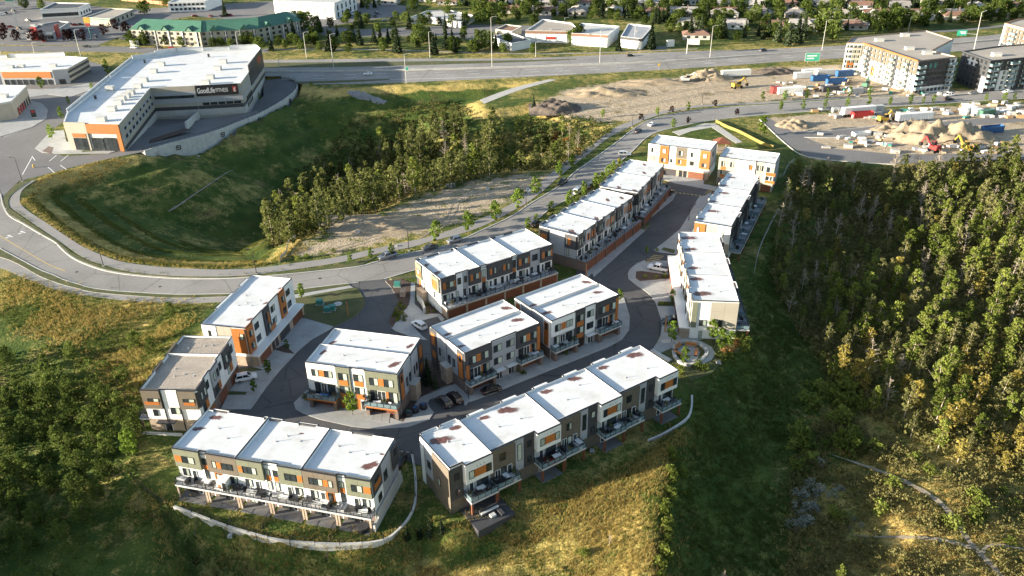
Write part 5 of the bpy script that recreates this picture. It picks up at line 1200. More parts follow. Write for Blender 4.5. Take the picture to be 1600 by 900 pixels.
for x_, y_ in lot:
    k_ = rc.choice(['sedan','suv','suv','sedan']); c_ = rc.choice(['white','black','grey','silver','dark','red'])
    car(k_, c_, x_, y_, x_+rc.choice([6,6,1.0]), y_+rc.choice([.5,-.5]), 'small '+{'dark':'charcoal'}.get(c_, c_)+' '+{'suv':'SUV','sedan':'car'}[k_]+' parked '+('before the low tan filling station' if x_ > 105 and x_ < 160 else 'left of the drive-in restaurant' if x_ < 48 else 'behind the drive-in restaurant' if x_ < 105 else 'beside the orange screens' if x_ < 200 else 'behind the hotel' if x_ < 400 else 'below the tall white building' if x_ < 530 else 'right of the tall white building'), 'cars in the far car parks')
for x_, y_, c_ in ((306,167.5,'dark'),(316,166.5,'black')): car('suv', c_, x_, y_, x_+1, y_-3, {'dark':'charcoal','black':'black'}[c_]+' SUV in the loading yard under the long low wall', z=-4.8)
def box_trailer(px, py, px2, py2, label, Ln=14, h=2.7, body='white', rear=None, name='semi_trailer', cat='trailer', z=.0):
    a, b_ = W(px, py, z), W(px2, py2, z); r = thing(name, label, cat, a, math.atan2(b_.y-a.y, b_.x-a.x))
    b = MB(); b.box(-Ln/2, Ln/2, -1.25, 1.25, 1.1, 1.1+h)
    b.build('cargo_box', M[body], r); b = MB()
    for i in range(int(Ln/1.2)): 
        for s_ in (-1, 1): b.box(-Ln/2+.6+i*1.2-.04, -Ln/2+.6+i*1.2+.04, s_*1.25-.03, s_*1.25+.03, 1.1, 1.1+h)
    b.build('rib', M['lightgrey'], r); MB().box(-Ln/2, Ln/2, -.5, .5, .8, 1.095).build('chassis', M['black'], r)
    for x_ in (-Ln/2+1.2, -Ln/2+2.4):
        for s_ in (-1, 1): mk('wheel', WHEEL, r, (x_, s_*1.05, .42)).scale = (1.3,)*3
    for s_ in (-.6, .6): MB().beam((Ln/2-2.5, s_, 0), (Ln/2-2.5, s_, 1.0), .15, .15).build('landing_leg', M['black'], r)
    return r

# ================================================================ street lamps, poles, signs
def street_lamp(base, top, label, kind='black', group=None, arm=2, z=None):
    z0 = Tz(*W(*base).xy) if z is None else z
    if z is None and abs(z0) > .2: p = G(*base); z0 = p.z
    else: p = W(*base, z0)
    h = hgt(base, top[1], z0); m = M['black'] if kind == 'black' else M['pole']
    r = thing('street_lamp' if kind == 'black' else 'highway_light', label, 'street lamp', p, 0, group)
    rr = .09 if kind == 'black' else .16
    MB().tube([(0,0,0),(0,0,h*.5),(0,0,h)], [rr*1.25, rr, rr*.7], 8).build('post', m, r)
    MB().box(-.28,.28,-.28,.28,-.3,.22).build('base', M['concrete'], r)
    sx = 1 if top[0] > base[0]+1 or arm > 0 else -1
    MB().tube([(0,0,h-.1),(sx*abs(arm)*.5,0,h+.35),(sx*abs(arm),0,h+.4)], rr*.55, 6).build('arm', m, r)
    MB().box(-.35,.35,-.14,.14,-.08,.06).build('lamp_head', m, r, (sx*abs(arm)+.2*sx, 0, h+.38))
    return r
for base, top, lab in [((35,284),(24,247),'black street lamp by the crossing at the street corner'), ((10,326),(0,296),'black street lamp at the left edge where the path bends'), ((162,416),(152,381),'black street lamp on the verge, left of the ravine path'), ((401,428),(394,391),'black street lamp on the verge above the white left row'),
    ((639,392),(637,357),'black street lamp before the bare soil, near the silver pickup'), ((822,322),(822,288),'black street lamp beside the path on the climbing road'), ((914,246),(914,231),'short black street lamp beside the wooded end of the path'), ((988,199),(990,176),'black street lamp on the inside of the road bend'), ((1097,163),(1098,147),'black street lamp by the small trees of the soil yard'), ((1076,345),(1076,321),'black street lamp on the pavement of the inner street')]:
    street_lamp(base, top, lab, arm=1.2 if top[0] >= base[0] else -1.2)
hw = [((479,90),(474,51)),((522,112),(515,54)),((635,130),(632,85)),((672,90),(670,50)),((769,106),(767,27)),((937,100),(939,47)),((1109,92),(1114,41)),((991,72),(992,37)),((837,89),(837,66)),((1284,80),(1292,32)),((1419,49),(1424,26)),((439,118),(438,92)),((126,87),(117,47)),((248,83),(244,54)),((55,86),(53,67)),((4,92),(0,70)),((372,75),(368,50)),((855,14),(853,5)),((882,40),(882,28)),((292,77),(290,60))]
ORD = ['first','second','third','fourth','fifth','sixth','seventh','eighth','ninth','tenth','eleventh','twelfth','thirteenth','fourteenth','fifteenth','sixteenth','seventeenth','eighteenth','nineteenth','twentieth','twenty-first','twenty-second']
for i_, (b_, t_) in enumerate(sorted(hw)): street_lamp(b_, t_, 'galvanised light pole along the highway, '+ORD[i_]+' of its kind from the left', 'w', 'light poles along the highway', 2.5)
# overhead sign gantry, blank sign, boards
def board(name, px, label, w, h, z0, m, cat='sign', rz=0.0, legs=2, mark=None):
    p = G(*px); r = thing(name, label, cat, p, rz)
    MB().box(-w/2, w/2, -.06, .06, z0, z0+h).build('panel', m, r); MB().box(-w/2-.08, w/2+.08, -.05, .05, z0-.08, z0+h+.08).build('border', M['white'], r)
    for i in range(legs): x_ = (-w*.3, w*.3)[i] if legs == 2 else 0; MB().tube([(x_, .12, 0), (x_, .12, z0+h*.6)], .07, 6).build('leg', M['pole'], r)
    if mark: mark(r, w, h, z0)
    return r
def whitelines(r, w, h, z0):
    for i, (f0, f1) in enumerate(((.1,.8), (.1,.62))): MB().box(-w/2+w*f0, -w/2+w*f1, -.09, -.061, z0+h*(.6-.33*i), z0+h*(.74-.33*i)).build('legend', M['white'], r)
board('highway_sign', (1268,99), 'large green highway sign with white legend beside the highway', 7.5, 4.2, 1.2, M['signgreen'], mark=whitelines)
p = W(1522, 77); r = thing('sign_gantry', 'cantilever pole carrying a green overhead sign behind the grey apartments', 'sign', p, math.radians(172))
MB().tube([(0,0,0),(.8,0,20)], [.3,.16], 8).build('post', M['pole'], r); MB().tube([(.3,0,8),(9,0,9)], .16, 6).build('arm', M['pole'], r); MB().tube([(.8,0,20),(-1.5,0,21)], .09, 6).build('lamp_arm', M['pole'], r)
MB().box(6,11,-.1,.1,7.4,10.4).build('panel', M['signgreen'], r); MB().box(6.6,9.8,.1,.13,9.2,9.6).build('legend', M['white'], r); MB().box(6.6,9.0,.1,.13,8.4,8.8).build('legend', M['white'], r)
p = W(1073, 84); r = thing('highway_board', 'pale angled message board on one post beside the highway', 'sign', p, math.radians(-14))
MB().tube([(0,0,0),(0,0,8.5)], .28, 8).build('post', M['pole'], r); MB().box(0,6.5,-.12,.12,5.2,8.2).build('panel', M['lightgrey'], r); MB().tube([(-.1,.2,8.3),(6.6,.2,8.3)], .12, 6).build('arm', M['pole'], r); MB().box(.8,5.4,-.16,-.121,6.6,7.0).build('legend', M['grey'], r)
r = board('advert_board', (1048,74), 'small white cabinet on the grass beyond the highway', 4.0, 3.6, .4, M['white'], 'cabinet', .2); MB().box(-2,2,.1,2.2,.2,3.9).build('cabinet_body', M['lightgrey'], r)
for px_, lab, m_ in (((967,262),'yellow diamond road sign behind the charcoal row','yellow'), ((1029,110),'yellow marker sign on the far highway shoulder','yellow')):
    p = W(*px_); r = thing('warning_sign', lab, 'sign', p); MB().tube([(0,0,0),(0,0,2.8)], .05, 6).build('post', M['pole'], r)
    b = MB(); b.box(-.55,.55,-.03,.03,-.55,.55); o = b.build('panel', M[m_], r, (0,-.06,3.0)); o.rotation_euler = (0, math.radians(45), 0)
board('blue_notice', (825,304), 'small blue notice on the path verge of the climbing road', .9, .7, 1.4, M['blue'], legs=1)
board('junction_sign', (636,112.5), 'small green and white sign on the highway shoulder', 1.6, 1.6, 1.0, M['signgreen'], legs=1)
p = W(53, 262); r = thing('yellow_hydrant', 'yellow post at the left street corner', 'hydrant', p); MB().tube([(0,0,0),(0,0,1.1),(0,0,1.3)], [.3,.3,.15], 8).build('body', M['yellow'], r); MB().tube([(-.45,0,.8),(.45,0,.8)], .12, 6).build('nozzle', M['yellow'], r)
# person walking on the path
def person(px, py, label, rz):
    p = G(px, py, .07); r = thing('person', label, 'person', p, rz)
    me = bpy.data.meshes.new('body'); V = [(0,0,.95),(0,0,1.15),(0,0,1.38),(0,0,1.5),(0,0,1.6),(0,.02,1.7), (0,.1,.9),(.12,.1,.5),(.02,.1,.08),(.16,.1,.04), (0,-.1,.9),(-.05,-.1,.5),(-.28,-.1,.12),(-.14,-.1,.04), (0,.2,1.4),(-.08,.25,1.12),(.06,.25,.9), (0,-.2,1.4),(.08,-.25,1.12),(.2,-.25,.92)]
    Ed = [(0,1),(1,2),(2,3),(3,4),(4,5),(0,6),(6,7),(7,8),(8,9),(0,10),(10,11),(11,12),(12,13),(2,14),(14,15),(15,16),(2,17),(17,18),(18,19)]
    R = [.15,.14,.16,.06,.1,.1,.1,.075,.05,.045,.1,.075,.05,.045,.065,.05,.035,.065,.05,.035]
    me.from_pydata(V, Ed, []); o = mk('body', me, r); me.materials.append(M['black'])
    sm = o.modifiers.new('skin', 'SKIN')
    for i, v in enumerate(me.skin_vertices[0].data): v.radius = (R[i], R[i]); v.use_root = (i == 0)
    o.modifiers.new('sub', 'SUBSURF').levels = 1
    MB().tube([(0,0,1.55),(0,0,1.66),(0,0,1.76)], [.10,.11,.06], 8).build('hair', M['black'], r)
    return r
person(184, 407.5, 'person in dark clothes walking on the path by the ravine', -.3)
# ================================================================ fences and barrier
def fence(pts, label, h=1.2, m='black', step=2.4, name='chain_link_fence', dz=0):
    P = [G(*p) if len(p) == 2 else Vector(p) for p in pts]; P = [Vector((p.x, p.y, 0)) for p in P]; P = crom(P, 6)
    r = thing(name, label, 'fence', (P[0].x, P[0].y, Tz(P[0].x, P[0].y))); o = P[0].copy(); o.z = Tz(o.x, o.y)
    Q = [P[0]]; acc = 0
    for a, b in zip(P[:-1], P[1:]):
        L = (b-a).length; t = step-acc
        while t < L: Q.append(a.lerp(b, t/L)); t += step
        acc = (acc+L) % step
    for q in Q: q.z = Tz(q.x, q.y)+dz
    pm = MB().box(-.04,.04,-.04,.04,-.3,h+.05).mesh('post', M[m])
    b = MB()
    for q in Q: mk('post', pm, r, q-o)
    for a, c in zip(Q[:-1], Q[1:]):
        for z in (h, h*.5, .08): b.beam(a-o+Vector((0,0,z)), c-o+Vector((0,0,z)), .05, .05)
    b.build('rail', M[m], r); return r
fence([(205,745),(230,770),(262,789)], 'black fence curving behind the pale shrub at the lawn corner')
for i in range(1, 6):
    q0, q1 = A.world(A.L/6*i, -2.7, 0), A.world(A.L/6*i, -8.2, 0); q0.z = q1.z = 0
    fence([tuple(q0), tuple(q1)], 'black fence dividing the back gardens below the long deck', group_ := 1.2) if False else None
    r = fence([tuple(q0), tuple(q0.lerp(q1, .5)), tuple(q1)], 'short black fence dividing the back gardens below the long deck'); r['group'] = 'fences between the back gardens'
fence([(1200,272),(1222,277),(1230,262),(1243,250)], 'fence along the top corner of the dark wood', m='pole')
fence([(1222,320),(1205,350),(1186,392),(1178,430)], 'long pale wire fence along the wooded valley beside the right rows', m='pole')
BAR = [(272,793),(300,803),(350,822),(400,837),(440,846),(500,851),(560,851),(600,845),(620,832),(638,812),(648,790),(650,765),(648,735),(644,712)]
def barrier():
    P = crom([Vector((p.x, p.y, 0)) for p in PX(BAR)], 8)
    r = thing('white_barrier', 'curved white concrete barrier round the back gardens at the front', 'barrier', P[0]); o = P[0].copy()
    S = []; acc = 0; cur = [P[0]]
    for a, b in zip(P[:-1], P[1:]):
        cur.append(b); acc += (b-a).length
        if acc > 3.6: S.append(cur); cur = [b]; acc = 0
    S.append(cur)
    for sg in S:
        b = MB(); tot = sum((c-a).length for a, c in zip(sg[:-1], sg[1:])); 
        if len(sg) < 2: continue
        sg = list(sg); d0 = (sg[1]-sg[0]).normalized()*.03; d1 = (sg[-2]-sg[-1]).normalized()*.03; sg[0] = sg[0]+d0; sg[-1] = sg[-1]+d1
        q0 = offset_line(sg, .19); q1 = offset_line(sg, -.19)
        k = 0
        for i in range(len(sg)):
            for p, z in ((q0[i], -2.2), (q0[i], .42), (q1[i], .42), (q1[i], -2.2)): b.v.append((p.x-o.x, p.y-o.y, z))
        n = len(sg)
        for i in range(n-1):
            for j in range(4): b.f.append((4*i+j, 4*i+(j+1) % 4, 4*i+4+(j+1) % 4, 4*i+4+j)); b.m.append(0)
        b.f.append((3,2,1,0)); b.m.append(0); b.f.append((4*n-4,4*n-3,4*n-2,4*n-1)); b.m.append(0)
        ob = b.build('barrier_panel', M['kerb'], r); bm = bmesh.new(); bm.from_mesh(ob.data); bmesh.ops.recalc_face_normals(bm, faces=bm.faces); bm.to_mesh(ob.data); bm.free()
    for sg in S: MB().box(-.05,.05,-.05,.05,0,1.5).build('post', M['black'], r, sg[0]-o)
    b = MB()
    for a, c in zip(P[:-1], P[1:]): b.beam(a-o+Vector((0,0,1.45)), c-o+Vector((0,0,1.45)), .04, .04)
    b.build('rail', M['black'], r)
barrier()
def low_wall(pts, label, m='kerb', w=.4, h=.5):
    P = crom([Vector((p.x, p.y, 0)) for p in PX(pts)], 5); r = thing('low_wall', label, 'wall', P[0]); o = P[0].copy(); b = MB()
    for a, c in zip(P[:-1], P[1:]):
        za, zc = Tz(a.x, a.y), Tz(c.x, c.y); b.beam(Vector((a.x-o.x, a.y-o.y, za+h/2-.4)), Vector((c.x-o.x, c.y-o.y, zc+h/2-.4)), w, h+.8)
    b.build('wall_body', M[m], r); return r
low_wall([(1013,690),(1040,678),(1072,657),(1080,640),(1081,620)], 'low pale retaining wall at the right end of the shaded gardens')
low_wall([(222,678),(250,679),(285,681)], 'short pale garden wall left of the olive and white row')
low_wall([(1018,548),(1033,557),(1047,565)], 'stepped pale wall beside the corner of the front right row', w=1.0, h=.4)
low_wall([(653,468),(660,478),(664,490)], 'low entrance wall beside the end of the entry row', w=.5, h=1.6)
low_wall([(626,462),(634,462)], 'stone entrance sign wall in the planting island', 'stone', 2.2, 1.6)
# ================================================================ parkette, bins, utilities, balconies
def ring_wall():
    P = crom([Vector((p.x, p.y, 0)) for p in PX([(1052,551),(1056,541),(1068,536),(1085,537),(1098,543),(1104,552),(1100,561),(1090,568),(1078,572),(1066,570),(1056,562)])], 5, True)
    r = thing('seating_wall', 'low round stone seating wall of the parkette', 'wall', P[0]); o = P[0]; n = len(P)
    for k in range(0, n, 2):
        a, c = P[k]-o, P[(k+2) % n]-o; a = a.lerp(c, .02); MB().beam(a+Vector((0,0,.3)), c+Vector((0,0,.3)), .7, .75).build('stone_block', M['kerb' if k % 4 else 'paving'], r)
ring_wall()
def bench(px, py, rz, label):
    p = W(px, py, .165); r = thing('park_bench', label, 'bench', p, rz)
    for i in range(4): MB().box(-1.3,1.3,-.3+.16*i,-.17+.16*i,.42,.48).build('seat_slat', M['cedar'], r)
    for i in range(3): MB().box(-1.3,1.3,.33,.38,.55+.16*i,.68+.16*i).build('back_slat', M['cedar'], r)
    for s_ in (-1.1, 1.1): MB().box(s_-.05,s_+.05,-.28,.36,0,.42).box(s_-.05,s_+.05,.38,.43,0,1.0).build('leg', M['black'], r)
bench(1079,541.5,-.3,'wooden bench at the top of the round parkette'); bench(1060,543,.9,'wooden bench at the upper left of the round parkette'); bench(1060,553.5,2.2,'wooden bench at the lower left of the round parkette'); bench(1087,552,-1.9,'wooden bench at the right of the round parkette')
def bin_(px, py, m, label, lidm):
    p = W(px, py, .06); r = thing('waste_container', label, 'bin', p)
    MB().tube([(0,0,0),(0,0,.75),(0,0,.85)], [.8,.85,.8], 14).build('body', M['black'], r); MB().tube([(0,0,.86),(0,0,1.0),(0,0,1.18)], [.86,.84,.45], 14).build('lid', M['cap'], r)
    MB().box(-.35,.35,-.3,.3,1.185,1.25).build('hatch', lidm, r)
bin_(638.5,649,'green','black round waste container with a green hatch, leftmost of three', M['green']); bin_(649,643.5,'blue','black round waste container with a blue hatch, middle of three', M['blue']); bin_(662,638,'blue','black round waste container nearest the parked cars', M['blue'])
MB_teal = MB().box(-.8,.8,-.6,.6,0,1.15).box(-.84,.84,-.64,.64,1.15,1.25)
ub = MB_teal.mesh('cabinet_body', M['teal'])
for k, (x_, y_, lab) in enumerate([(500,475,'teal utility box alone at the left of the corner lawn'),(512,486,'teal utility box, lowest of the pair on the corner lawn'),(519,483.5,'teal utility box, upper right of the pair on the corner lawn'),(621,447,'teal utility box at the top of the planting island')]):
    r = thing('utility_box', lab, 'utility box', W(x_, y_, .16)); mk('cabinet_body', ub, r); MB().box(-.75,.75,-.63,-.605,.1,1.1).build('door', M['teal'], r); MB().box(-1,1,-.8,.8,-.1,.06).build('plinth', M['concrete'], r)
r = thing('ground_vault', 'pale octagonal ground vault lid on the corner lawn', 'vault', W(528,475,.16)); MB().tube([(0,0,0),(0,0,.12)], 1.1, 8).build('lid', M['kerb'], r); MB().tube([(0,0,.12),(0,0,.15)], .4, 8).build('handle_plate', M['concrete'], r)
for x_, y_ in ((496,461.5),(519,460.5)): pass
for k, (x_, y_, lab) in enumerate(((647,497.5,'left of two looped bike racks on the plaza paving'),(661,494,'right of two looped bike racks on the plaza paving'))):
    r = thing('bike_rack', lab, 'bike rack', W(x_, y_, .15)); MB().tube([(0,.6*math.cos(a),.6+.6*math.sin(a)) for a in [math.pi*2*i/14-.5*math.pi for i in range(15)]], .035, 6).build('loop', M['pole'], r); MB().box(-.12,.12,-.12,.12,0,.03).build('base_plate', M['pole'], r)
# posts of orange timber (young tree stakes)
for x_, y_, lab in ((544,493,'orange timber post on the corner lawn'),(916,432,'orange timber post at the corner of the charcoal garage row'),(1039,518,'orange timber post in front of the black pickup')):
    r = thing('timber_post', lab, 'post', W(x_, y_, .15)); MB().box(-.14,.14,-.14,.14,0,4.2).build('post', M['cedar'], r); MB().box(-.2,.2,-.2,.2,4.2,4.3).build('post_cap', M['black'], r)
# deck furniture
def f_table(m):
    r = thing('patio_table', '', 'table'); MB().box(-.8,.8,-.5,.5,.7,.75).build('top', M[m], r)
    for x_ in (-.7,.7):
        for y_ in (-.4,.4): MB().box(x_-.03,x_+.03,y_-.03,y_+.03,0,.7).build('leg', M['black'], r)
    return r
def f_chair(m):
    r = thing('patio_chair', '', 'chair'); MB().box(-.3,.3,-.3,.3,.38,.46).build('seat', M[m], r); MB().box(-.3,.3,.26,.32,.46,.95).build('backrest', M[m], r)
    MB().box(-.34,-.29,-.3,.3,0,.62).build('side_frame', M['black'], r); MB().box(.29,.34,-.3,.3,0,.62).build('side_frame', M['black'], r); return r
def f_bbq():
    r = thing('barbecue', '', 'barbecue'); MB().box(-.45,.45,-.3,.3,.1,.85).build('cabinet', M['black'], r); MB().tube([(-.45,0,.9),(.45,0,.9)], .3, 10).build('lid', M['cap'], r); MB().box(-.85,-.46,-.25,.25,.8,.85).box(.46,.85,-.25,.25,.8,.85).build('side_shelf', M['black'], r); return r
def f_sofa(m):
    r = thing('outdoor_sofa', '', 'sofa'); MB().box(-1,1,-.4,.4,.12,.4).build('base', M['grey'], r); MB().box(-1,1,.25,.42,.4,.8).build('backrest', M['grey'], r)
    for x_ in (-.5,.5): MB().box(x_-.47,x_+.47,-.38,.22,.4,.52).build('cushion', M[m], r)
    return r
def f_planter():
    r = thing('planter', '', 'planter'); MB().tube([(0,0,0),(0,0,.5)], [.2,.28], 8).build('pot', M['concrete'], r); b = MB(); q = random.Random(5)
    for i in range(40):
        c = Vector((q.gauss(0,.16), q.gauss(0,.16), .65+q.random()*.5)); d = Vector((q.gauss(0,1), q.gauss(0,1), q.gauss(0,1))).normalized()*.13; e_ = d.orthogonal().normalized()*.1
        b.face([c-d-e_, c+d-e_, c+d+e_, c-d+e_])
    b.build('plant', M['lawn'], r); return r
FUR = [f_table('black'), f_chair('black'), f_chair('white'), f_bbq(), f_sofa('lightgrey'), f_planter(), f_table('white')]
FN = ['dark patio table', 'black patio chair', 'white patio chair', 'black barbecue', 'pale outdoor sofa', 'potted plant', 'white patio table']
used = set(); rf = random.Random(11)
for (row, dk, words) in DECKS:
    if row in (J, H): n = 2
    else: n = {True: 5, False: 4}[row in (A, B)]
    spots = [(.14,.35),(.36,.6),(.55,.3),(.74,.62),(.88,.35)]; rf.shuffle(spots)
    picks = rf.sample(range(len(FUR)), min(n, len(FUR)))
    for (fa, fo), k in zip(spots, picks):
        p = row.spot(dk, fa, fo); rz = row.ang+rf.choice([0, math.pi/2, math.pi, .4])+row.FACE[dk[0]][1]
        lab = FN[k]+' on the '+words
        if k not in used: used.add(k); o = FUR[k]; o.location = p; o.rotation_euler = (0, 0, rz); o['label'] = lab; o['group'] = 'furniture on the decks'
        else: dup(FUR[k], p, rz, lab, 'furniture on the decks')
def deck_at(row, i): return [d for d in DECKS if d[0] is row][i][1]
r = thing('outdoor_rug', 'bright red outdoor rug on a deck of the front right row', 'rug', B.spot(deck_at(B, 2), .66, .5), B.ang)
MB().box(-1.9,1.9,-1.3,1.3,0,.03).build('rug', M['red'], r)
for k, (x_, y_) in enumerate(((-1.1,.5),(.2,.6),(1.1,.3))): dup(FUR[1], r.location+Vector((x_*math.cos(B.ang)-y_*math.sin(B.ang), x_*math.sin(B.ang)+y_*math.cos(B.ang), .03)), B.ang+k, 'black patio chair on the bright red rug of the front right row', 'chairs on the red rug')
r = thing('table_cover', 'blue covered table on the left balcony of the island block', 'table', C.spot(deck_at(C, 0), .55, .45), C.ang); MB().box(-.9,.9,-.5,.5,.05,.75).box(-.95,.95,-.55,.55,.75,.8).build('cover', M['blue'], r); MB().box(-.8,.8,-.4,.4,0,.05).build('foot', M['black'], r)
r = thing('garden_shed', 'white box cabinet with dark open door on the long front deck', 'cabinet', A.spot(deck_at(A, 1), .5, .45), A.ang); MB().box(-.9,.9,-.7,.7,0,2.2).build('cabinet_body', M['white'], r); MB().box(.1,.85,-.74,-.705,.1,2.0).build('door', M['black'], r); MB().box(-.95,.95,-.78,.75,2.2,2.28).build('lid', M['white'], r); MB().box(-.7,-.2,-.73,-.705,.5,1.5).build('vent_panel', M['orange'], r)
r = thing('hot_tub_cover', 'round dark covered tub under the right end of the long front deck', 'tub', A.world(A.L-1.8, -1.7, .06)); MB().tube([(0,0,0),(0,0,.8)], 1.0, 14).build('tub', M['black'], r); MB().tube([(0,0,.8),(0,0,.92)], 1.05, 14).build('cover', M['charcoal'], r)
r = thing('corner_sofa', 'grey corner sofa set on the dark ground patio of the front right row', 'sofa', B.world(bF(722)+3.0, -4.4, 0)+Vector((0, 0, Tz(*B.world(bF(722)+2, -4, 0).xy)+.23)), B.ang); MB().box(-1.8,1.8,.6,1.3,0,.45).box(1.1,1.8,-1.2,.6,0,.45).build('base', M['charcoal'], r); MB().box(-1.75,1.75,.65,1.1,.45,.6).build('cushion', M['lightgrey'], r); MB().box(-.6,.4,-.6,.2,0,.4).build('table', M['lightgrey'], r); MB().box(-1.8,1.8,1.3,1.45,0,.9).build('backrest', M['charcoal'], r)
r = thing('patio', 'dark paved ground patio below the left deck of the front right row', 'patio', B.world(bF(722)-1.0, -6.2, 0)+Vector((0, 0, Tz(*B.world(bF(722)+2, -4, 0).xy)+.1)), B.ang); MB().box(0,7.5,0,6,-1.5,.12).build('paving', M['charcoal'], r)
# ================================================================ commercial buildings and apartments
class PB:
    """building on a polygon of roof corners (pixels at roof height, listed so that the ground plan runs counter-clockwise)"""
    def __init__(s, name, label, cat, px, zr, wall, roof, z0=-.5, par=.7, pm=None, capm='white', group=None):
        P = [W(a, b, zr) for a, b in px]
        A_ = sum(P[i].x*P[(i+1) % len(P)].y-P[(i+1) % len(P)].x*P[i].y for i in range(len(P)))
        s.flip = A_ < 0
        if s.flip: P = P[::-1]
        s.o = Vector((P[0].x, P[0].y, 0)); s.P = [Vector((p.x, p.y, 0))-s.o for p in P]; s.zr = zr; s.n = len(P); s.px = px[::-1] if s.flip else px
        s.root = thing(name, label, cat, s.o, 0, group)
        pl = [(p.x, p.y) for p in s.P]
        MB().prism(pl, z0, zr-par-.02).build('wall', M[wall], s.root)
        ins = Row.inset(s, pl, .3)
        MB().prism(Row.inset(s, pl, .02), zr-par-.01, zr-par+.04).build('roof', M[roof], s.root)
        MB().ring(pl, ins, zr-par-.3, zr).build('parapet', M[pm or wall], s.root)
        MB().ring(Row.inset(s, pl, -.08), Row.inset(s, pl, .38), zr+.005, zr+.1).build('parapet_cap', M[capm], s.root)
    def edge(s, a, b):
        """edge between two roof corners given by their indices in the pixel list"""
        f = (lambda i: s.n-1-i) if s.flip else (lambda i: i)
        p, q = s.P[f(a)], s.P[f(b)]
        # outward side: to the right of travel on a ccw plan
        if (f(a)+1) % s.n != f(b): p, q = q, p
        return p, q
    def put(s, name, me, e, d, z, out=0, parent=None):
        p, q = s.edge(*e); t = (q-p).normalized(); c = p+t*d+Vector((t.y, -t.x, 0))*out
        return mk(name, me, parent or s.root, (c.x, c.y, z), math.atan2(t.y, t.x))
    def elen(s, e): p, q = s.edge(*e); return (q-p).length
    def panel(s, e, f0, f1, z0, z1, m, t=.1, name='cladding_panel', out=0):
        L = s.elen(e); return s.put(name, panel_mesh((f1-f0)*L, z1-z0, t, m, name), e, f0*L, z0, out)
    def bands(s, e, zs, ms, t=.08):
        for (a, b), m in zip(zip(zs[:-1], zs[1:]), ms): s.panel(e, .003, .997, a+.02, b-.02, m, t if ms.index(m) else t+.06, 'siding_band')
    def wins(s, e, cols, rows, w, h, z0, dz, f0=.03, f1=.97, nm='g', out=.1):
        L = s.elen(e)
        for j in range(rows):
            for i in range(cols):
                fm, pm = win_mesh(w, h, nm); d = L*(f0+(f1-f0)*(i+.5)/cols)-w/2; o = s.put('window', fm, e, d, z0+dz*j, out)
                for p in pm: mk('pane', p, o)
    def top(s, name, px, size, m, h=1.2):
        p = W(px[0], px[1], s.zr); MB().box(-size[0]/2, size[0]/2, -size[1]/2, size[1]/2, 0, h).box(-size[0]/2-.1, size[0]/2+.1, -size[1]/2-.1, size[1]/2+.1, h, h+.15).build(name, M[m], s.root, (p.x-s.o.x, p.y-s.o.y, s.zr-.65))
def text_part(txt, name, size, m, parent, loc, rot, ext=.03, xs=1.0, bold=0):
    cu = bpy.data.curves.new(name, 'FONT'); cu.body = txt; cu.size = size; cu.extrude = ext; cu.offset = bold
    o = bpy.data.objects.new(name, cu); COL.objects.link(o)
    dg = bpy.context.evaluated_depsgraph_get(); me = bpy.data.meshes.new_from_object(o.evaluated_get(dg)); bpy.data.objects.remove(o)
    me.name = name; me.materials.clear(); me.materials.append(M[m]); q = mk(name, me, parent, loc); q.rotation_euler = rot; q.scale = (xs, 1, 1); return q
# ---- fitness building
ZG = 11.0
GL = PB('fitness_building', 'large white-roofed fitness building with a black name sign and an orange corner', 'building',
        [(99,192),(186,194),(235,137),(303,134),(376,130),(409,84),(400,76),(277,81.5),(207,92),(172,120),(105,175)], ZG, 'lightgrey', 'roof', z0=-12, par=.8, pm='roof', capm='roof')
zs = [-11,-7.5,-4.2,-2.6,.2,1.8,3.4,5.6,7.0,8.6,ZG-.05]
for e in ((2,3),(3,4),(4,5),(1,2)): GL.bands(e, zs, ['concrete','grey','beige','concrete','charcoal','beige','grey','beige','grey','beige'])
GL.wins((1,2), 9, 1, 2.6, 1.3, 4.0, 0, .05, .98, 'g', .2); GL.wins((1,2), 8, 1, 2.2, 1.0, 7.2, 0, .05, .98, 'g', .2)
GL.wins((2,3), 6, 1, 3.0, 1.2, 5.7, 0, .05, .95, 'g', .2); GL.wins((3,4), 5, 1, 3.0, 1.2, 2.0, 0, .1, .95, 'g', .2)
L_ = GL.elen((0,1))
GL.panel((0,1), .01, .40, 0, ZG+.4, 'beige', .5); GL.panel((0,1), .41, .99, 7.2, ZG-.1, 'orange', .6); GL.panel((0,1), .92, .99, .2, 7.15, 'orange', .6)
for f0, f1, z0, z1 in ((.12,.36,.3,5.2), (.45,.65,.3,5.4), (.67,.89,.3,5.6)):
    fm, pm = win_mesh((f1-f0)*L_, z1-z0, 'g'); o = GL.put('window', fm, (0,1), f0*L_, z0, .55); [mk('pane', p, o) for p in pm]
GL.panel((0,1), .12, .36, 5.4, 7.0, 'orange', .62)
GL.panel((4,5), .35, .98, 4.5, ZG+3.2, 'charcoal', .5); GL.panel((4,5), .40, .62, 7.5, 11, 'black', .56); GL.panel((4,5), .66, .94, 5, 13.5, 'black', .56); GL.panel((4,5), .72, .86, 9.5, 12.5, 'red', .62)
GL.wins((4,5), 4, 2, 2.0, 2.0, -2, 3, .1, .34, 'g', .2)
p4 = GL.P; 
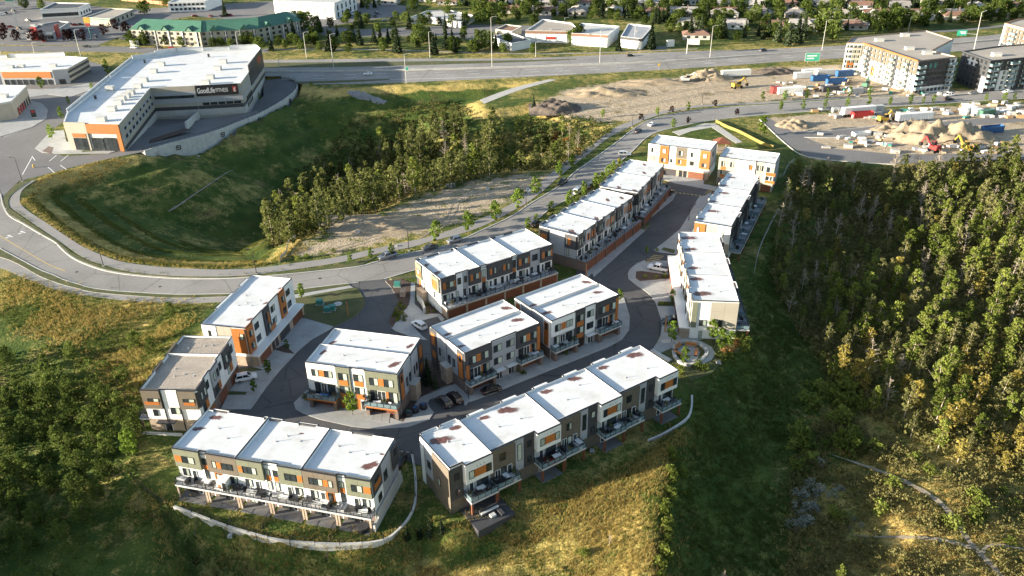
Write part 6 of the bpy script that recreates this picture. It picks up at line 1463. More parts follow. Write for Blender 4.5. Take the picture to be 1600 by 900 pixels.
# tall rear parapet, stepped
for (a, b) in ((5,6),(6,7),(7,8)):
    L0 = GL.elen((a, b)); n = max(1, round(L0/14))
    for i in range(n): GL.panel((a, b), i/n+.002, (i+1)/n-.002, ZG-1, ZG+(1.7 if i % 2 else 2.3), 'roof', .4, 'rear_parapet_panel')
for (a, b) in ((8,9),(9,10)): GL.panel((a, b), .01, .99, ZG-1, ZG+1.2, 'roof', .4, 'rear_parapet_panel')
for x_, y_ in ((252,98.5),(240,109.5),(225,123),(216,133),(204,142.5),(197,147.5),(190,152),(185,158.5),(175,168.5),(159,184.5),(172,136.5),(349,94.5),(340,105),(329,118.5),(322,127)): GL.top('rooftop_unit', (x_, y_+2), (3.4, 2.4), 'lightgrey', 1.7)
for x_, y_ in ((149,152),(226,96),(326,87)): GL.top('roof_vent', (x_, y_), (.8,.8), 'black', 1.4)
# name sign
e = (3,4); p, q = GL.edge(*e); t = (q-p).normalized(); Ls = (q-p).length; rz = math.atan2(t.y, t.x)
sx0 = W(303,132,ZG)-GL.o; 
d0 = (Vector((sx0.x, sx0.y, 0))-p).dot(t); d1 = Ls-1.6; w_ = d1-max(d0, .3); d0 = max(d0, .3)
sg = GL.put('name_sign', MB().box(0, w_, -.35, -.15, 0, 4.9).mesh('name_sign', M['black']), e, d0, 6.2)
text_part('GoodLife', 'lettering', 3.3, 'white', sg, (.6, -.36, 1.35), (math.pi/2, 0, 0), .04, w_*.44/13.0, .03)
text_part('FITNESS', 'lettering', 2.4, 'white', sg, (w_*.47, -.36, 1.5), (math.pi/2, 0, 0), .04, w_*.36/10.2)
MB().box(w_*.875, w_*.975, -.42, -.36, 1.3, 3.7).build('red_emblem', M['red'], sg); text_part('g', 'lettering', 2.6, 'white', sg, (w_*.895, -.44, 1.9), (math.pi/2, 0, 0), .03, .9)
# side block in the yard and its roof
GL2 = PB('loading_annex', 'low striped annex with flat pale roof under the name sign', 'building', [(232,158),(292,152.5),(292,147.5),(236,149)], 2.2, 'lightgrey', 'grey', z0=-9, par=.4)
GL2.bands((0,1), [-8,-5.2,-4.4,-2.6,-1.8,0,.8,2.1], ['charcoal','beige','grey','beige','grey','beige','grey'])
# ---- yard, ramp and the tall retaining wall
YP = [(187,228,0),(200,205,-1.5),(233,164,-4),(262,168,-5),(300,173,-5.5),(335,172,-5.4),(382,176,-5.8),(412,150,-4),(411,126,-1.8),(440,122,-1),(455,124,-1),(464,131,-1.2),(463,142,-1.8),(447,156,-2.6),(425,170,-3.2),(400,183,-3.4),(375,193,-3.2),(350,203,-2.8),(320,213,-2),(290,221,-1.3),(255,230,-.7),(226,239,0)]
Yw = [W(*p) for p in YP]
MB().prism([(p.x, p.y) for p in Yw], -16, [p.z for p in Yw], 0, 1).build('loading_yard', [M['asphalt_mid'], M['concrete']]).__setitem__('kind', 'structure')
low = crom(Yw[9:], 4)
r = thing('retaining_wall', 'long curved pale retaining wall with dark emblems below the ramp road', 'wall', low[0]); o = low[0]
tot = 0; segs_ = []; cur = [low[0]]
for a, b in zip(low[:-1], low[1:]):
    cur.append(b)
    if (cur[-1]-cur[0]).length > 7: segs_.append(cur); cur = [b]
segs_.append(cur)
for k, sg in enumerate(segs_):
    for lev in range(5):
        b = MB(); A_ = offset_line(sg, .0); 
        for i in range(len(sg)-1):
            a, c = sg[i]-o, sg[i+1]-o; f = 1.0-lev*1.9
            a = Vector((a.x, a.y, a.z+f)); c = Vector((c.x, c.y, c.z+f)); tt = (c-a).normalized()*.03; nrm = Vector((tt.y, -tt.x, 0)).normalized()*(.12 if lev else .22)
            a += tt; c -= tt
            b.v += [tuple(a+nrm), tuple(c+nrm), tuple(c+nrm-Vector((0,0,1.85))), tuple(a+nrm-Vector((0,0,1.85))), tuple(a-nrm), tuple(c-nrm), tuple(c-nrm-Vector((0,0,1.85))), tuple(a-nrm-Vector((0,0,1.85)))]
            n_ = len(b.v)-8; b.f += [tuple(n_+j for j in q) for q in ((0,3,2,1),(4,5,6,7),(0,1,5,4),(2,3,7,6),(0,4,7,3),(1,2,6,5))]; b.m += [0]*6
        b.build('wall_panel', M['kerb'], r)
    if k % 3 == 1 and len(sg) > 1:
        a = sg[0]-o; c = sg[-1]-o; mid = (a+c)/2; tt = (c-a).normalized(); nrm = Vector((tt.y, -tt.x, 0))
        side = 1 if (mid+nrm).y+o.y < (mid-nrm).y+o.y else -1
        pos = mid+nrm*side*.34+Vector((0,0,-1.6)); b = MB()
        for i in range(8):
            a1, a2 = i*.75, (i+1)*.75
            rr = 1.0 if i % 2 else .8
            b.beam((rr*math.cos(a1)*1.3, 0, rr*math.sin(a1)), (rr*math.cos(a2)*1.2, 0, rr*math.sin(a2)), .1, .32)
        b.beam((-.3,0,-.2), (.7,0,.3), .1, .4); b.build('wall_emblem', M['black'], r, pos, math.atan2(tt.y, tt.x))
b = MB()
for a, c in zip(low[:-1], low[1:]): b.beam(a-o+Vector((0,0,2.0)), c-o+Vector((0,0,2.0)), .08, .08)
for a in low: b.beam(a-o+Vector((0,0,.9)), a-o+Vector((0,0,2.0)), .08, .08)
b.build('handrail', M['black'], r)
wl = [W(292,203,-2.5), W(300,197,-3), W(327,172,-6)]
r = thing('sloping_wall', 'sloping pale concrete wall between the yard and the ramp', 'wall', wl[0]); b = MB()
for a, c in zip(wl[:-1], wl[1:]):
    b.beam(a-wl[0]+Vector((0,0,1.4)), c-wl[0]+Vector((0,0,1.4)), .8, 4.2)
b.build('wall_body', M['kerb'], r)
sheet('yard_planting', [W(232,226,-.9), W(300,208,-2.2), W(290,206,-2.2), W(262,212,-1.6), W(235,219,-.9)], -.6, M['mulch'])
# ---- shops at the left
S1 = PB('shop_row', 'white-roofed grey shop row with a brown upper band and glazed shopfronts', 'building', [(-70,114),(-2,110),(81,109.5),(105,107.5),(137,90),(105,88),(-60,93)], 7.5, 'grey', 'roof', par=.8, pm='lightgrey')
S1.bands((3,4), [0,1.3,2.6,3.9,5.2,6.4,7.4], ['charcoal','beige','charcoal','beige','charcoal','beige']); S1.panel((1,2), .04, .96, 3.6, 6.6, 'orange', .25); S1.wins((1,2), 8, 1, 2.2, 2.6, .2, 0, .03, .97, 'g', .15); S1.panel((2,3), .05, .95, .2, 7, 'grey', .2); S1.wins((2,3), 1, 1, 3, 2.4, .2, 0, .1, .9, 'g', .3)
for i, (f0, f1) in enumerate(((.02,.55), (.57,.98))): S1.panel((5,6), f0, f1, 7, 9.2 if i else 9.8, 'roof', .5, 'rear_parapet_panel')
for x_, y_ in ((16,104),(33,103),(83,102)): S1.top('rooftop_unit', (x_, y_), (3.5,2.2), 'lightgrey', 1.2)
S2 = PB('corner_shop', 'small white-roofed beige shop with red window posters at the left edge', 'building', [(-60,168),(-5,162),(17,158),(41,134),(0,133),(-50,135)], 8, 'tan', 'roof', par=.7, pm='lightgrey')
S2.wins((2,3), 6, 1, 1.9, 3.2, .3, 0, .15, .98, 'g', .12)
for f0 in (.2, .36, .5): S2.panel((2,3), f0, f0+.07, .5, 3.2, 'red', .2, 'window_poster')
S2.top('rooftop_unit', (6,150), (3.4,2.4), 'lightgrey', 1.4)
for x_, y_ in ((31,178),): r = thing('patio_umbrella', 'red patio umbrella outside the corner shop', 'umbrella', W(x_, y_, .15)); MB().tube([(0,0,0),(0,0,2.4)], .04, 6).build('pole', M['pole'], r); MB().tube([(0,0,2.0),(0,0,2.6)], [1.5,.05], 8).build('canopy', M['red'], r)
p = W(54,184,.15); r = thing('pylon_sign', 'dark pylon sign on the pavement corner of the small shop', 'sign', p, .6); MB().box(-1,1,-.25,.25,0,3.6).build('panel', M['black'], r); MB().box(-.7,.7,-.28,-.251,2.4,3.3).build('legend', M['red'], r); MB().box(-1.2,1.2,-.4,.4,-.1,.4).build('base', M['concrete'], r)
FF = PB('drive_in_restaurant', 'low dark restaurant with two red tower panels in the far car park', 'restaurant', [(39,51),(83,50.5),(108,34.5),(92,33),(62,38)], 4.6, 'grey', 'charcoal', par=.5)
FF.panel((0,1), .03, .97, 3.4, 4.5, 'white', .3, 'fascia'); FF.wins((0,1), 6, 1, 1.8, 2, .6, 0, .3, .97); FF.panel((0,1), .25, .46, 0, 8.0, 'red', 1.0, 'tower_panel'); FF.panel((1,2), .1, .3, 0, 8.0, 'red', .8, 'tower_panel')
for x_, y_ in ((52,36),(64,35)): FF.top('rooftop_unit', (x_, y_+4), (3,2), 'lightgrey', 1.2)
p = W(143,61); r = thing('pylon_sign', 'tall yellow and red pole sign beside the dark trees', 'sign', p); MB().tube([(0,0,0),(0,0,9)], .25, 8).build('post', M['teal'], r); MB().box(-1.9,1.9,-.3,.3,10,13.5).build('panel', M['yellow'], r); MB().box(-1.4,1.4,-.35,.35,8,9.8).build('panel', M['red'], r)
p = W(28,44); r = thing('pylon_sign', 'tall pale pylon sign at the upper left corner', 'sign', p, .2); MB().box(-.5,.5,-.3,.3,0,15).build('post', M['lightgrey'], r); MB().box(-3,3,-.5,.5,15,25).build('panel', M['lightgrey'], r); MB().box(-2.6,2.6,-.55,.55,18,21).build('panel', M['signgreen'], r)
def block_(px, z, lab, wall, roof, grp=None, cols=(), name='commercial_building', cat='building', par=.6, z0=-.3, pil=0):
    r = PB(name, lab, cat, px, z, wall, roof, z0, par, group=grp)
    for e, c, rows, w, h in cols: r.wins(e, c, rows, w, h, 1.2, 3.2)
    return r
WB = block_([(62,15),(122,12),(140,5),(85,4)], 6.5, 'white single-storey shop building with dark roof beyond the far car park', 'white', 'charcoal', cols=(((0,1),10,1,2.4,2.4),((1,2),4,1,2,2)))
block_([(131,27),(172,29.5),(208,14.5),(173,13)], 5, 'low filling station building with green trim and a tan roof', 'tan', 'membrane', cols=(((1,2),5,1,2.2,2.2),)).panel((0,1), 0, 1, 3.9, 4.9, 'green', .3, 'fascia')
HB = block_([(427,1),(522,5),(556,-9),(470,-14)], 11, 'tall white panelled building with narrow dark strips at the top edge', 'white', 'lightgrey')
for i in range(7): HB.panel((0,1), .03+.14*i, .11+.14*i, .5, 9.6, 'lightgrey', .3)
for i in range(7): HB.panel((0,1), .115+.14*i, .15+.14*i, .5, 9.6, 'grey', .25)
HB.wins((1,2), 5, 2, 2, 3.4, .8, 4.6)
WL = block_([(262,4),(320,2),(345,-7),(285,-8)], 7, 'white office building behind the orange fencing at the top edge', 'white', 'lightgrey', cols=(((0,1),8,2,2,1.6),))
for i in range(8):
    a, b = W(190+10*i, 1+1.05*i), W(199.6+10*i, 1+1.05*(i+1)); r = thing('barrier_screen', 'orange construction screen in a row before the white office', 'screen', a, math.atan2(b.y-a.y, b.x-a.x), 'orange construction screens'); MB().box(0, (b-a).length-.2, -.05, .05, .1, 2.6).build('mesh_panel', M['orange'], r); MB().box(-.06,.06,-.06,.06,0,2.8).build('post', M['black'], r)
block_([(639,28),(672,27),(700,31),(720,35),(741,24),(700,15),(667,17)], 4, 'low pale flat-roofed school block among trees', 'lightgrey', 'lightgrey', cols=(((0,1),4,1,2,1.4),))
block_([(770,57),(799,68),(830,62),(795,50)], 4.5, 'dark-roofed white hut at the edge of the highway trees', 'white', 'charcoal', cols=(((0,1),4,1,1.6,1.2),))
block_([(774,46),(800,49),(815,41),(790,38)], 4.5, 'brown-roofed low building above the dark-roofed hut', 'tan', 'shingle_b', cols=(((0,1),4,1,1.6,1.2),))
def warehouse(px, z, lab, roof, n):
    r = block_(px, z, lab, 'white', roof, name='warehouse')
    for e in ((0,1),(1,2)):
        c = max(3, round(r.elen(e)/6))
        for i in range(c): r.panel(e, (i+.06)/c, (i+.94)/c, .2, z-1.9, 'white', .35, 'wall_panel')
        r.panel(e, 0, 1, z-1.5, z-.05, 'shingle_b' if n else 'charcoal', .5, 'fascia')
    r.top('roof_vent', ((px[0][0]+px[2][0])/2, (px[0][1]+px[2][1])/2), (.8,.8), 'vent', 1.2)
    return r
w1 = warehouse([(821,48),(887,49),(900,42),(893,36),(848,30)], 7.0, 'white panelled warehouse with a tan-brown roof and red sign beyond the highway', 'membrane', 1); w1.panel((0,1), .5, .72, 2.2, 3.8, 'red', .5, 'name_board')
warehouse([(893,52),(914,53),(950,55),(968,41),(908,36)], 7.0, 'white panelled warehouse with a pale notched roof, middle of the three beyond the highway', 'lightgrey', 1)
warehouse([(970,57),(1003,60.5),(1020,41),(982,37)], 6.2, 'grey-roofed white warehouse partly behind a spruce, right of three beyond the highway', 'grey', 0)
# ---- hotel with green hipped roof
def hip(name, label, px, z, eave, ridge, roofm, wallm, cat, wins=True, over=.8, group=None):
    """px: four eave corners (front-left, front-right, back-right, back-left)"""
    P = [W(a, b, z) for a, b in px]; o = Vector((P[0].x, P[0].y, 0)); Q = [Vector((p.x, p.y, 0))-o for p in P]
    r = thing(name, label, cat, o, 0, group); MB().prism([(q.x, q.y) for q in Q], -.3, z).build('wall', M[wallm], r)
    c = sum(Q, Vector())/4; E2 = [q+(q-c).normalized()*over for q in Q]
    a = (E2[0]+E2[3])/2; b = (E2[1]+E2[2])/2; dep = (E2[0]-E2[3]).length/2; t = (b-a).normalized(); ra, rb = a+t*dep*.9, b-t*dep*.9
    up = lambda v, z_: (v.x, v.y, z_)
    m = MB(); 
    for f in ([E2[0], E2[1], rb, ra], [E2[1], E2[2], rb], [E2[2], E2[3], ra, rb], [E2[3], E2[0], ra]): m.face([up(v, z+ridge if v is ra or v is rb else z-.05) for v in f])
    m.face([up(v, z-.06) for v in E2[::-1]]); m.build('roof', M[roofm], r)
    return r, Q
HT = [((204,46),(312,50),(318,41),(214,37)), ((312,49.5),(402,45),(404,35.5),(318,41)), ((402,44.5),(468,32),(464,22),(404,35))]
hr = thing('hotel', 'long three-storey hotel with a green hipped roof and dormers', 'hotel', W(312,66))
def hotel():
    o = hr.location
    for k, px in enumerate(HT):
        z = 9.0; P = [W(a, b, z) for a, b in px]; Q = [Vector((p.x, p.y, 0))-Vector((o.x, o.y, 0)) for p in P]
        MB().prism([(q.x, q.y) for q in Q], -.3, z).build('wall', M['tan'], hr)
        c = sum(Q, Vector())/4; E2 = [q+(q-c).normalized()*1.0 for q in Q]; a, b = (E2[0]+E2[3])/2, (E2[1]+E2[2])/2; rz_ = 5.0
        t = (b-a).normalized(); dep = (E2[0]-E2[3]).length/2; ra = a+t*dep*(.9 if k == 0 else 0); rb = b-t*dep*(.9 if k == 2 else 0)
        up = lambda v: (v.x, v.y, z+rz_ if v is ra or v is rb else z-.05)
        m = MB(); [m.face([up(v) for v in f]) for f in ([E2[0],E2[1],rb,ra],[E2[1],E2[2],rb],[E2[2],E2[3],ra,rb],[E2[3],E2[0],ra])]; m.build('roof', M['green'], hr)
        L = (Q[1]-Q[0]).length; t = (Q[1]-Q[0]).normalized(); ang = math.atan2(t.y, t.x); n = int(L/4.2)
        nd = max(2, int(L/13))
        for i in range(nd):
            c = E2[0].lerp(E2[1], (i+.5)/nd); w = 2.6; m = MB()
            m.face([(-w,0,0),(w,0,0),(0,0,2.6)]); m.face([(-w,-.3,0),(0,-.3,2.7),(0,5,2.7)]); m.face([(w,-.3,0),(0,5,2.7),(0,-.3,2.7)]); m.build('dormer', M['green'], hr, (c.x, c.y, z+.1), ang)
        for i in range(n):
            for j in range(3):
                fm, pm = win_mesh(1.8, 1.6, 'g'); c = Q[0]+t*(L*(i+.5)/n-.9)+Vector((t.y, -t.x, 0))*.05; w = mk('window', fm, hr, (c.x, c.y, .9+2.9*j), ang); [mk('pane', p_, w) for p_ in pm]
        for i in range(n//2):
            c = Q[0]+t*(L*(i+.75)/(n//2)); MB().box(-.2,.2,-.5,0,0,9).build('pilaster', M['white'], hr, (c.x, c.y, 0), ang)
hotel()
PB('hotel_porch', 'pale low entrance block at the left end of the hotel', 'porch', [(202,64),(216,64),(218,59),(205,59)], 3, 'lightgrey', 'lightgrey')
# ---- apartments
ZA = 15.6
AP = PB('apartment_block', 'tan and white six-storey apartment block under construction, sunlit front', 'apartments', [(1323,66.5),(1350,67),(1436,95),(1496,88.5),(1456,79),(1490,61),(1447,47.5),(1332,58)], ZA, 'white', 'membrane', par=.5, pm='membrane', capm='shingle_b')
AP.panel((1,2), .0, 1, 9.0, ZA-.3, 'taupe', .15); AP.panel((1,2), 0, 1, ZA-.3, ZA+.25, 'orange', .7, 'fascia')
AP.wins((1,2), 14, 6, 1.4, 1.4, .9, 2.45, .02, .98, 'b', .22)
for f0 in (.13, .38, .62, .86): AP.panel((1,2), f0, f0+.035, .2, ZA-.5, 'charcoal', .25, 'recess_panel')
for f0, z0, z1 in ((.05,4,8.9), (.22,2,6.5), (.5,2,8.9), (.75,1,5)): AP.panel((1,2), f0, f0+.07, z0, z1, 'taupe' if f0 != .22 else 'orange', .17)
AP.panel((0,1), .4, .95, 6, 13, 'tan', .2); AP.panel((0,1), .2, .6, 3, 7, 'orange', .2); AP.wins((0,1), 4, 6, 1.3, 1.3, .9, 2.45, nm='b', out=.25)
AP.panel((2,3), .0, .8, 3.5, ZA-.3, 'charcoal', .15); AP.wins((2,3), 9, 6, 1.4, 1.4, .9, 2.45, .05, .95, 'g', .2); AP.panel((2,3), .3, .36, 11.5, 14, 'teal', .25, 'green_sheet'); AP.panel((2,3), .42, .48, 11.5, 14, 'teal', .25, 'green_sheet')
def balconies(b_, e, fr, levels, w=4.0, z0=2.5, dz=2.45):
    L = b_.elen(e)
    for f in fr:
        for j in range(levels):
            m = MB().box(0, w, -1.6, 0, -.12, .08); o = b_.put('balcony', m.mesh('balcony', M['lightgrey']), e, f*L, z0+dz*j, .1)
            g = MB().box(0, w, -1.6, -1.54, .1, 1.1).box(0, .06, -1.54, 0, .1, 1.1).box(w-.06, w, -1.54, 0, .1, 1.1).build('balustrade', M['railglass'], o)
balconies(AP, (1,2), (.07, .56, .80), 5, 3.0); balconies(AP, (2,3), (.0, .80), 5, 3.6)
for x_, y_ in ((1421,76),(1414,55),(1449,83),(1374,63)): AP.top('rooftop_unit', (x_, y_), (4,2.4), 'lightgrey', 1.4)
A2 = PB('apartment_block', 'dark grey and white apartment block in shade at the right edge', 'apartments', [(1504,80),(1548,95),(1700,80),(1640,66),(1560,72)], ZA-1, 'charcoal', 'membrane', par=.5, pm='charcoal', capm='charcoal')
A2.wins((0,1), 6, 6, 1.4, 1.4, .9, 2.3, .05, .95); A2.wins((1,2), 16, 6, 1.4, 1.4, .9, 2.3, .02, .98, 'b', .2)
for f0, f1 in ((.12,.28), (.42,.56), (.72,.86)): A2.panel((1,2), f0, f1, .3, 9.5, 'white', .15)
A2.panel((0,1), .25, .6, 10, 13, 'white', .12); A2.panel((0,1), .85, 1, 0, 7, 'white', .2); balconies(A2, (1,2), (.0, .2, .36, .62), 5, 4.5)
A2.top('rooftop_unit', (1557,86), (4,2.4), 'lightgrey', 1.6)
A3 = PB('apartment_block', 'tan and white apartment block with an orange roof edge at the top right corner', 'apartments', [(1570,36),(1608,46),(1680,36),(1640,27),(1590,30)], ZA+1, 'white', 'membrane', par=.5, pm='membrane', capm='orange')
A3.panel((0,1), .1, 1, 7, ZA, 'taupe', .15); A3.wins((0,1), 6, 6, 1.4, 1.4, .9, 2.5, .05, .95, 'b', .2); balconies(A3, (0,1), (.4,), 5, 4)
# ================================================================ vegetation
LM = {}
LM['aspen'] = leafmat('aspen_leaves', [(.085,.125,.025),(.14,.185,.036),(.20,.22,.052),(.16,.19,.045)], .3, .4)
LM['poplar'] = leafmat('poplar_leaves', [(.07,.095,.028),(.115,.135,.042),(.165,.175,.06),(.125,.142,.048)], .3, .4)
LM['yellow'] = leafmat('yellow_leaves', [(.16,.15,.035),(.24,.205,.05),(.32,.26,.07),(.19,.175,.05)], .25, .4)
LM['willow'] = leafmat('willow_leaves', [(.05,.08,.02),(.095,.13,.032),(.15,.175,.045)], .3, .4)
LM['spruce'] = leafmat('spruce_needles', [(.022,.037,.02),(.038,.054,.027),(.06,.075,.04)], .3, .1)
LM['elm'] = leafmat('elm_leaves', [(.045,.075,.018),(.08,.115,.026),(.125,.15,.04)], .4, .4)
LM['lime'] = leafmat('young_tree_leaves', [(.09,.14,.022),(.14,.21,.035),(.18,.24,.05)], .25, .4)
LM['purple'] = leafmat('purple_leaves', [(.022,.011,.012),(.04,.018,.018)], .2)
LM['scrub'] = leafmat('scrub_leaves', [(.065,.078,.026),(.11,.112,.04),(.16,.14,.055),(.12,.125,.06)], .4, .3)
LM['silver'] = leafmat('silver_willow_leaves', [(.17,.19,.15),(.25,.27,.23),(.32,.33,.28)], .2, .2)
LM['rust'] = leafmat('rust_leaves', [(.15,.075,.03),(.24,.13,.05),(.19,.12,.04)], .3)
LM['grass'] = leafmat('grass_blades', [(.20,.19,.055),(.36,.285,.095),(.48,.36,.135),(.55,.42,.165)], .1, .5)
LM['greengrass'] = leafmat('green_grass_blades', [(.06,.09,.02),(.10,.13,.03),(.16,.165,.05)], .1, .5)
def quads(C, S, rng, flat=.0):
    """leaf-clump quads at C with half size S"""
    n = len(C); d = rng.standard_normal((n, 3)); d /= np.linalg.norm(d, axis=1)[:, None]
    e = np.cross(d, rng.standard_normal((n, 3))); e /= np.linalg.norm(e, axis=1)[:, None]
    d = d*S[:, None]; e = e*(S*.72)[:, None]
    V = np.stack([C-d*.95-e*.55, C+d*.15-e, C+d, C-d*.1+e], 1).reshape(-1, 3)
    return V, np.arange(n*4).reshape(n, 4)
def broad(seed, h, r, base, nc, nq, size, shape='oval'):
    rng = np.random.default_rng(seed); C = []
    for k in range(nc):
        t = (k+.5)/nc; z = h*(base+(1-base)*t)
        prof = {'oval': math.sin(math.pi*(.12+.84*t))**.8, 'cone': (1.05-t), 'round': math.sin(math.pi*(.2+.72*t))**.6}[shape]
        a = k*2.4+rng.uniform(-.5, .5); rr = r*prof*rng.uniform(.35, .95)
        c = np.array([rr*math.cos(a), rr*math.sin(a), z+rng.uniform(-.04, .04)*h]); cr = r*(.36+.22*rng.random())*(.65+.5*prof)
        m = int(nq/nc*rng.uniform(.6, 1.4)); u = rng.standard_normal((m, 3)); u /= np.linalg.norm(u, axis=1)[:, None]
        u *= (cr*rng.random(m)**.4)[:, None]; u[:, 2] *= .8; C.append(c+u)
    C = np.concatenate(C); C[:, 2] = np.minimum(C[:, 2], h); return quads(C, size*rng.uniform(.6, 1.25, len(C)), rng)
def spruce_geo(seed, h, r, nq, size):
    rng = np.random.default_rng(seed); t = rng.random(nq)**.75; z = h*(.06+.93*(1-t)); a = rng.random(nq)*6.283
    whorl = .75+.25*np.cos(z*5.5+a*0); rr = r*t*whorl*rng.uniform(.35, 1, nq)**.5
    C = np.stack([rr*np.cos(a), rr*np.sin(a), z-.12*rr], 1); V, F = quads(C, size*(.5+.6*t)*rng.uniform(.7, 1.2, nq), rng); return V, F
def trunk_mb(seed, h, r, limbs, lean=.06, bare=False, spread=.28):
    q = random.Random(seed); b = MB(); bx, by = q.uniform(-lean, lean)*h, q.uniform(-lean, lean)*h
    pts = [Vector((bx*t*t, by*t*t, h*t-.4*(t == 0))) for t in (0, .3, .6, 1)]
    b.tube(pts, [r, r*.8, r*.55, r*.14], 6)
    for k in range(limbs):
        t = q.uniform(.32 if not bare else .25, .96); p = Vector((bx*t*t, by*t*t, h*t)); a = q.uniform(0, 6.283); l = h*spread*(1.12-t)*q.uniform(.6, 1.3)
        e = p+Vector((math.cos(a)*l, math.sin(a)*l, l*q.uniform(.35, 1.0))); m = p.lerp(e, .5)+Vector((0, 0, -.06*l))
        b.tube([p, m, e], [r*.38*(1.1-t), r*.26*(1.1-t), .015], 4 if not bare else 3, cap=False)
        if bare:
            for j in range(5):
                s0 = p.lerp(e, q.uniform(.25, .95)); a2 = a+q.uniform(-1.3, 1.3); l2 = l*q.uniform(.25, .55)
                b.tube([s0, s0+Vector((math.cos(a2)*l2, math.sin(a2)*l2, l2*q.uniform(.1, .9)))], [.05, .018], 3, cap=False)
    return b
def make_tree(kind, label, crown, leaf, trunk=None, bark='bark', cat='tree'):
    r = thing(kind, label, cat); V, F = crown; mk('crown', npmesh('crown', V, F, LM[leaf]), r)
    if trunk: trunk.build('trunk', M[bark], r)
    return r
PROTO = {}
def protos(key, n, fn): PROTO[key] = [fn(i) for i in range(n)]; USED[key] = [False]*n
USED = {}
protos('aspen', 5, lambda i: make_tree('aspen_tree', '', broad(20+i, 11, 1.65, .30, 15, 700, .31), 'aspen', trunk_mb(i, 10.4, .14, 9)))
LM['pale'] = leafmat('pale_aspen_leaves', [(.085,.10,.035),(.13,.14,.05),(.19,.18,.07),(.15,.15,.06)], .3, .4)
protos('pale', 4, lambda i: make_tree('pale_aspen', '', broad(30+i, 11, 1.5, .28, 15, 520, .28), 'pale', trunk_mb(130+i, 10.6, .13, 10)))
protos('poplar', 5, lambda i: make_tree('poplar_tree', '', broad(40+i, 11, 1.8, .14, 19, 820, .32), 'poplar', trunk_mb(9+i, 10.6, .13, 8)))
protos('yellow', 3, lambda i: make_tree('yellow_aspen', '', broad(60+i, 9, 1.7, .25, 14, 560, .3), 'yellow', trunk_mb(19+i, 8.6, .12, 9)))
protos('willow', 4, lambda i: make_tree('willow_tree', '', broad(80+i, 8.5, 2.5, .12, 17, 800, .34, 'round'), 'willow', trunk_mb(29+i, 7.6, .16, 9), 'bark_d'))
protos('bare', 5, lambda i: (lambda r: (trunk_mb(50+i, 10.5, .17, 30, .1, True, .22).build('trunk', M['dead'], r), mk('crown', npmesh('crown', *broad(160+i, 9.5, 1.2, .5, 7, 36, .2), LM['scrub']), r), r)[2])(thing('dead_tree', '', 'tree')))
protos('spruce', 4, lambda i: make_tree('spruce_tree', '', spruce_geo(100+i, 12, 2.5, 620, .62), 'spruce', trunk_mb(39+i, 11.5, .2, 0, .01), 'bark_d'))
protos('elm', 5, lambda i: make_tree('elm_tree', '', broad(120+i, 10, 3.9, .2, 17, 640, .58, 'round'), 'elm', trunk_mb(49+i, 8.5, .24, 7), 'bark_d'))
protos('street', 3, lambda i: make_tree('young_tree', '', broad(140+i, 5, 1.15, .2, 12, 420, .24), 'lime', trunk_mb(59+i, 4.6, .06, 5), 'bark_d'))
protos('purple', 2, lambda i: make_tree('purple_tree', '', broad(150+i, 5, 1.9, .2, 12, 360, .3, 'round'), 'purple', trunk_mb(69+i, 4.4, .09, 5), 'bark_d'))
def put_tree(key, p, s, label, group=None, rng=random, sink=.15):
    i = rng.randrange(len(PROTO[key])); o = PROTO[key][i]; sc = (s*rng.uniform(.85, 1.15), s*rng.uniform(.85, 1.15), s)
    p = Vector((p[0], p[1], p[2]-sink))
    if not USED[key][i]:
        USED[key][i] = True; o.location = p; o.rotation_euler = (0, 0, rng.uniform(0, 6.28)); o.scale = sc; o['label'] = label
        if group: o['group'] = group
        return o
    o = dup(o, p, rng.uniform(0, 6.28), label, group, sc)
    if not group and 'group' in o: del o['group']
    return o
def scatter(poly, spacing, n, rng, keep=None):
    """points in a world polygon, no two nearer than spacing"""
    P = np.array([(p[0], p[1]) for p in poly]); lo, hi = P.min(0), P.max(0); out = []; grid = {}
    c = rng.uniform(lo, hi, (n*14, 2)); ok = poly_sd(c[:, 0], c[:, 1], P) > 0; c = c[ok]
    for x, y in c:
        k = (int(x//spacing), int(y//spacing)); bad = False
        for i in (-1, 0, 1):
            for j in (-1, 0, 1):
                for q in grid.get((k[0]+i, k[1]+j), ()):
                    if (q[0]-x)**2+(q[1]-y)**2 < spacing**2: bad = True
        if bad: continue
        grid.setdefault(k, []).append((x, y)); out.append((x, y))
        if len(out) >= n: break
    out = np.array(out).reshape(-1, 2); return np.column_stack([out, T(out[:, 0], out[:, 1])])
def GP(pl, dz=0): return [(p.x, p.y) for p in (G(a, b) for a, b in pl)]
def inview(p, m=40):
    x, y = proj(p); return -m < x < 1600+m and -m < y < 900+m
def merged(name, geos, pts, scales, mat_, rng, kind='stuff', zs=None):
    """one mesh of many copies of small geometries"""
    Vs, Fs = [], []; off = 0; pts = np.asarray(pts); which = rng.integers(0, len(geos), len(pts)); ang = rng.random(len(pts))*6.283
    for g, (V, F) in enumerate(geos):
        m = which == g; P = pts[m]; S = scales[m]; a = ang[m]; ca, sa = np.cos(a), np.sin(a)
        X = V[None, :, 0]*ca[:, None]-V[None, :, 1]*sa[:, None]; Y = V[None, :, 0]*sa[:, None]+V[None, :, 1]*ca[:, None]; Z = np.repeat(V[None, :, 2], len(P), 0)
        W_ = np.stack([X, Y, Z], 2)*S[:, None, None]+P[:, None, :]; n = len(V)
        Fs.append((F[None]+(np.arange(len(P))*n)[:, None, None]).reshape(-1, F.shape[1])+off); Vs.append(W_.reshape(-1, 3)); off += len(P)*n
    return tag(mk(name, npmesh(name, np.concatenate(Vs), np.concatenate(Fs), mat_)), kind=kind)
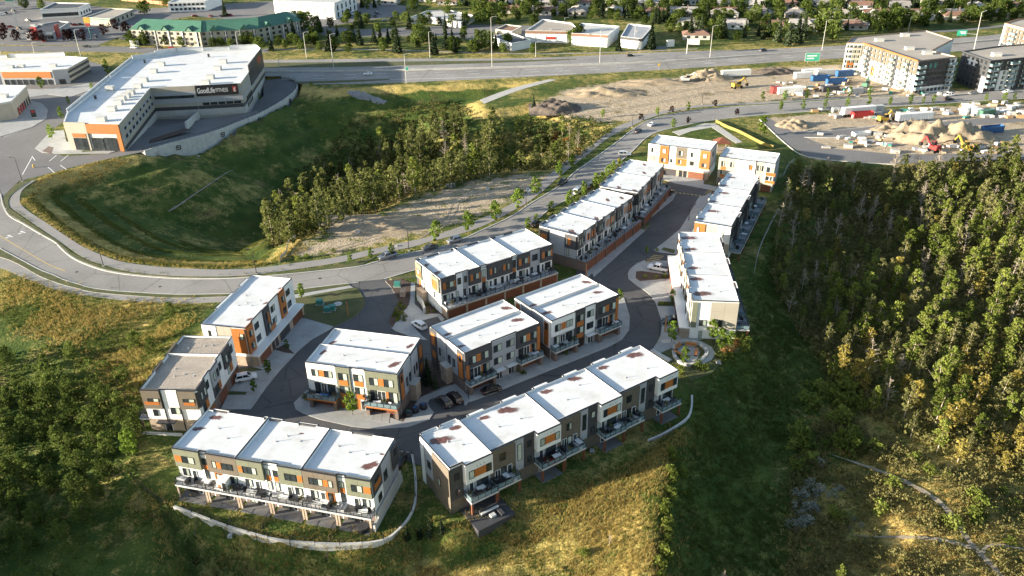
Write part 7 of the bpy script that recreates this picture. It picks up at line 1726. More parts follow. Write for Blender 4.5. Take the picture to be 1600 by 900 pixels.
def zone(px, py, x0, x1, y0, y1):
    a = 0 if px < x0+(x1-x0)/3 else (1 if px < x0+(x1-x0)*2/3 else 2); b = 0 if py < y0+(y1-y0)/3 else (1 if py < y0+(y1-y0)*2/3 else 2)
    return (('upper left','upper middle','upper right'),('left','centre','right'),('lower left','lower middle','lower right'))[b][a]+' part'
def size_word(s, lo, hi): return 'short' if s < lo+(hi-lo)*.3 else ('tall' if s > lo+(hi-lo)*.7 else 'medium')
rt = random.Random(21); rn = np.random.default_rng(21)
# ---- the wood in the valley on the right
WOOD = GP([(1236,266),(1300,266),(1400,266),(1500,258),(1600,252),(1760,268),(1900,400),(1900,760),(1700,780),(1600,752),(1500,725),(1420,690),(1345,640),(1300,600),(1258,540),(1222,480),(1208,430),(1212,370),(1226,310)])
WP = scatter(WOOD, 3.6, 900, rn)
vis = [p for p in WP if inview((p[0], p[1], p[2]+5), 10)]
vis.sort(key=lambda p: p[0]**2+p[1]**2)
far_mass = []
cnt = {'pale': 0, 'aspen': 0, 'bare': 0, 'yellow': 0, 'poplar': 0}
def dens(px, py): return 1.0
for p in vis:
    px, py = proj(p)
    sparse = (px < 1395 and py < 440) or px < 1285
    if sparse and rt.random() < .25: continue
    bare_p = .34 if sparse else (.22 if py < 360 and px < 1560 else .13)
    yel_p = .55 if py > 600 else (.04 if py < 560 else .15)
    u = rt.random()
    if u < bare_p: k = 'bare'
    elif u < bare_p+(1-bare_p)*yel_p: k = 'yellow'
    else: k = 'aspen' if py > 345 or rt.random() < .3 else 'poplar'
    if k == 'aspen' and cnt['aspen'] >= 230 or k == 'poplar': far_mass.append(p); continue
    if k == 'aspen' and rt.random() < .4: k = 'pale'
    if k == 'bare' and (cnt['bare'] >= 130 or rt.random() < .05): continue
    cnt[k] += 1
    s_ = {'aspen': rt.uniform(.55, 1.05)*(.6 if sparse else 1), 'pale': rt.uniform(.55, 1.05)*(.6 if sparse else 1), 'bare': rt.uniform(.6, 1.0), 'yellow': rt.uniform(.6, 1.0)}[k]
    lab = size_word(s_, .5, 1.05)+' '+{'aspen': 'green aspen', 'pale': 'pale olive aspen', 'bare': 'bare dead tree with pale branches', 'yellow': 'yellow-leaved aspen'}[k]+' in the '+zone(px, py, 1200, 1600, 250, 740)+' of the right wood'
    put_tree(k, p, s_, lab, {'aspen': 'green aspens of the right wood', 'pale': 'pale aspens of the right wood', 'bare': 'dead trees of the right wood', 'yellow': 'yellow aspens of the right wood'}[k], rt)
fm = np.array(far_mass+[p for p in WP if not inview((p[0], p[1], p[2]+5), 10) and -300 < proj(p)[0] < 2000])
merged('wood_canopy', [broad(200+i, 9, 1.9, .3, 12, 190, .55) for i in range(4)], fm, rn.uniform(.6, 1.05, len(fm)), LM['poplar'], rn)
shrub_geos = [broad(300+i, 1.6, 1.1, .05, 7, 60, .26, 'round') for i in range(5)]
UP = scatter(WOOD, 2.0, 3600, rn); UP = np.array([p for p in UP if inview(p, 60)])
merged('undergrowth', shrub_geos, UP, rn.uniform(.7, 1.9, len(UP)), LM['scrub'], rn)
# ---- scrub knoll, lower right
KN = GP([(1238,720),(1300,640),(1400,690),(1500,735),(1640,765),(1680,930),(1560,960),(1240,960),(1228,830)])
trail1 = [(1575,912),(1552,888),(1532,868),(1512,845),(1490,812),(1462,782),(1420,757),(1375,738),(1330,722),(1300,712)]
trail2 = [(1528,862),(1500,852),(1460,844),(1410,841),(1370,840),(1330,838)]; trail3 = [(1534,868),(1540,857),(1560,853),(1600,860),(1640,866)]
TR = [crom([G(*q) for q in t], 6) for t in (trail1, trail2, trail3)]
allp = np.array([(p.x, p.y) for t in TR for p in t])
def trail_d(x, y): return np.sqrt(((allp[None, :, 0]-x[:, None])**2+(allp[None, :, 1]-y[:, None])**2).min(1))
SPt = scatter(KN, .95, 5200, rn); SPt = SPt[trail_d(SPt[:, 0], SPt[:, 1]) > .9]
nz = np.sin(SPt[:, 0]*.35)*np.sin(SPt[:, 1]*.31+1)+rn.uniform(-.8, .8, len(SPt)); SPt = SPt[nz > -.35]
merged('scrub', shrub_geos, SPt, rn.uniform(.35, 1.0, len(SPt)), LM['scrub'], rn)
TR.append(crom([G(*q) for q in ((264,331),(285,318),(305,304),(330,287),(354,271),(366,262))], 6))
for k, t in enumerate(TR):
    k = min(k, 2)
    b = MB(); n_ = len(t); w_ = [(.5, .34, .3)[k]*(.75+.5*math.sin(i*.9+k)**2)*min(1, (n_-1-i)/14+.12) for i in range(n_)]
    L_ = [offset_line(t, w_[i])[i] for i in range(n_)]; R_ = [offset_line(t, -w_[i])[i] for i in range(n_)]; zz = lambda p: Tz(p.x, p.y)+.28
    for i in range(len(t)-1): b.face([(R_[i].x, R_[i].y, zz(R_[i])), (R_[i+1].x, R_[i+1].y, zz(R_[i+1])), (L_[i+1].x, L_[i+1].y, zz(L_[i+1])), (L_[i].x, L_[i].y, zz(L_[i]))])
    tag(b.build('dirt_trail', M['trail']), kind='structure')
protos('silver', 3, lambda i: make_tree('silver_shrub', '', broad(170+i, 2.2, 1.1, .05, 9, 150, .17), 'silver', trunk_mb(170+i, 1.8, .05, 5), 'bark_d', 'shrub'))
protos('bush', 4, lambda i: make_tree('bush', '', broad(180+i, 2.2, 1.5, .02, 10, 260, .22, 'round'), 'aspen', trunk_mb(180+i, 1.6, .06, 5), 'bark_d', 'shrub'))
protos('rustbush', 2, lambda i: make_tree('rust_bush', '', broad(190+i, 2.4, 1.5, .02, 9, 230, .24, 'round'), 'rust', trunk_mb(190+i, 1.6, .06, 5), 'bark_d', 'shrub'))
for i in range(26):
    px, py = rt.gauss(1265, 16), rt.gauss(790, 28); put_tree('silver', G(px, py), rt.uniform(.6, 1.2), 'silvery shrub in the pale clump beside the dark green hollow', 'silver shrubs of the hollow', rt)
for i in range(8): put_tree('silver', G(rt.uniform(1300, 1420), rt.uniform(760, 830)), rt.uniform(.4, .8), 'silvery shrub scattered over the scrub knoll', 'silver shrubs of the knoll', rt)
for i in range(34):
    x_ = rt.uniform(1222, 1345); y_ = rt.uniform(590, 720)
    if x_ < 1232+(720-y_)*.25: continue
    put_tree('bush', G(x_, y_), rt.uniform(1.0, 1.9), 'large rounded bush, '+zone(x_, y_, 1225, 1345, 590, 720)+' of the bank above the hollow', 'bushes of the bank above the hollow', rt)
for x_, y_ in ((1255,712),(1268,722),(1285,700),(1310,702),(1340,690),(1365,705),(1245,735),(1300,805),(1310,815),(1375,800),(1395,760),(1430,720),(1450,740),(1480,745),(1520,780),(1475,815),(1490,825),(1520,815),(1532,795),(1578,850),(1565,770),(1585,790)):
    put_tree('bush', G(x_, y_), rt.uniform(.6, 1.3), 'rounded green bush in the scrub, '+zone(x_, y_, 1225, 1600, 600, 860)+' of the knoll', 'bushes of the knoll', rt)
put_tree('aspen', G(1310,915), .45, 'small bright green tree cut by the bottom edge of the photo'); put_tree('bare', G(1128,912), .35, 'small pale dead tree at the bottom edge of the dark hollow')
# ---- ridge bushes between gold field and dark hollow
ridge = [(1066,705),(1072,720),(1068,735),(1072,750),(1064,765),(1068,775),(1062,790),(1056,805),(1060,815),(1054,830),(1058,845),(1050,858),(1054,872),(1046,885),(1050,898),(1075,745),(1085,770)]
for x_, y_ in ridge:
    for j in range(2): put_tree('bush', G(x_-16+rt.uniform(-7, 7), y_+rt.uniform(-6, 6)), rt.uniform(.4, .8), 'low green bush on the ridge along the gold field', 'bushes of the ridge', rt)
# ---- wood in the ravine
RW = GP([(412,352),(426,384),(456,384),(508,363),(558,341),(638,313),(718,289),(798,275),(856,266),(895,250),(915,226),(900,205),(850,205),(800,210),(740,224),(700,205),(670,215),(640,225),(560,258),(490,300),(440,330)])
RP = scatter(RW, 4.0, 296, rn)
for p in RP:
    px, py = proj(p); s = rt.uniform(.85, 1.4)*(1 if px < 780 else .68)
    k = 'poplar' if rt.random() < .8 else ('bare' if rt.random() < .45 else 'aspen')
    lab = size_word(s, .6, 1.4)+' '+{'poplar': 'olive-green poplar', 'bare': 'bare grey tree', 'aspen': 'bright green aspen'}[k]+' in the '+zone(px, py, 412, 925, 205, 393)+' of the ravine wood'
    put_tree(k, p, s, lab, {'poplar': 'poplars of the ravine wood', 'bare': 'dead trees of the ravine wood', 'aspen': 'aspens of the ravine wood'}[k], rt)
RU = scatter(RW, 2.4, 1600, rn); merged('undergrowth', shrub_geos, RU, rn.uniform(.6, 1.5, len(RU)), LM['scrub'], rn)
R2 = scatter(GP([(590,250),(650,210),(720,205),(740,180),(700,160),(640,165),(540,200),(440,290),(410,340),(420,360),(500,300)]), 2.6, 700, rn); merged('ravine_scrub', shrub_geos, R2, rn.uniform(.5, 1.6, len(R2)), LM['scrub'], rn)
R3 = scatter(GP([(780,190),(860,178),(940,192),(955,205),(935,222),(900,250),(870,268),(840,260),(850,215)]), 2.4, 420, rn); merged('ravine_scrub', shrub_geos, R3, rn.uniform(.5, 1.4, len(R3)), LM['poplar'], rn)
for i in range(14): put_tree('rustbush', G(rt.uniform(858, 905), rt.uniform(205, 250)), rt.uniform(.6, 1.2), 'rusty orange bush on the ravine edge below the path', 'rusty bushes of the ravine edge', rt)
for x_, y_ in ((688,278),(700,276),(716,277),(730,276),(738,278)): put_tree('bush', G(x_, y_), rt.uniform(1.0, 1.6), 'green bush at the top edge of the bare soil mound', 'bushes by the soil mound', rt)
for x_, y_ in ((522,394),(465,405),(480,402),(600,340)): put_tree('bush', G(x_, y_), .6, 'tufted olive bush growing in the bare soil mound', 'bushes in the soil mound', rt)
for x_, y_ in ((425,165),(455,150),(300,232),(330,224),(318,228),(345,218),(288,236)): put_tree('bush', G(x_, y_), rt.uniform(.8, 1.3), 'dark bush at the foot of the long retaining wall', 'bushes below the retaining wall', rt)
for x_, y_ in ((486,134),): put_tree('bush', W(x_, y_), .9, 'lone dark bush on the highway verge at the end of the ramp')
put_tree('spruce', G(834,178), .75, 'lone small spruce at the left tip of the soil yard')
# ---- left slope
LW = GP([(-80,625),(60,602),(130,608),(185,625),(222,655),(208,700),(185,740),(160,790),(110,840),(40,880),(-80,900)])
for p in scatter(LW, 3.9, 88, rn):
    s_ = rt.uniform(.4, .78); put_tree('willow', p, s_, size_word(s_, .45, .85)+' bushy willow in the '+zone(*proj(p), 0, 222, 575, 900)+' of the left slope wood', 'willows of the left slope', rt)
for x_, y_ in ((112,560),(212,545),(238,552),(12,570),(195,590),(268,492),(70,575)): put_tree('willow', G(x_, y_), rt.uniform(.4, .65), 'small young willow on the grassy left slope', 'young willows of the left slope', rt)
LU = scatter(GP([(-80,560),(80,545),(200,580),(225,650),(212,720),(240,790),(200,850),(120,900),(-80,930)]), 2.2, 1500, rn); merged('undergrowth', shrub_geos, LU, rn.uniform(.4, 1.3, len(LU)), LM['willow'], rn)
LO = np.array([(x, y) for x, y in zip(rn.uniform(-235, -150, 400), rn.uniform(20, 115, 400))]); LO = np.column_stack([LO, T(LO[:, 0], LO[:, 1])])
merged('hillside_wood', [broad(220+i, 7, 2, .1, 8, 60, .8) for i in range(3)], LO[:110], rn.uniform(.7, 1.1, 110), LM['willow'], rn)  # unseen trees on the added rise
put_tree('street', G(209,715), 1.35, 'tall lime-green columnar shrub at the left garden corner'); put_tree('street', G(203,700), .9, 'shorter lime-green shrub beside the tall one at the garden corner')
# ---- street and garden trees
n_path = [(547,411,.55),(580,404,.6),(612,399,.65),(682,379,1.2),(732,363,1.15),(774,347,1.2),(810,326,1.15),(837,307,1.15),(874,277,1.0),(893,263,.9)]
for x_, y_, s in n_path: put_tree('street', W(x_, y_, .14), s*1.2, 'young lime-green tree on the verge along the climbing path', 'young trees of the path verge', rt)
for x_, y_, s in ((825,358,.8),(861,337,1.0),(890,323,1.15),(900,318,.9),(912,307,1.1),(931,297,1.25),(940,290,1.0),(950,281,1.1),(958,272,1.0),(968,266,.9),(838,350,.7)): put_tree('street', W(x_, y_, .1), s, 'young tree between the curving road and the charcoal rows', 'young trees behind the charcoal rows', rt)
for x_, y_, s in ((942,184,.8),(1027,181,.8),(1075,173,.8),(1052,201,.9),(1191,158,.9),(1226,158,1),(1260,156,1),(1292,155,1),(1327,152,1),(1358,151,1),(1219,174,1),(1254,172,.9),(1289,170,.9),(1323,168,.9),(1357,166,.9),(1390,165,.8),(1422,163,.9),(1442,163,.7),(1458,162,.8),(1540,158,.7),(1569,158,.8),(1584,157,.7)): put_tree('street', W(x_, y_), s, 'young boulevard tree beside the construction yards', 'young trees of the boulevard', rt)
for x_, y_ in ((1002,188),(1049,176),(1075,193),(1117,166),(1151,180)): put_tree('purple', W(x_, y_), .6, 'small purple-leaved tree on the boulevard verge', 'purple trees of the boulevard', rt)
for x_, y_, s, lab in ((551,648,1.15,'lime-green tree against the front of the olive island block'),(449,546,.55,'small tree in the bed of the sloped driveway'),(420,585,.8,'slender young tree by the lower driveway of the white left row'),(397,612,.6,'small tree beside the white SUV driveway'),(472,466,.9,'small tree at the corner of the entry lawn'),(1050,474,.8,'small dark tree in the planting strip beside the black pickup'),(1010,396,.5,'small shrub tree by the white pickup'),(1049,534,1.1,'golden-green tree at the parkette path entrance'),(1069,568,.9,'bright lime tree at the lower edge of the round parkette'),(1112,532,1.1,'bright green star-leaved tree at the end wall of the right row'),(1126,548,1.2,'yellow-green tree among the shrubs right of the parkette'),(1141,540,.8,'small yellow-green tree right of the rusty shrub'),(906,535,.7,'dark slender tree in the gap between the two charcoal island blocks'),(860,540,.8,'slim tree beside the gap of the island blocks'),(968,470,.7,'pale young tree at the end of the white and charcoal block'),(1190,212,1.6,'leafy tree beside the yellow banner fence')):
    put_tree('street', W(x_, y_, .15), s, lab)
for x_, y_, s, lab in ((669,600,.6,'dark conical evergreen between the two island blocks'),(681,607,.35,'smaller evergreen below the conical one between the blocks')): put_tree('spruce', W(x_, y_, .1), s, lab)
for x_, y_, s in ((637,843,.22),(656,840,.24),(672,837,.28),(690,832,.22)):
    o = put_tree('spruce', G(x_, y_), s*1.3, 'little bright conifer in a row below the front gardens', 'little conifers below the gardens', rt)
for x_, y_ in ((1150,540),(1137,552)): put_tree('rustbush', G(x_, y_), .8, 'rusty red shrub right of the parkette', 'rusty shrubs by the parkette', rt)
for x_, y_ in ((1125,560),(1138,558),(1160,545),(1170,536),(1145,530),(1157,530),(1090,575),(1100,578),(1062,582),(1052,578)): put_tree('bush', G(x_, y_), rt.uniform(.6, 1.0), 'olive shrub in the planting round the parkette', 'shrubs round the parkette', rt)
for i in range(30): put_tree('bush', W(rt.uniform(615, 634), rt.uniform(472, 502), .15), rt.uniform(.22, .4), 'low green shrub in the entrance planting island', 'shrubs of the entrance island', rt)
for i in range(12): put_tree('bush', W(rt.uniform(662, 692), rt.uniform(472, 492), .15), rt.uniform(.2, .4), 'low shrub in the bed at the end of the entry row', 'shrubs beside the entry row', rt)
for x_, y_ in ((477,622),(482,625),(1008,433),(1025,434),(1038,433),(1040,476),(1034,476),(870,548),(884,553),(812,580),(818,585),(1026,392)): put_tree('bush', W(x_, y_, .15), rt.uniform(.35, .6), 'small shrub in a front planting bed of the townhouses', 'shrubs of the front beds', rt)
for x_, y_, s in ((915,868,.7),(908,866,.6)): put_tree('bush', G(x_, y_), s, 'blue-green bush alone in the gold field', 'bushes in the gold field', rt)
put_tree('bare', G(952,852), .28, 'little white dead sapling in the gold field')
# ---- trees along the highway and between the shops
spr = [(424,79,1),(515,80,1.35),(562,71,1.3),(585,66,1.0),(595,69,1.1),(607,68,1.0),(621,83,1.5),(679,86,1.25),(697,76,1.2),(707,76,1.2),(966,80,1.1),(1017,77,1.6),(288,62,1.3),(346,60,1.1),(384,58,1.1),(352,26,1.2),(1078,60,1.5),(1095,56,1.3),(1130,60,1.4),(1215,66,1.5),(1230,72,1.4),(1245,68,1.7),(1255,60,1.5),(1200,58,1.3),(460,62,1.2),(452,66,1.0),(490,60,1.0),(640,46,1.2),(565,44,1.0)]
LMK = [(60,'the corner car park'),(150,'the drive-in restaurant'),(260,'the hotel\'s left end'),(350,'the middle of the hotel'),(440,'the hotel\'s right end'),(520,'the tall white building'),(610,'the open lot'),(690,'the low school block'),(780,'the dark-roofed hut'),(860,'the tan-roofed warehouse'),(930,'the notched warehouse'),(1010,'the grey-roofed warehouse'),(1090,'the message board'),(1180,'the open verge'),(1260,'the green highway sign'),(1360,'the tan apartments\' left end'),(1440,'the tan apartments\' roof'),(1530,'the green overhead sign'),(1600,'the top right corner')]
near = lambda x: min(LMK, key=lambda q: abs(q[0]-x))[1]
for x_, y_, s in spr: put_tree('spruce', W(x_, y_), s*.85, size_word(s, .9, 1.6)+' dark spruce beyond the highway near '+near(x_), 'spruces along the highway', rt)
elm = [(407,79,1.0),(437,71,.8),(457,68,.8),(487,66,.9),(540,68,.9),(548,66,.8),(655,70,1.5),(668,66,1.1),(750,80,1.5),(765,76,1.2),(787,83,.7),(477,50,1.6),(462,45,1.4),(572,39,.9),(560,34,.9),(725,62,1.0),(905,66,1.4),(895,69,1.1),(832,84,.7),(310,72,.8),(253,69,1.0),(227,70,1.1),(334,74,.7),(361,74,.7),(281,71,.8),(396,72,.7),(645,18,1.3),(700,28,1.0),(635,38,1.0),(670,36,.9),(752,38,1.8),(770,34,1.6),(785,30,1.4),(1290,52,1.8),(1300,64,1.5),(1395,50,1.7),(1372,52,1.6),(1410,46,1.5),(1440,42,1.4),(1520,36,1.3),(226,22,1.2),(260,10,1.0),(40,14,1.2),(66,16,1.0)]
for x_, y_, s in elm: put_tree('elm', W(x_, y_), s*.8, size_word(s, .7, 1.7)+' leafy green tree near '+near(x_), 'leafy trees along the highway', rt)
for i in range(46):
    x_ = rt.uniform(205, 500); y_ = 69+rt.uniform(-3, 4) if x_ < 405 else rt.uniform(42, 80)
    put_tree('elm', W(x_, y_), rt.uniform(.4, .8), 'leafy tree at the foot of the hotel, near '+near(x_), 'leafy trees at the hotel', rt)
for i in range(60):
    x_ = rt.uniform(500, 835); y_ = rt.uniform(26, 84)
    if 635 < x_ < 745 and 12 < y_ < 38 or 765 < x_ < 832 and 40 < y_ < 72: continue
    put_tree('elm' if rt.random() < .75 else 'spruce', W(x_, y_), rt.uniform(.4, .85), 'tree in the belt beyond the highway near '+near(x_), 'trees of the belt beyond the highway', rt)
for x_, y_ in ((27,65),(6,63),(52,64),(66,66),(105,65),(112,64),(164,56),(180,48),(198,52),(330,70),(8,54),(130,64)): put_tree('purple', W(x_, y_), 1.5, 'dark purple-leaved tree at the edge of the far car park', 'dark trees of the far car park', rt)
for x_, y_, s in ((66,140,1.0),(97,187,.9),(82,218,1.0),(135,222,.9),(146,223,.8),(108,163,.6),(168,116,1.2),(145,143,.7)): put_tree('street', W(x_, y_), s*1.3, 'young tree on the pavements round the fitness building', 'young trees round the fitness building', rt)
# ---- suburb beyond the highway
SUB = XY([(560,16),(640,4),(760,22),(850,26),(905,30),(1030,40),(1062,66),(1200,64),(1330,50),(1440,42),(1600,30),(1800,12),(1900,-60),(560,-40)])
prot_h = []
def house_proto(i, roofm, wallm):
    r = thing('suburban_house', '', 'house'); w, d, h = 7+(i % 3), 5.0+.4*(i % 2), 2.9
    MB().box(-w, w, -d, d, -.3, h).build('wall', M[wallm], r); b = MB(); e = .6; rz_ = h+2.2
    if i % 2: b.face([(-w-e,-d-e,h-.1),(w+e,-d-e,h-.1),(w-d*.8,0,rz_),(-w+d*.8,0,rz_)]); b.face([(w+e,d+e,h-.1),(-w-e,d+e,h-.1),(-w+d*.8,0,rz_),(w-d*.8,0,rz_)]); b.face([(w+e,-d-e,h-.1),(w+e,d+e,h-.1),(w-d*.8,0,rz_)]); b.face([(-w-e,d+e,h-.1),(-w-e,-d-e,h-.1),(-w+d*.8,0,rz_)])
    else: b.face([(-w-e,-d-e,h-.1),(w+e,-d-e,h-.1),(w+e,0,rz_),(-w-e,0,rz_)]); b.face([(w+e,d+e,h-.1),(-w-e,d+e,h-.1),(-w-e,0,rz_),(w+e,0,rz_)]); b.face([(w,-d,h-.1),(w,d,h-.1),(w,0,rz_-.1)]); b.face([(-w,d,h-.1),(-w,-d,h-.1),(-w,0,rz_-.1)])
    rf_ = b.build('roof', M[roofm], r); MB().box(-.4,.4,-.4,.4,h+.5,rz_+.9).build('chimney', M['brick'], rf_, (w*.3, 1.2, 0))
    for x_ in (-w*.6, 0, w*.6):
        fm_, pm_ = win_mesh(1.9, 1.3, 'g')
        for y_, rz2 in ((-d-.02, 0), (d+.02, math.pi)): o = mk('window', fm_, r, (x_-.95 if not rz2 else x_+.95, y_, 1.0), rz2); [mk('pane', p_, o) for p_ in pm_]
    return r
HR = [('shingle','siding','grey-roofed'),('shingle_b','siding','brown-roofed'),('shingle','white','grey-roofed white'),('shingle','tan','grey-roofed tan'),('shingle_b','white','brown-roofed white'),('membrane','lightgrey','pale-roofed')]
HP = [house_proto(i, a, b) for i, (a, b, c) in enumerate(HR)]; hu = [False]*6; hn = 0; HPOS = []
ca, sa = math.cos(-.16), math.sin(-.16)
for j in range(26):
    for i in range(-24, 34):
        x0, y0 = i*25+rt.uniform(-3, 3), 470+j*(19 if j % 2 else 23)+rt.uniform(-2, 2); x, y = x0*ca-y0*sa-70, x0*sa+y0*ca
        if poly_sd([x], [y], SUB)[0] < 9 or rt.random() < .14: continue
        q = proj((x, y, 3))
        if not (-15 < q[0] < 1615 and -6 < q[1] < 75): continue
        k = rt.randrange(6); hn += 1; HPOS.append((x, y))
        lab = HR[k][2]+' bungalow among the trees in the '+zone(q[0], q[1], 560, 1600, 0, 66)+' of the far suburb'
        rz_ = -.16+(math.pi/2 if rt.random() < .3 else 0)
        if not hu[k]: hu[k] = True; o = HP[k]; o.location = (x, y, 0); o.rotation_euler = (0, 0, rz_); o['label'] = lab; o['group'] = 'bungalows of the far suburb'
        else: dup(HP[k], (x, y, 0), rz_, lab, 'bungalows of the far suburb')
for k in range(6):
    if not hu[k]: HP[k].location = (0, 760+25*k, 0); HP[k]['label'] = HR[k][2]+' bungalow among the trees of the far suburb'; HP[k]['group'] = 'bungalows of the far suburb'
hp = np.array(HPOS)
ST = scatter(SUB, 5.2, 2600, rn); ne = ns = 0
sel = []
for p in ST:
    if np.sqrt(((hp-p[:2])**2).sum(1)).min() < 7.0: continue
    if inview(p, 12): sel.append(p)
sel.sort(key=lambda p: p[1]); rest = []
for p in sel:
    if rt.random() < .16: continue
    if rt.random() < .33:
        if ns < 150: s_ = rt.uniform(.5, .95); put_tree('spruce', p, s_, size_word(s_, .5, .95)+' dark spruce among the houses in the '+zone(*proj(p), 560, 1600, 0, 66)+' of the far suburb', 'spruces of the far suburb', rt); ns += 1; continue
    elif ne < 230: s_ = rt.uniform(.5, .95); put_tree('elm', p, s_, size_word(s_, .4, .85)+' leafy tree among the houses in the '+zone(*proj(p), 560, 1600, 0, 66)+' of the far suburb', 'leafy trees of the far suburb', rt); ne += 1; continue
    rest.append(p)
if rest: rest = np.array(rest); merged('suburb_trees', [broad(240+i, 9, 3.4, .15, 10, 90, 1.0, 'round') for i in range(3)], rest, rn.uniform(.5, 1.0, len(rest)), LM['elm'], rn)
FS = scatter([(-700, 640), (700, 640), (1400, 1900), (-1400, 1900)], 16, 1500, rn); FS = np.array([p for p in FS if not inview(p, 0)])
merged('far_trees', [broad(250+i, 9, 3.6, .15, 8, 50, 1.3, 'round') for i in range(3)], FS, rn.uniform(.7, 1.2, len(FS)), LM['elm'], rn)
print('houses', hn, 'suburb trees', ne, ns, len(rest), 'wood', cnt, len(fm), 'ravine', len(RP))
# ---- long grass
def tuft(seed, n, h, w, lean):
    # a loose fan of leaning blades
    q = np.random.default_rng(seed); V = []; F = []
    for i in range(n):
        a = q.random()*6.283; x, y = q.normal(0, w, 2); l = h*q.uniform(.6, 1.1); dx, dy = math.cos(a)*lean*l, math.sin(a)*lean*l; px, py = -math.sin(a)*.05, math.cos(a)*.05
        k = len(V); V += [(x-px, y-py, -.05), (x+px, y+py, -.05), (x+dx+px*.3, y+dy+py*.3, l), (x+dx-px*.3, y+dy-py*.3, l)]; F.append((k, k+1, k+2, k+3))
    return np.array(V), np.array(F)
tg = [tuft(i, 8, .55, .2, .8) for i in range(6)]
def grass(name, poly, n, smin, smax, m, cond=None, soft=2.5):
    P = np.array(poly); lo, hi = P.min(0), P.max(0); c = rn.uniform(lo-4, hi+4, (n*3, 2)); c = c[poly_sd(c[:, 0], c[:, 1], P)+rn.normal(0, soft, len(c)) > 0][:n]
    if cond is not None: c = c[cond(c)]
    z = T(c[:, 0], c[:, 1]); p = np.column_stack([c, z+.02]); merged(name, tg, p, rn.uniform(smin, smax, len(p)), LM[m], rn)
patch = lambda c, s=.09: np.sin(c[:, 0]*s*1.7+1.3*np.sin(c[:, 1]*s))*np.sin(c[:, 1]*s*2.1+np.sin(c[:, 0]*s*1.2))
FG = GP([(300,905),(240,790),(350,830),(440,852),(560,860),(640,836),(720,830),(800,800),(940,748),(1010,712),(1064,674),(1066,700),(1044,820),(1030,905)])
grass('dry_grass', FG, 15000, .4, 1.1, 'grass', lambda c: patch(c)+rn.uniform(-.6, .6, len(c)) > -.30)
grass('green_grass', FG, 6500, .4, .9, 'greengrass', lambda c: patch(c)+rn.uniform(-.4, .4, len(c)) < -.05)
rim = XY([(33,318),(75,350),(120,380),(150,394),(190,408),(250,416),(325,420),(400,417),(445,408),(480,392),(470,378),(420,396),(330,404),(250,398),(180,378),(110,335),(60,318),(90,290),(160,268),(200,248),(170,248),(115,262),(60,278)], 0)
grass('rim_grass', rim, 7000, .5, 1.2, 'grass', None, .25)
BW = XY([(40,330),(75,350),(120,381),(150,396),(190,410),(250,418),(325,421),(400,420),(440,410),(425,380),(410,340),(340,330),(250,330),(170,300),(90,285),(50,300)])
grass('mown_band_grass', BW, 22000, .5, 1.0, 'greengrass', lambda c: (np.sin(poly_sd(c[:, 0], c[:, 1], RAVINE)*.85+.5*np.sin(c[:, 0]*.05)) > .25))
LG = GP([(0,436),(80,460),(180,476),(286,480),(290,500),(262,560),(225,595),(205,640),(150,560),(80,520),(0,500)])
grass('slope_grass', LG, 9000, .6, 1.3, 'grass', lambda c: patch(c)+rn.uniform(-.5, .5, len(c)) > -.2)
grass('slope_grass', LG, 6000, .5, 1.1, 'greengrass')
HG = GP([(1045,905),(1070,740),(1090,640),(1180,520),(1190,440),(1215,360),(1230,480),(1260,560),(1245,720),(1232,830),(1235,905)])
grass('hollow_grass', HG, 16000, .5, 1.1, 'greengrass')
grass('knoll_grass', KN, 9000, .4, .9, 'grass', lambda c: trail_d(c[:, 0], c[:, 1]) > 1.0)
# ================================================================ construction yards
def mound(name, px, py, rx, ry, h, label, m='heap', seed=0, n=26, z=.02):
    c = W(px, py); q = np.random.default_rng(seed); u = np.linspace(-1, 1, n); X, Y = np.meshgrid(u, u); R = np.sqrt(X**2+Y**2)
    H = np.clip(1-R**1.6, 0, 1); ph = q.random(6)*6
    H = H*(1+.42*np.sin(X*5+ph[0])*np.sin(Y*6+ph[1])+.3*np.sin(X*11+ph[2])*np.sin(Y*9+ph[3]))+.085*q.standard_normal(H.shape)*(H > 0); H = np.clip(H, 0, None)
    V = np.stack([(X*rx).ravel(), (Y*ry).ravel(), (H*h*.72-.12).ravel()], 1); I_ = np.arange(n*n).reshape(n, n)
    F = np.stack([I_[:-1, :-1].ravel(), I_[:-1, 1:].ravel(), I_[1:, 1:].ravel(), I_[1:, :-1].ravel()], 1)
    o = mk(name, npmesh(name, V, F, M[m], smooth=True), None, (c.x, c.y, z)); return tag(o, label, 'soil heap')
mound('sand_heap', 1440, 214, 15, 11, 7.5, 'largest tan sand heap of the right yard, left half', seed=1); mound('sand_heap', 1495, 216, 17, 11, 6.5, 'wide tan sand heap beside the blue container', seed=2)
mound('sand_heap', 1240, 196, 8, 6, 3, 'low tan heap beside the corner of the yard road', seed=3); mound('soil_heap', 868, 170, 12, 10, 4.5, 'dark brown soil heap at the left tip of the soil yard', 'soil_dark', seed=4)
mound('sand_heap', 945, 147, 20, 9, 3.5, 'long ridge of tan soil behind the dark heap', seed=5); mound('soil_heap', 1105, 122, 14, 8, 5, 'rough brown soil heap left of the white trailer', seed=6); mound('sand_heap', 1020, 130, 22, 7, 2.5, 'low tan soil bank along the top of the yard', seed=7)
mound('sand_heap', 1390, 205, 9, 6, 3, 'small tan heap at the left foot of the largest one', seed=8); mound('sand_heap', 1420, 145, 10, 6, 2, 'low grey heap in front of the tan apartments', seed=9); mound('soil_heap', 1210, 113, 12, 6, 3, 'grey soil heap below the green highway sign', 'soil_dark', seed=10)
mound('soil_mound', 590, 352, 18, 9, 1.6, 'low grassy soil mound at the lower left of the bare ground', seed=11)
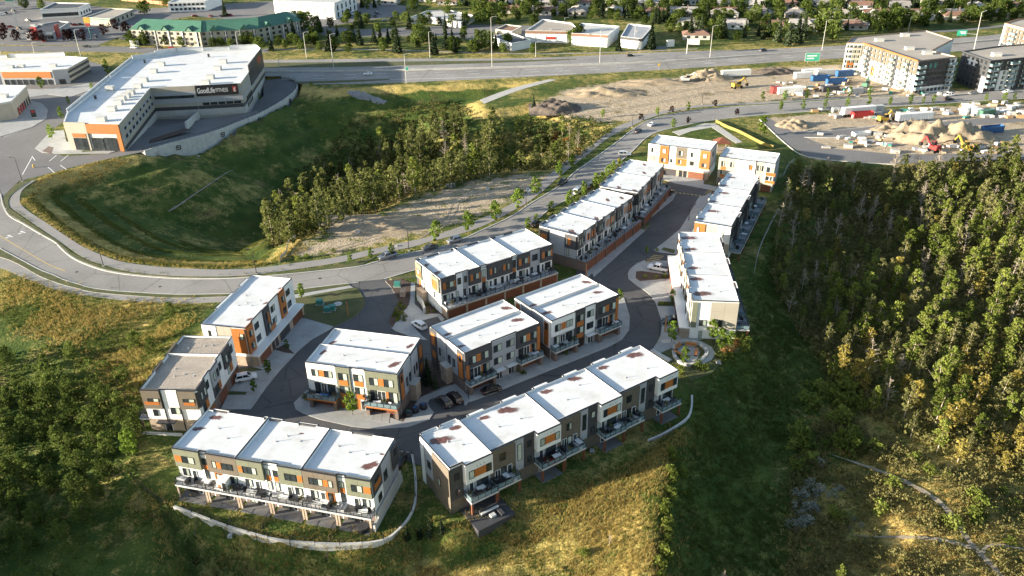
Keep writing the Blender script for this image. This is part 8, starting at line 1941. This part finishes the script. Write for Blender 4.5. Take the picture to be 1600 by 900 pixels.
sheet('yard_road', [(1187,186),(1200,184),(1240,207),(1300,205),(1400,195),(1480,190),(1560,182),(1600,180),(1600,190),(1480,199),(1400,206),(1310,214),(1256,214),(1300,232),(1400,241),(1600,240),(1700,245),(1600,250),(1480,252),(1400,256),(1330,252),(1262,244),(1230,225)], .04, M['asphalt_mid'])
kerb('yard_kerb', crom(PX([(1240,207),(1300,204.5),(1400,194.5),(1480,189.5)]), 4), .5, .18, M['kerb']); kerb('yard_kerb', crom(PX([(1256,214.5),(1310,214.5),(1400,206.5),(1480,199.5)]), 4), -.5, .18, M['kerb']); kerb('yard_kerb', crom(PX([(1188,187),(1230,226),(1262,245),(1330,253),(1400,257)]), 4), -.4, .18, M['kerb'])
box_trailer(1340,180,1352,179,'white semi-trailer parked on the yard below the boulevard, left one', 15); box_trailer(1427,190,1440,189,'longer white semi-trailer parked on the yard road, right one', 16); box_trailer(1149,121,1158,120.5,'white semi-trailer beside the brown heap at the top of the soil yard', 15)
def container(px, py, px2, py2, m, label, L=8, h=2.6, open_top=False, w=2.4):
    a, b_ = W(px, py), W(px2, py2); r = thing('skip_container' if open_top else 'shipping_container', label, 'container', a, math.atan2(b_.y-a.y, b_.x-a.x)); b = MB()
    if open_top: b.box(-L/2,L/2,-w/2,-w/2+.12,.2,h).box(-L/2,L/2,w/2-.12,w/2,.2,h).box(-L/2,-L/2+.12,-w/2+.125,w/2-.125,.2,h).box(L/2-.12,L/2,-w/2+.125,w/2-.125,.2,h).box(-L/2+.125,L/2-.125,-w/2+.125,w/2-.125,.2,.35)
    else: b.box(-L/2,L/2,-w/2,w/2,.15,h)
    b.build('shell', M[m], r); b = MB()
    for i in range(int(L/.8)):
        for s_ in (-1, 1): b.box(-L/2+.3+i*.8, -L/2+.55+i*.8, s_*w/2-.06, s_*w/2+.06, .3, h-.1)
    b.build('rib', M[m], r); MB().box(-L/2,L/2,-w/2,w/2,0,.14).build('skid', M['black'], r); MB().box(L/2,L/2+.05,-w/2+.1,w/2-.1,.3,h-.1).build('door', M[m], r); return r
for a in ((1281,126,1290,125.5,'blue','blue open skip left of two near the apartments',9,2.6,True),(1306,131,1315,130.5,'blue','blue open skip right of two near the apartments',10,2.6,True),(1319,119,1326,118.5,'blue','dark blue container behind the two skips',9,3,False),(1549,207,1560,206,'blue','bright blue skip beside the sand heap',9,2.8,True),(1234,146,1244,145.5,'white','white site office with a red roof edge, left yard',12,3,False),(1212,145,1216,144.5,'red','red container at the left of the white site office',5,3,False),(1347,183,1356,182.5,'red','red open skip in front of the left semi-trailer',9,2.4,True),(1372,175,1379,174.5,'lightgrey','pale site hut right of the left semi-trailer',4,3,False),(1254,122,1262,121.5,'white','white site trailer at the top of the left yard',9,3,False),(1268,117,1276,116.5,'white','white site trailer behind the first at the top of the yard',10,3,False),(1290,118,1300,117.5,'lightgrey','grey-roofed site trailer beside the white ones',10,3,False),(1337,146,1345,145.5,'grey','grey container right of the boulevard trees',7,2.6,False),(1541,180,1549,179,'green','dark green container at the right of the yard',7,2.4,False),(1345,212,1356,211,'white','low white skip beside the yard road',7,1.6,True),(1296,143,1306,142.5,'charcoal','dark container between the site office and skips',8,2.6,False)): container(*a)
def excavator(px, py, px2, py2, m, label, kind='excavator', reach=1):
    a, b_ = W(px, py), W(px2, py2); r = thing(kind, label, 'excavator' if kind == 'excavator' else 'loader', a, math.atan2(b_.y-a.y, b_.x-a.x))
    for s_ in (-1, 1):
        if kind == 'excavator': MB().tube([(-2,s_*1.2,.5),(2,s_*1.2,.5)], .5, 8).box(-2,2,s_*1.2-.35,s_*1.2+.35,.1,.9).build('track', M['black'], r)
        else:
            for x_ in (-1.8, 1.8): mk('wheel', WHEEL, r, (x_, s_*1.2, .75)).scale = (2.2, 2.6, 2.2)
    MB().box(-2.4,1.4,-1.2,1.2,1.0,2.2).box(-2.5,-1.2,-1.1,1.1,2.2,2.7).build('body', M[m], r); MB().box(.0,1.5,-1.1,.1,2.2,3.5).build('cab', M['carglass'], r); MB().box(-.05,1.55,-1.15,.15,3.5,3.6).build('cab_roof', M[m], r)
    MB().beam((1.2,.5,2), (4.2*reach,.5,4.6), .45, .6).build('boom', M[m], r); MB().beam((4.2*reach,.5,4.6), (6.0*reach,.5,1.8), .35, .45).build('stick', M[m], r); MB().box(5.6*reach,6.6*reach,-.1,1.1,.5,1.8).build('bucket', M['black'], r); return r
excavator(1151,138,1166,136,'yellow','yellow wheel loader in the soil yard below the white trailer','wheel_loader'); excavator(1380,191,1392,190,'yellow','yellow wheel loader left of the long semi-trailer','wheel_loader',.8); excavator(1072,128,1080,128,'lightgrey','pale excavator on top of the soil bank'); excavator(1508,236,1496,229,'yellow','yellow telescopic loader at the edge of the wood','wheel_loader',1.2); excavator(1458,236,1446,231,'red','red excavator at the edge of the wood, beside the yard road'); excavator(1352,137,1366,128,'lime' if 'lime' in M else 'green','green boom lift before the tan apartments')
# stacked material and litter of the yards: each pallet a thing
def pallet(px, py, w, d, h, m, lab, grp):
    p = W(px, py); r = thing('material_stack', lab, 'stack', p, rt.uniform(-.5, .5), grp); MB().box(-w/2,w/2,-d/2,d/2,0,.15).build('pallet', M['wood'], r); n = max(1, round(h/.5))
    for i in range(n): s = rt.uniform(.82, 1); MB().box(-w/2*s,w/2*s,-d/2*s,d/2*s,.16+i*h/n,.13+(i+1)*h/n).build('bundle', M[m], r)
mats = ['white','lightgrey','wood','white','lightgrey','grey','wood','concrete','concrete','white','soil','teal']
for (x0, x1, y0, y1, n, grp, words) in ((1210,1345,128,152,46,'material stacks of the upper yard','of building material in the yard left of the tan apartments'),(1270,1600,172,186,52,'material stacks below the boulevard','of building material in the strip below the boulevard'),(1280,1390,208,232,28,'material stacks of the lower yard','of building material in the lower yard'),(1500,1600,160,182,30,'material stacks of the right yard','of building material in the right corner of the yard'),(1390,1600,226,240,26,'material stacks beside the wood','of building material along the edge of the wood'),(1350,1480,140,150,20,'material stacks by the apartments','of building material at the foot of the tan apartments')):
    for i in range(n):
        t = rt.random(); m = rt.choice(mats); pallet(rt.uniform(x0, x1), rt.uniform(y0, y1), rt.uniform(1.2, 3.8), rt.uniform(1.0, 2.2), rt.uniform(.3, 1.3), m, {'white':'white-wrapped','lightgrey':'pale grey','wood':'timber','grey':'grey','blue':'blue','orange':'orange','concrete':'concrete','teal':'teal','soil':'earth-covered'}[m]+' stack '+words, grp)
for x_, y_ in ((1513,172),(1520,176),(1508,177),(1527,179)): r = thing('wrapped_bale', 'large white wrapped bale in the group at the right yard', 'bale', W(x_, y_), rt.random(), 'white bales of the right yard'); b = MB(); b.box(-2.2,2.2,-1.4,1.4,0,2.0); o = b.build('wrap', M['white'], r); MB().box(-1.9,1.9,-1.1,1.1,2.0,2.5).build('wrap_top', M['white'], r)
# yellow banner fence by the far block
def banner(pts, m, label, h=1.3, name='banner_fence'):
    P = crom(PX(pts), 4); r = thing(name, label, 'fence', P[0]); o = P[0]
    for a, c in zip(P[:-1], P[1:]):
        t = (c-a).normalized()*.05; MB().beam(a-o+t+Vector((0,0,h/2)), c-o-t+Vector((0,0,h/2)), .06, h-.1).build('banner_panel', M[m], r); MB().box(-.05,.05,-.05,.05,0,h+.15).build('post', M['black'], r, a-o)
M['banner'] = mat('yellow_banner', (.25,.20,.045), .7, .1)
banner([(1118,191),(1135,200),(1155,208),(1180,221),(1195,228),(1208,232)], 'banner', 'yellow banner fence between the far blocks and the yard road')
banner([(462,370),(452,378),(449,388),(447,396),(439,404),(438,411)], 'lightgrey', 'pale silt fence winding down the left end of the bare soil', .8, 'silt_fence')
area('garden_path', [(1050,206),(1075,200),(1100,193),(1118,193),(1160,222),(1150,224),(1112,199),(1080,205),(1062,212)], 'concrete', .06, None)
r = thing('garden_pavilion', 'small pavilion with a red hipped roof between the two far blocks', 'pavilion', W(1127,236,0))
for x_ in (-2.2, 2.2):
    for y_ in (-2.2, 2.2): MB().box(x_-.15,x_+.15,y_-.15,y_+.15,0,3.6).build('post', M['stone'], r)
b = MB(); [b.face([(sx*3,sy*3,3.6),(tx*3,ty*3,3.6),(0,0,5.6)]) for (sx, sy), (tx, ty) in (((-1,-1),(1,-1)),((1,-1),(1,1)),((1,1),(-1,1)),((-1,1),(-1,-1)))]; b.build('roof', M['garage'], r); MB().box(-2.4,2.4,-2.4,2.4,0,.9).build('low_wall', M['stone'], r)
# riprap on the ravine bank and loose rocks
b = MB(); q = random.Random(4)
def rock(b, c, s, q):
    o = [Vector((q.uniform(.6,1)*sx, q.uniform(.6,1)*sy, q.uniform(.5,.9)*sz))*s for sz in (-1,1) for sx, sy in ((-1,-1),(1,-1),(1,1),(-1,1))]; i = len(b.v); b.v += [tuple(c+v) for v in o]
    for f in ((0,3,2,1),(4,5,6,7),(0,1,5,4),(1,2,6,5),(2,3,7,6),(3,0,4,7)): b.f.append(tuple(i+j for j in f)); b.m.append(0)
for i in range(420):
    t = q.random(); x_ = 548+t*52+q.gauss(0,2); y_ = 145+t*15+q.gauss(0,2.6)*(1-abs(t-.4)); c = G(x_, y_); rock(b, c, q.uniform(.3,.8), q)
tag(b.build('riprap', M['rock']), kind='stuff')
for x_, y_, s in ((702,292,1.2),(708,290,.9),(762,297,.7),(805,268,.8),(560,365,.8),(310,245,.6),(1123,568,.6),(925,705,.5),(360,838,.4),(620,385,.4)):
    b = MB(); rock(b, Vector((0,0,0)), s, q); o = b.build('boulder', M['rock'], None, G(x_, y_, .1)); tag(o, 'grey boulder lying on the open ground', 'boulder', 'loose boulders')
# shelters at the highway edge
sheet('driveway', [(1010,74),(1040,72),(1046,76),(1015,78)], .05, M['asphalt_mid'])

# wheel ruts of the yards
for k, t in enumerate(([(900,182),(960,172),(1030,160),(1100,148),(1180,140)], [(930,165),(1000,152),(1080,140),(1150,132)], [(1270,180),(1340,190),(1400,186),(1500,180)], [(1260,222),(1320,226),(1400,222),(1480,228)], [(660,375),(690,352),(705,335),(712,318)], [(500,398),(560,380),(620,362),(690,340)])):
    for off in (-1.0, 1.0):
        P = offset_line(crom(PX(t), 6), off); b = MB()
        for i in range(len(P)-1):
            tt = (P[i+1]-P[i]).normalized(); nn = Vector((-tt.y, tt.x, 0))*(.22+.1*math.sin(i*1.7+k)); z = lambda q: Vector((0, 0, max(Tz(q.x, q.y), 0)+.05))
            b.face([P[i]-nn+z(P[i]), P[i+1]-nn+z(P[i+1]), P[i+1]+nn+z(P[i+1]), P[i]+nn+z(P[i])])
        tag(b.build('wheel_rut', M['trail']), kind='structure')
for px_ in ((590,455),(560,520),(700,650),(900,590),(1005,470),(1000,380),(1060,310),(500,435),(740,372),(900,278),(120,425),(250,448),(440,610),(600,680)):
    p = W(*px_); tag(MB().tube([(0,0,0),(0,0,.012)], .42, 10).build('manhole_cover', M['cap'], None, (p.x, p.y, .034)), kind='structure')
